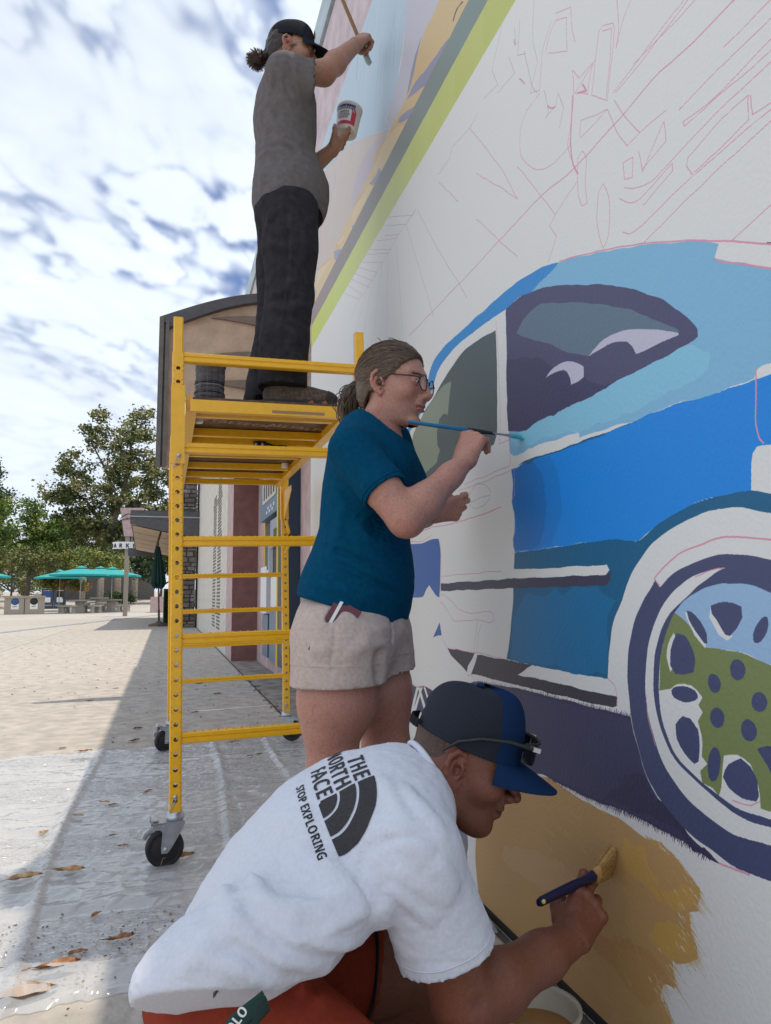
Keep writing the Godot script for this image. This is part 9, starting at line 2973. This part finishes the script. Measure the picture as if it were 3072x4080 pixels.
func hiking_shoe(T: Node, at: Vector3, yaw: float) -> void:
	var b := Basis(Vector3.UP, -yaw)
	var x := Transform3D(b, at)
	var f := Field.new(Vector3(-0.17, -0.01, -0.07), Vector3(0.18, 0.14, 0.07), 0.0045)
	f.ell(Vector3(0.055, 0.045, 0), Vector3(0.105, 0.042, 0.046), Basis.IDENTITY, 0.02)
	f.ell(Vector3(-0.075, 0.055, 0), Vector3(0.065, 0.062, 0.040), Basis.IDENTITY, 0.02)
	f.cap(Vector3(-0.07, 0.06, 0), Vector3(-0.06, 0.12, 0), 0.042, 0.042, 0.02)
	f.cap(Vector3(-0.02, 0.075, 0), Vector3(0.05, 0.055, 0), 0.036, 0.034, 0.02)
	f.cut(Vector3(0, 0.026, 0), Vector3.DOWN, Vector3.ZERO, 0.3)
	f.cut(Vector3(-0.06, 0.115, 0), Vector3(0.25, 1, 0), Vector3(-0.06, 0.13, 0), 0.09)
	for s in [-1.0, 1.0]:
		for q in [[0.015, 0.078, 0.045, 0.055], [0.040, 0.070, 0.070, 0.050], [0.062, 0.060, 0.088, 0.046], [-0.005, 0.050, 0.020, 0.040], [0.030, 0.044, 0.052, 0.038], [-0.060, 0.075, -0.035, 0.055]]:
			f.fold([Vector3(q[0], q[1], s * 0.038), Vector3(q[2], q[3], s * 0.044)], 0.006, -0.006)
	var mb := MB.new()
	f.net(mb, [], x)
	var S := put("shoe", mb, M.shoe, T)
	var sole := MB.new()
	var out := PackedVector2Array()
	for k in 40:
		var a := TAU * k / 40.0
		var xx := cos(a) * 0.155
		var w := 0.046 - 0.010 * exp(-pow((xx + 0.02) / 0.05, 2.0)) + (0.002 if xx > 0 else -0.003)
		out.append(Vector2(xx + 0.005, signf(sin(a)) * pow(absf(sin(a)), 0.55) * w))
	sole.prism(out, x * Transform3D(Basis(Vector3.RIGHT, -PI / 2), Vector3(0, 0.003, 0)), 0.026, true)
	var so := put("sole", sole, M.sole, S)
	for q in [[0.052, 0.012], [0.105, 0.012]]:
		for s in [-1.0, 1.0]:
			var o := MB.new()
			o.box(Vector3(q[0], 0.016, s * 0.0445), Vector3(0.018, 0.016, 0.006), Basis(Vector3(0, 0, 1), 0.5))
			var oo := put("sole_accent", o, M.orange, so)
			oo.transform = x
	var toe := Field.new(Vector3(0.09, 0.0, -0.06), Vector3(0.18, 0.09, 0.06), 0.0045)
	toe.ell(Vector3(0.057, 0.045, 0), Vector3(0.107, 0.044, 0.048), Basis.IDENTITY, 0.02)
	toe.cut(Vector3(0.112, 0.05, 0), Vector3(-1, 0.35, 0), Vector3(0.1, 0.05, 0), 0.2)
	toe.cut(Vector3(0, 0.024, 0), Vector3.DOWN, Vector3(0.1, 0.05, 0), 0.2)
	var tm := MB.new()
	toe.net(tm, [], x)
	put("toe_cap", tm, M.sole, S)

func paint_tub() -> void:
	var top := Vector3(0.7637, 3.1577, -3.005); var bot := Vector3(0.7458, 3.0293, -3.005)
	var up := (top - bot).normalized()
	var side := up.cross(Vector3(0, 0, 1)).normalized()
	var b := Basis(side, up, side.cross(up))
	var H := top.distance_to(bot)
	var Tb := thing("cottage_cheese_tub", "white, red and blue cottage cheese tub reused for paint, held up on the scaffold", "tub", bot)
	Tb.basis = b
	var w := MB.new()
	w.lathe(PackedVector2Array([Vector2(0, 0.002), Vector2(0.044, 0.0), Vector2(0.048, 0.004), Vector2(0.058, H - 0.012), Vector2(0.060, H - 0.012), Vector2(0.061, H), Vector2(0.057, H), Vector2(0.0565, H - 0.010), Vector2(0.047, 0.008), Vector2(0, 0.006)]), Transform3D.IDENTITY, 40)
	put("tub_body", w, mat(lin(0.72, 0.70, 0.66), 0.4), Tb)
	# label: bands and lettering bent round the tub
	var a0 := 0.45 + PI * 0.5
	var bend := func(u: float, y: float, lift: float) -> Vector3:
		var r: float = lerpf(0.048, 0.058, y / H) + lift
		var a: float = a0 - u / 0.053
		return Vector3(cos(a) * r, y, sin(a) * r)
	var band := func(u0: float, u1: float, y0: float, y1: float, lift: float, m: Material, called: String) -> void:
		var mb := MB.new()
		var n := 14
		for k in n:
			var p0 := lerpf(u0, u1, float(k) / n); var p1 := lerpf(u0, u1, float(k + 1) / n)
			mb.quad(bend.call(p0, y0, lift), bend.call(p1, y0, lift), bend.call(p1, y1, lift), bend.call(p0, y1, lift))
		put(called, mb, m, Tb)
	var red := mat(lin(0.52, 0.035, 0.075), 0.4)
	var blue := mat(lin(0.020, 0.028, 0.16), 0.4)
	var wh := mat(lin(0.70, 0.70, 0.70), 0.4)
	band.call(-0.052, 0.050, 0.020, H - 0.022, 0.0006, red, "label_red")
	band.call(-0.050, 0.026, 0.036, H * 0.70, 0.0011, wh, "label_white")
	band.call(-0.052, 0.040, H * 0.70, H * 0.88, 0.0011, blue, "label_blue")
	var write := func(s: String, u: float, y: float, size: float, m: Material) -> void:
		var am := letters(s, size, 0.0004, true)
		var arr := am.surface_get_arrays(0)
		var mb := MB.new()
		for sf in am.get_surface_count():
			arr = am.surface_get_arrays(sf)
			var v: PackedVector3Array = arr[Mesh.ARRAY_VERTEX]
			var ix: PackedInt32Array = arr[Mesh.ARRAY_INDEX]
			for k in range(0, ix.size(), 3):
				mb.tri(bend.call(u + v[ix[k]].x, y + v[ix[k]].y, 0.0018), bend.call(u + v[ix[k + 2]].x, y + v[ix[k + 2]].y, 0.0018), bend.call(u + v[ix[k + 1]].x, y + v[ix[k + 1]].y, 0.0018))
		put("label_letters", mb, m, Tb)
	write.call("Knudsen", -0.006, H * 0.765, 0.0165, wh)
	write.call("LOWFAT", -0.014, H * 0.61, 0.0105, blue)
	write.call("COTTAGE", -0.014, H * 0.51, 0.0105, blue)
	write.call("CHEESE", -0.014, H * 0.41, 0.0105, blue)


func small_things() -> void:
	# open paint tub on the paving by the wall's foot
	var c := Vector3(0.7185, 0.1, -1.3552)
	var T := thing("paint_tub", "translucent plastic tub of ochre paint on the paving by the wall", "tub", Vector3(c.x, 0.0, c.z))
	var w := MB.new()
	w.lathe(PackedVector2Array([Vector2(0, 0.003), Vector2(0.066, 0.0), Vector2(0.070, 0.004), Vector2(0.082, 0.100), Vector2(0.087, 0.100), Vector2(0.087, 0.106), Vector2(0.081, 0.106), Vector2(0.0795, 0.098), Vector2(0.0685, 0.008), Vector2(0, 0.007)]), Transform3D.IDENTITY, 44)
	var cloudy := StandardMaterial3D.new()
	cloudy.transparency = BaseMaterial3D.TRANSPARENCY_ALPHA
	cloudy.albedo_color = Color(0.86, 0.84, 0.78, 0.62)
	cloudy.roughness = 0.35
	put("tub_wall", w, cloudy, T)
	var p := MB.new()
	p.lathe(PackedVector2Array([Vector2(0, 0.062), Vector2(0.0745, 0.062), Vector2(0.0742, 0.060), Vector2(0.0675, 0.009), Vector2(0, 0.008)]), Transform3D.IDENTITY, 40)
	put("paint", p, mat(lin(0.56, 0.28, 0.06), 0.25), T)
	var sm := MB.new()
	for k in 12:
		var a := 1.9 + k * 0.18
		var h := 0.080 + 0.014 * sin(k * 2.1)
		sm.quad(Vector3(cos(a) * 0.0752, 0.062, sin(a) * 0.0752), Vector3(cos(a + 0.18) * 0.0752, 0.062, sin(a + 0.18) * 0.0752), Vector3(cos(a + 0.18) * 0.0775, h, sin(a + 0.18) * 0.0775), Vector3(cos(a) * 0.0775, h, sin(a) * 0.0775))
	put("paint_smear", sm, mat(lin(0.52, 0.25, 0.05), 0.3), T)

func leaf_mesh(l: float, w: float, curl: float, twist: float) -> MB:
	var mb := MB.new()
	var n := 9
	for k in n:
		for s in 4:
			var q := func(a: float, c: float) -> Vector3:
				var ww := w * pow(sin(clampf(a, 0.0, 1.0) * PI), 0.75) * 0.5
				var x := (a - 0.5) * l
				var y := 0.004 + curl * l * (pow(a - 0.5, 2.0) * 1.6) + absf(c) * ww * 0.55 + 0.0015 * sin(a * 17.0 + c * 3.0)
				return Vector3(x, y, c * ww).rotated(Vector3.RIGHT, twist * (a - 0.5))
			var a0 := float(k) / n; var a1 := float(k + 1) / n
			var c0 := s / 2.0 - 1.0; var c1 := (s + 1) / 2.0 - 1.0
			mb.quad(q.call(a0, c1), q.call(a1, c1), q.call(a1, c0), q.call(a0, c0))
	mb.tube([Vector3(-0.5 * l, 0.004 + curl * l * 0.4, 0), Vector3(-0.62 * l, 0.003 + curl * l * 0.5, 0.004), Vector3(-0.72 * l, 0.002, 0.010)], [0.0012, 0.0010, 0.0007], 5)
	return mb

func fallen_leaves() -> void:
	var shapes := []
	for k in 4: shapes.append(leaf_mesh(1.0 * 0.11, [0.040, 0.032, 0.046, 0.030][k], [0.10, 0.22, 0.05, 0.32][k], [0.3, 1.2, -0.5, 1.8][k]).mesh())
	var spots := [
		[Vector3(-0.2875, 0, -1.9133), 1.35, 0.15, 0, 0, "large tan leaf at the lower left corner of the picture"],
		[Vector3(-0.4091, 0, -2.6354), 1.05, 0.25, 0, 2, "tan leaf lying in the sun on the left of the drop sheet"],
		[Vector3(-0.2832, 0, -2.6612), 1.05, -0.1, 1, 0, "curled tan leaf on the shadow edge of the drop sheet"],
		[Vector3(-0.2321, 0, -2.0042), 1.05, 0.2, 1, 1, "long rust leaf in the sun near the sheet's hem"],
		[Vector3(-0.1904, 0, -2.0672), 0.5, 0.15, 0, 1, "small rust leaf beside the long rust one"],
		[Vector3(-0.0944, 0, -2.1113), 0.75, 0.35, 3, 1, "crumpled brown leaf left of the white shirt hem"],
		[Vector3(-0.1625, 0, -2.2882), 0.4, 0.9, 2, 1, "tiny red brown leaf in the shade of the sheet"],
		[Vector3(0.0708, 0, -2.6681), 0.95, 0.5, 3, 0, "curled tan leaf propped against the near caster"],
		[Vector3(-0.4214, 0, -3.1198), 0.45, 0.8, 2, 0, "small tan leaf in the middle of the sunlit sheet"],
		[Vector3(-0.3196, 0, -3.3003), 0.55, -0.4, 1, 0, "thin tan leaf at the sheet's middle fold"],
		[Vector3(-0.194, 0, -3.4196), 0.42, 0.4, 0, 1, "little brown leaf on the sheet left of the post"],
		[Vector3(-0.2337, 0, -3.4759), 0.5, -0.2, 3, 0, "curled leaf on the sheet behind the near post"],
		[Vector3(-0.1662, 0, -2.9968), 0.32, 0.2, 0, 3, "dark leaf scrap on the sheet left of the near caster"],
		[Vector3(-0.1246, 0, -2.8643), 0.4, 0.1, 1, 1, "brown leaf scrap just left of the near caster"],
		[Vector3(-0.0557, 0, -3.5917), 0.55, 1.1, 3, 0, "standing tan leaf left of the near post"],
		[Vector3(0.4254, 0, -4.5988), 0.7, 0.6, 3, 0, "brown leaf on the far edge of the drop sheet"],
		[Vector3(0.533, 0, -4.216), 0.4, 0.2, 0, 3, "dark leaf scrap on the sheet by the wall side"],
		[Vector3(0.3111, 0, -4.3424), 0.35, 0.2, 1, 0, "small leaf on the sheet right of the near post"],
		[Vector3(-0.1639, 0, -4.9226), 0.75, 0.9, 3, 3, "dark crumpled leaf left of the far caster"],
		[Vector3(-0.157, 0, -5.369), 0.7, 0.3, 2, 3, "dark leaf on the paving beyond the sheet"],
		[Vector3(-0.4337, 0, -4.6906), 0.8, 0.2, 1, 1, "rust leaf on the paving at the shadow edge"],
		[Vector3(-0.5696, 0, -4.8323), 0.5, 0.4, 0, 1, "small brown leaf on the paving just off the sheet"],
		[Vector3(-0.4483, 0, -7.7502), 0.6, 0.1, 1, 3, "brown leaf on the shaded paving left of the post"],
		[Vector3(-0.6065, 0, -6.9137), 0.6, 0.5, 3, 3, "dark leaf on the paving at the building's shadow line"],
		[Vector3(-0.8867, 0, -10.5695), 0.5, 0.3, 2, 1, "leaf on the sunlit paving above the shadow corner"],
		[Vector3(-1.4529, 0, -10.5243), 0.5, 0.7, 0, 0, "pale leaf on the sunlit paving far left"],
		[Vector3(0.3598, 0, -7.8412), 0.8, 0.2, 1, 3, "long dark leaf between the scaffold frames, on the left"],
		[Vector3(0.4895, 0, -6.9775), 0.9, 0.3, 0, 1, "rust leaf between the scaffold frames, in the middle"],
		[Vector3(0.9035, 0, -7.3965), 0.8, -0.2, 1, 3, "dark leaf on the joint between the scaffold frames"],
		[Vector3(0.8219, 0, -8.1947), 0.6, 0.1, 0, 3, "thin dark leaf beyond the scaffold by the recess"],
		[Vector3(0.4778, 0, -4.1864), 0.4, 0.4, 2, 1, "leaf scrap on the sheet before the far wall-side caster"],
		[Vector3(0.2425, 0, -5.9503), 0.7, 0.2, 1, 3, "leaf on the paving just behind the near post"],
	]
	for s in spots:
		var o := put_mesh("dry_leaf", shapes[s[3]], M.leaf[s[4]])
		o.scale = Vector3.ONE * s[1]
		o.rotation.y = s[2]
		var p: Vector3 = s[0]
		var on_sheet := p.z > -4.62 and p.z < -1.95
		o.position = Vector3(p.x, 0.016 if on_sheet else 0.002, p.z)
		tag(o, s[5], "leaf", "dry fallen leaves")
	# crumbs of leaf and dirt swept into the folds
	var rng := RandomNumberGenerator.new()
	rng.seed = 91
	var bit := MB.new()
	bit.quad(Vector3(-0.5, 0, -0.3), Vector3(-0.4, 0.15, 0.4), Vector3(0.5, 0.05, 0.3), Vector3(0.4, 0.2, -0.4))
	var mm := MultiMesh.new()
	mm.transform_format = MultiMesh.TRANSFORM_3D
	mm.use_colors = true
	mm.mesh = bit.mesh()
	mm.instance_count = 1500
	for k in 1500:
		var x: float
		var z: float
		var y := 0.002
		if k < 520:
			x = rng.randf_range(-0.9, 0.35); z = -1.98 + 0.06 * x + rng.randfn() * 0.07; y = 0.012
		elif k < 700:
			x = rng.randf_range(-0.55, 0.1); z = -2.16 + rng.randfn() * 0.12; y = 0.013
		elif k < 1000:
			x = 0.88 + rng.randfn() * 0.02; z = rng.randf_range(-10.0, -1.2)
		else:
			x = rng.randf_range(-5.0, 0.8); z = rng.randf_range(-16.0, -4.8)
		var s := rng.randf_range(0.003, 0.010) * (1.0 if z > -4.6 else 2.6)
		mm.set_instance_transform(k, Transform3D(Basis.from_euler(Vector3(rng.randf_range(-0.4, 0.4), rng.randf() * TAU, rng.randf_range(-0.4, 0.4))).scaled(Vector3.ONE * s), Vector3(x, y, z)))
		var v := rng.randf_range(0.3, 1.2)
		mm.set_instance_color(k, Color(0.20 * v, 0.12 * v, 0.06 * v))
	var o := MultiMeshInstance3D.new()
	o.name = "leaf_litter"
	o.multimesh = mm
	var m := mat(Color(1, 1, 1), 0.9)
	m.vertex_color_use_as_albedo = true
	o.material_override = m
	o.set_meta("kind", "stuff")
	add_child(o)
	tag(o, "crumbs of dry leaf and dirt scattered over the sheet and paving", "litter")
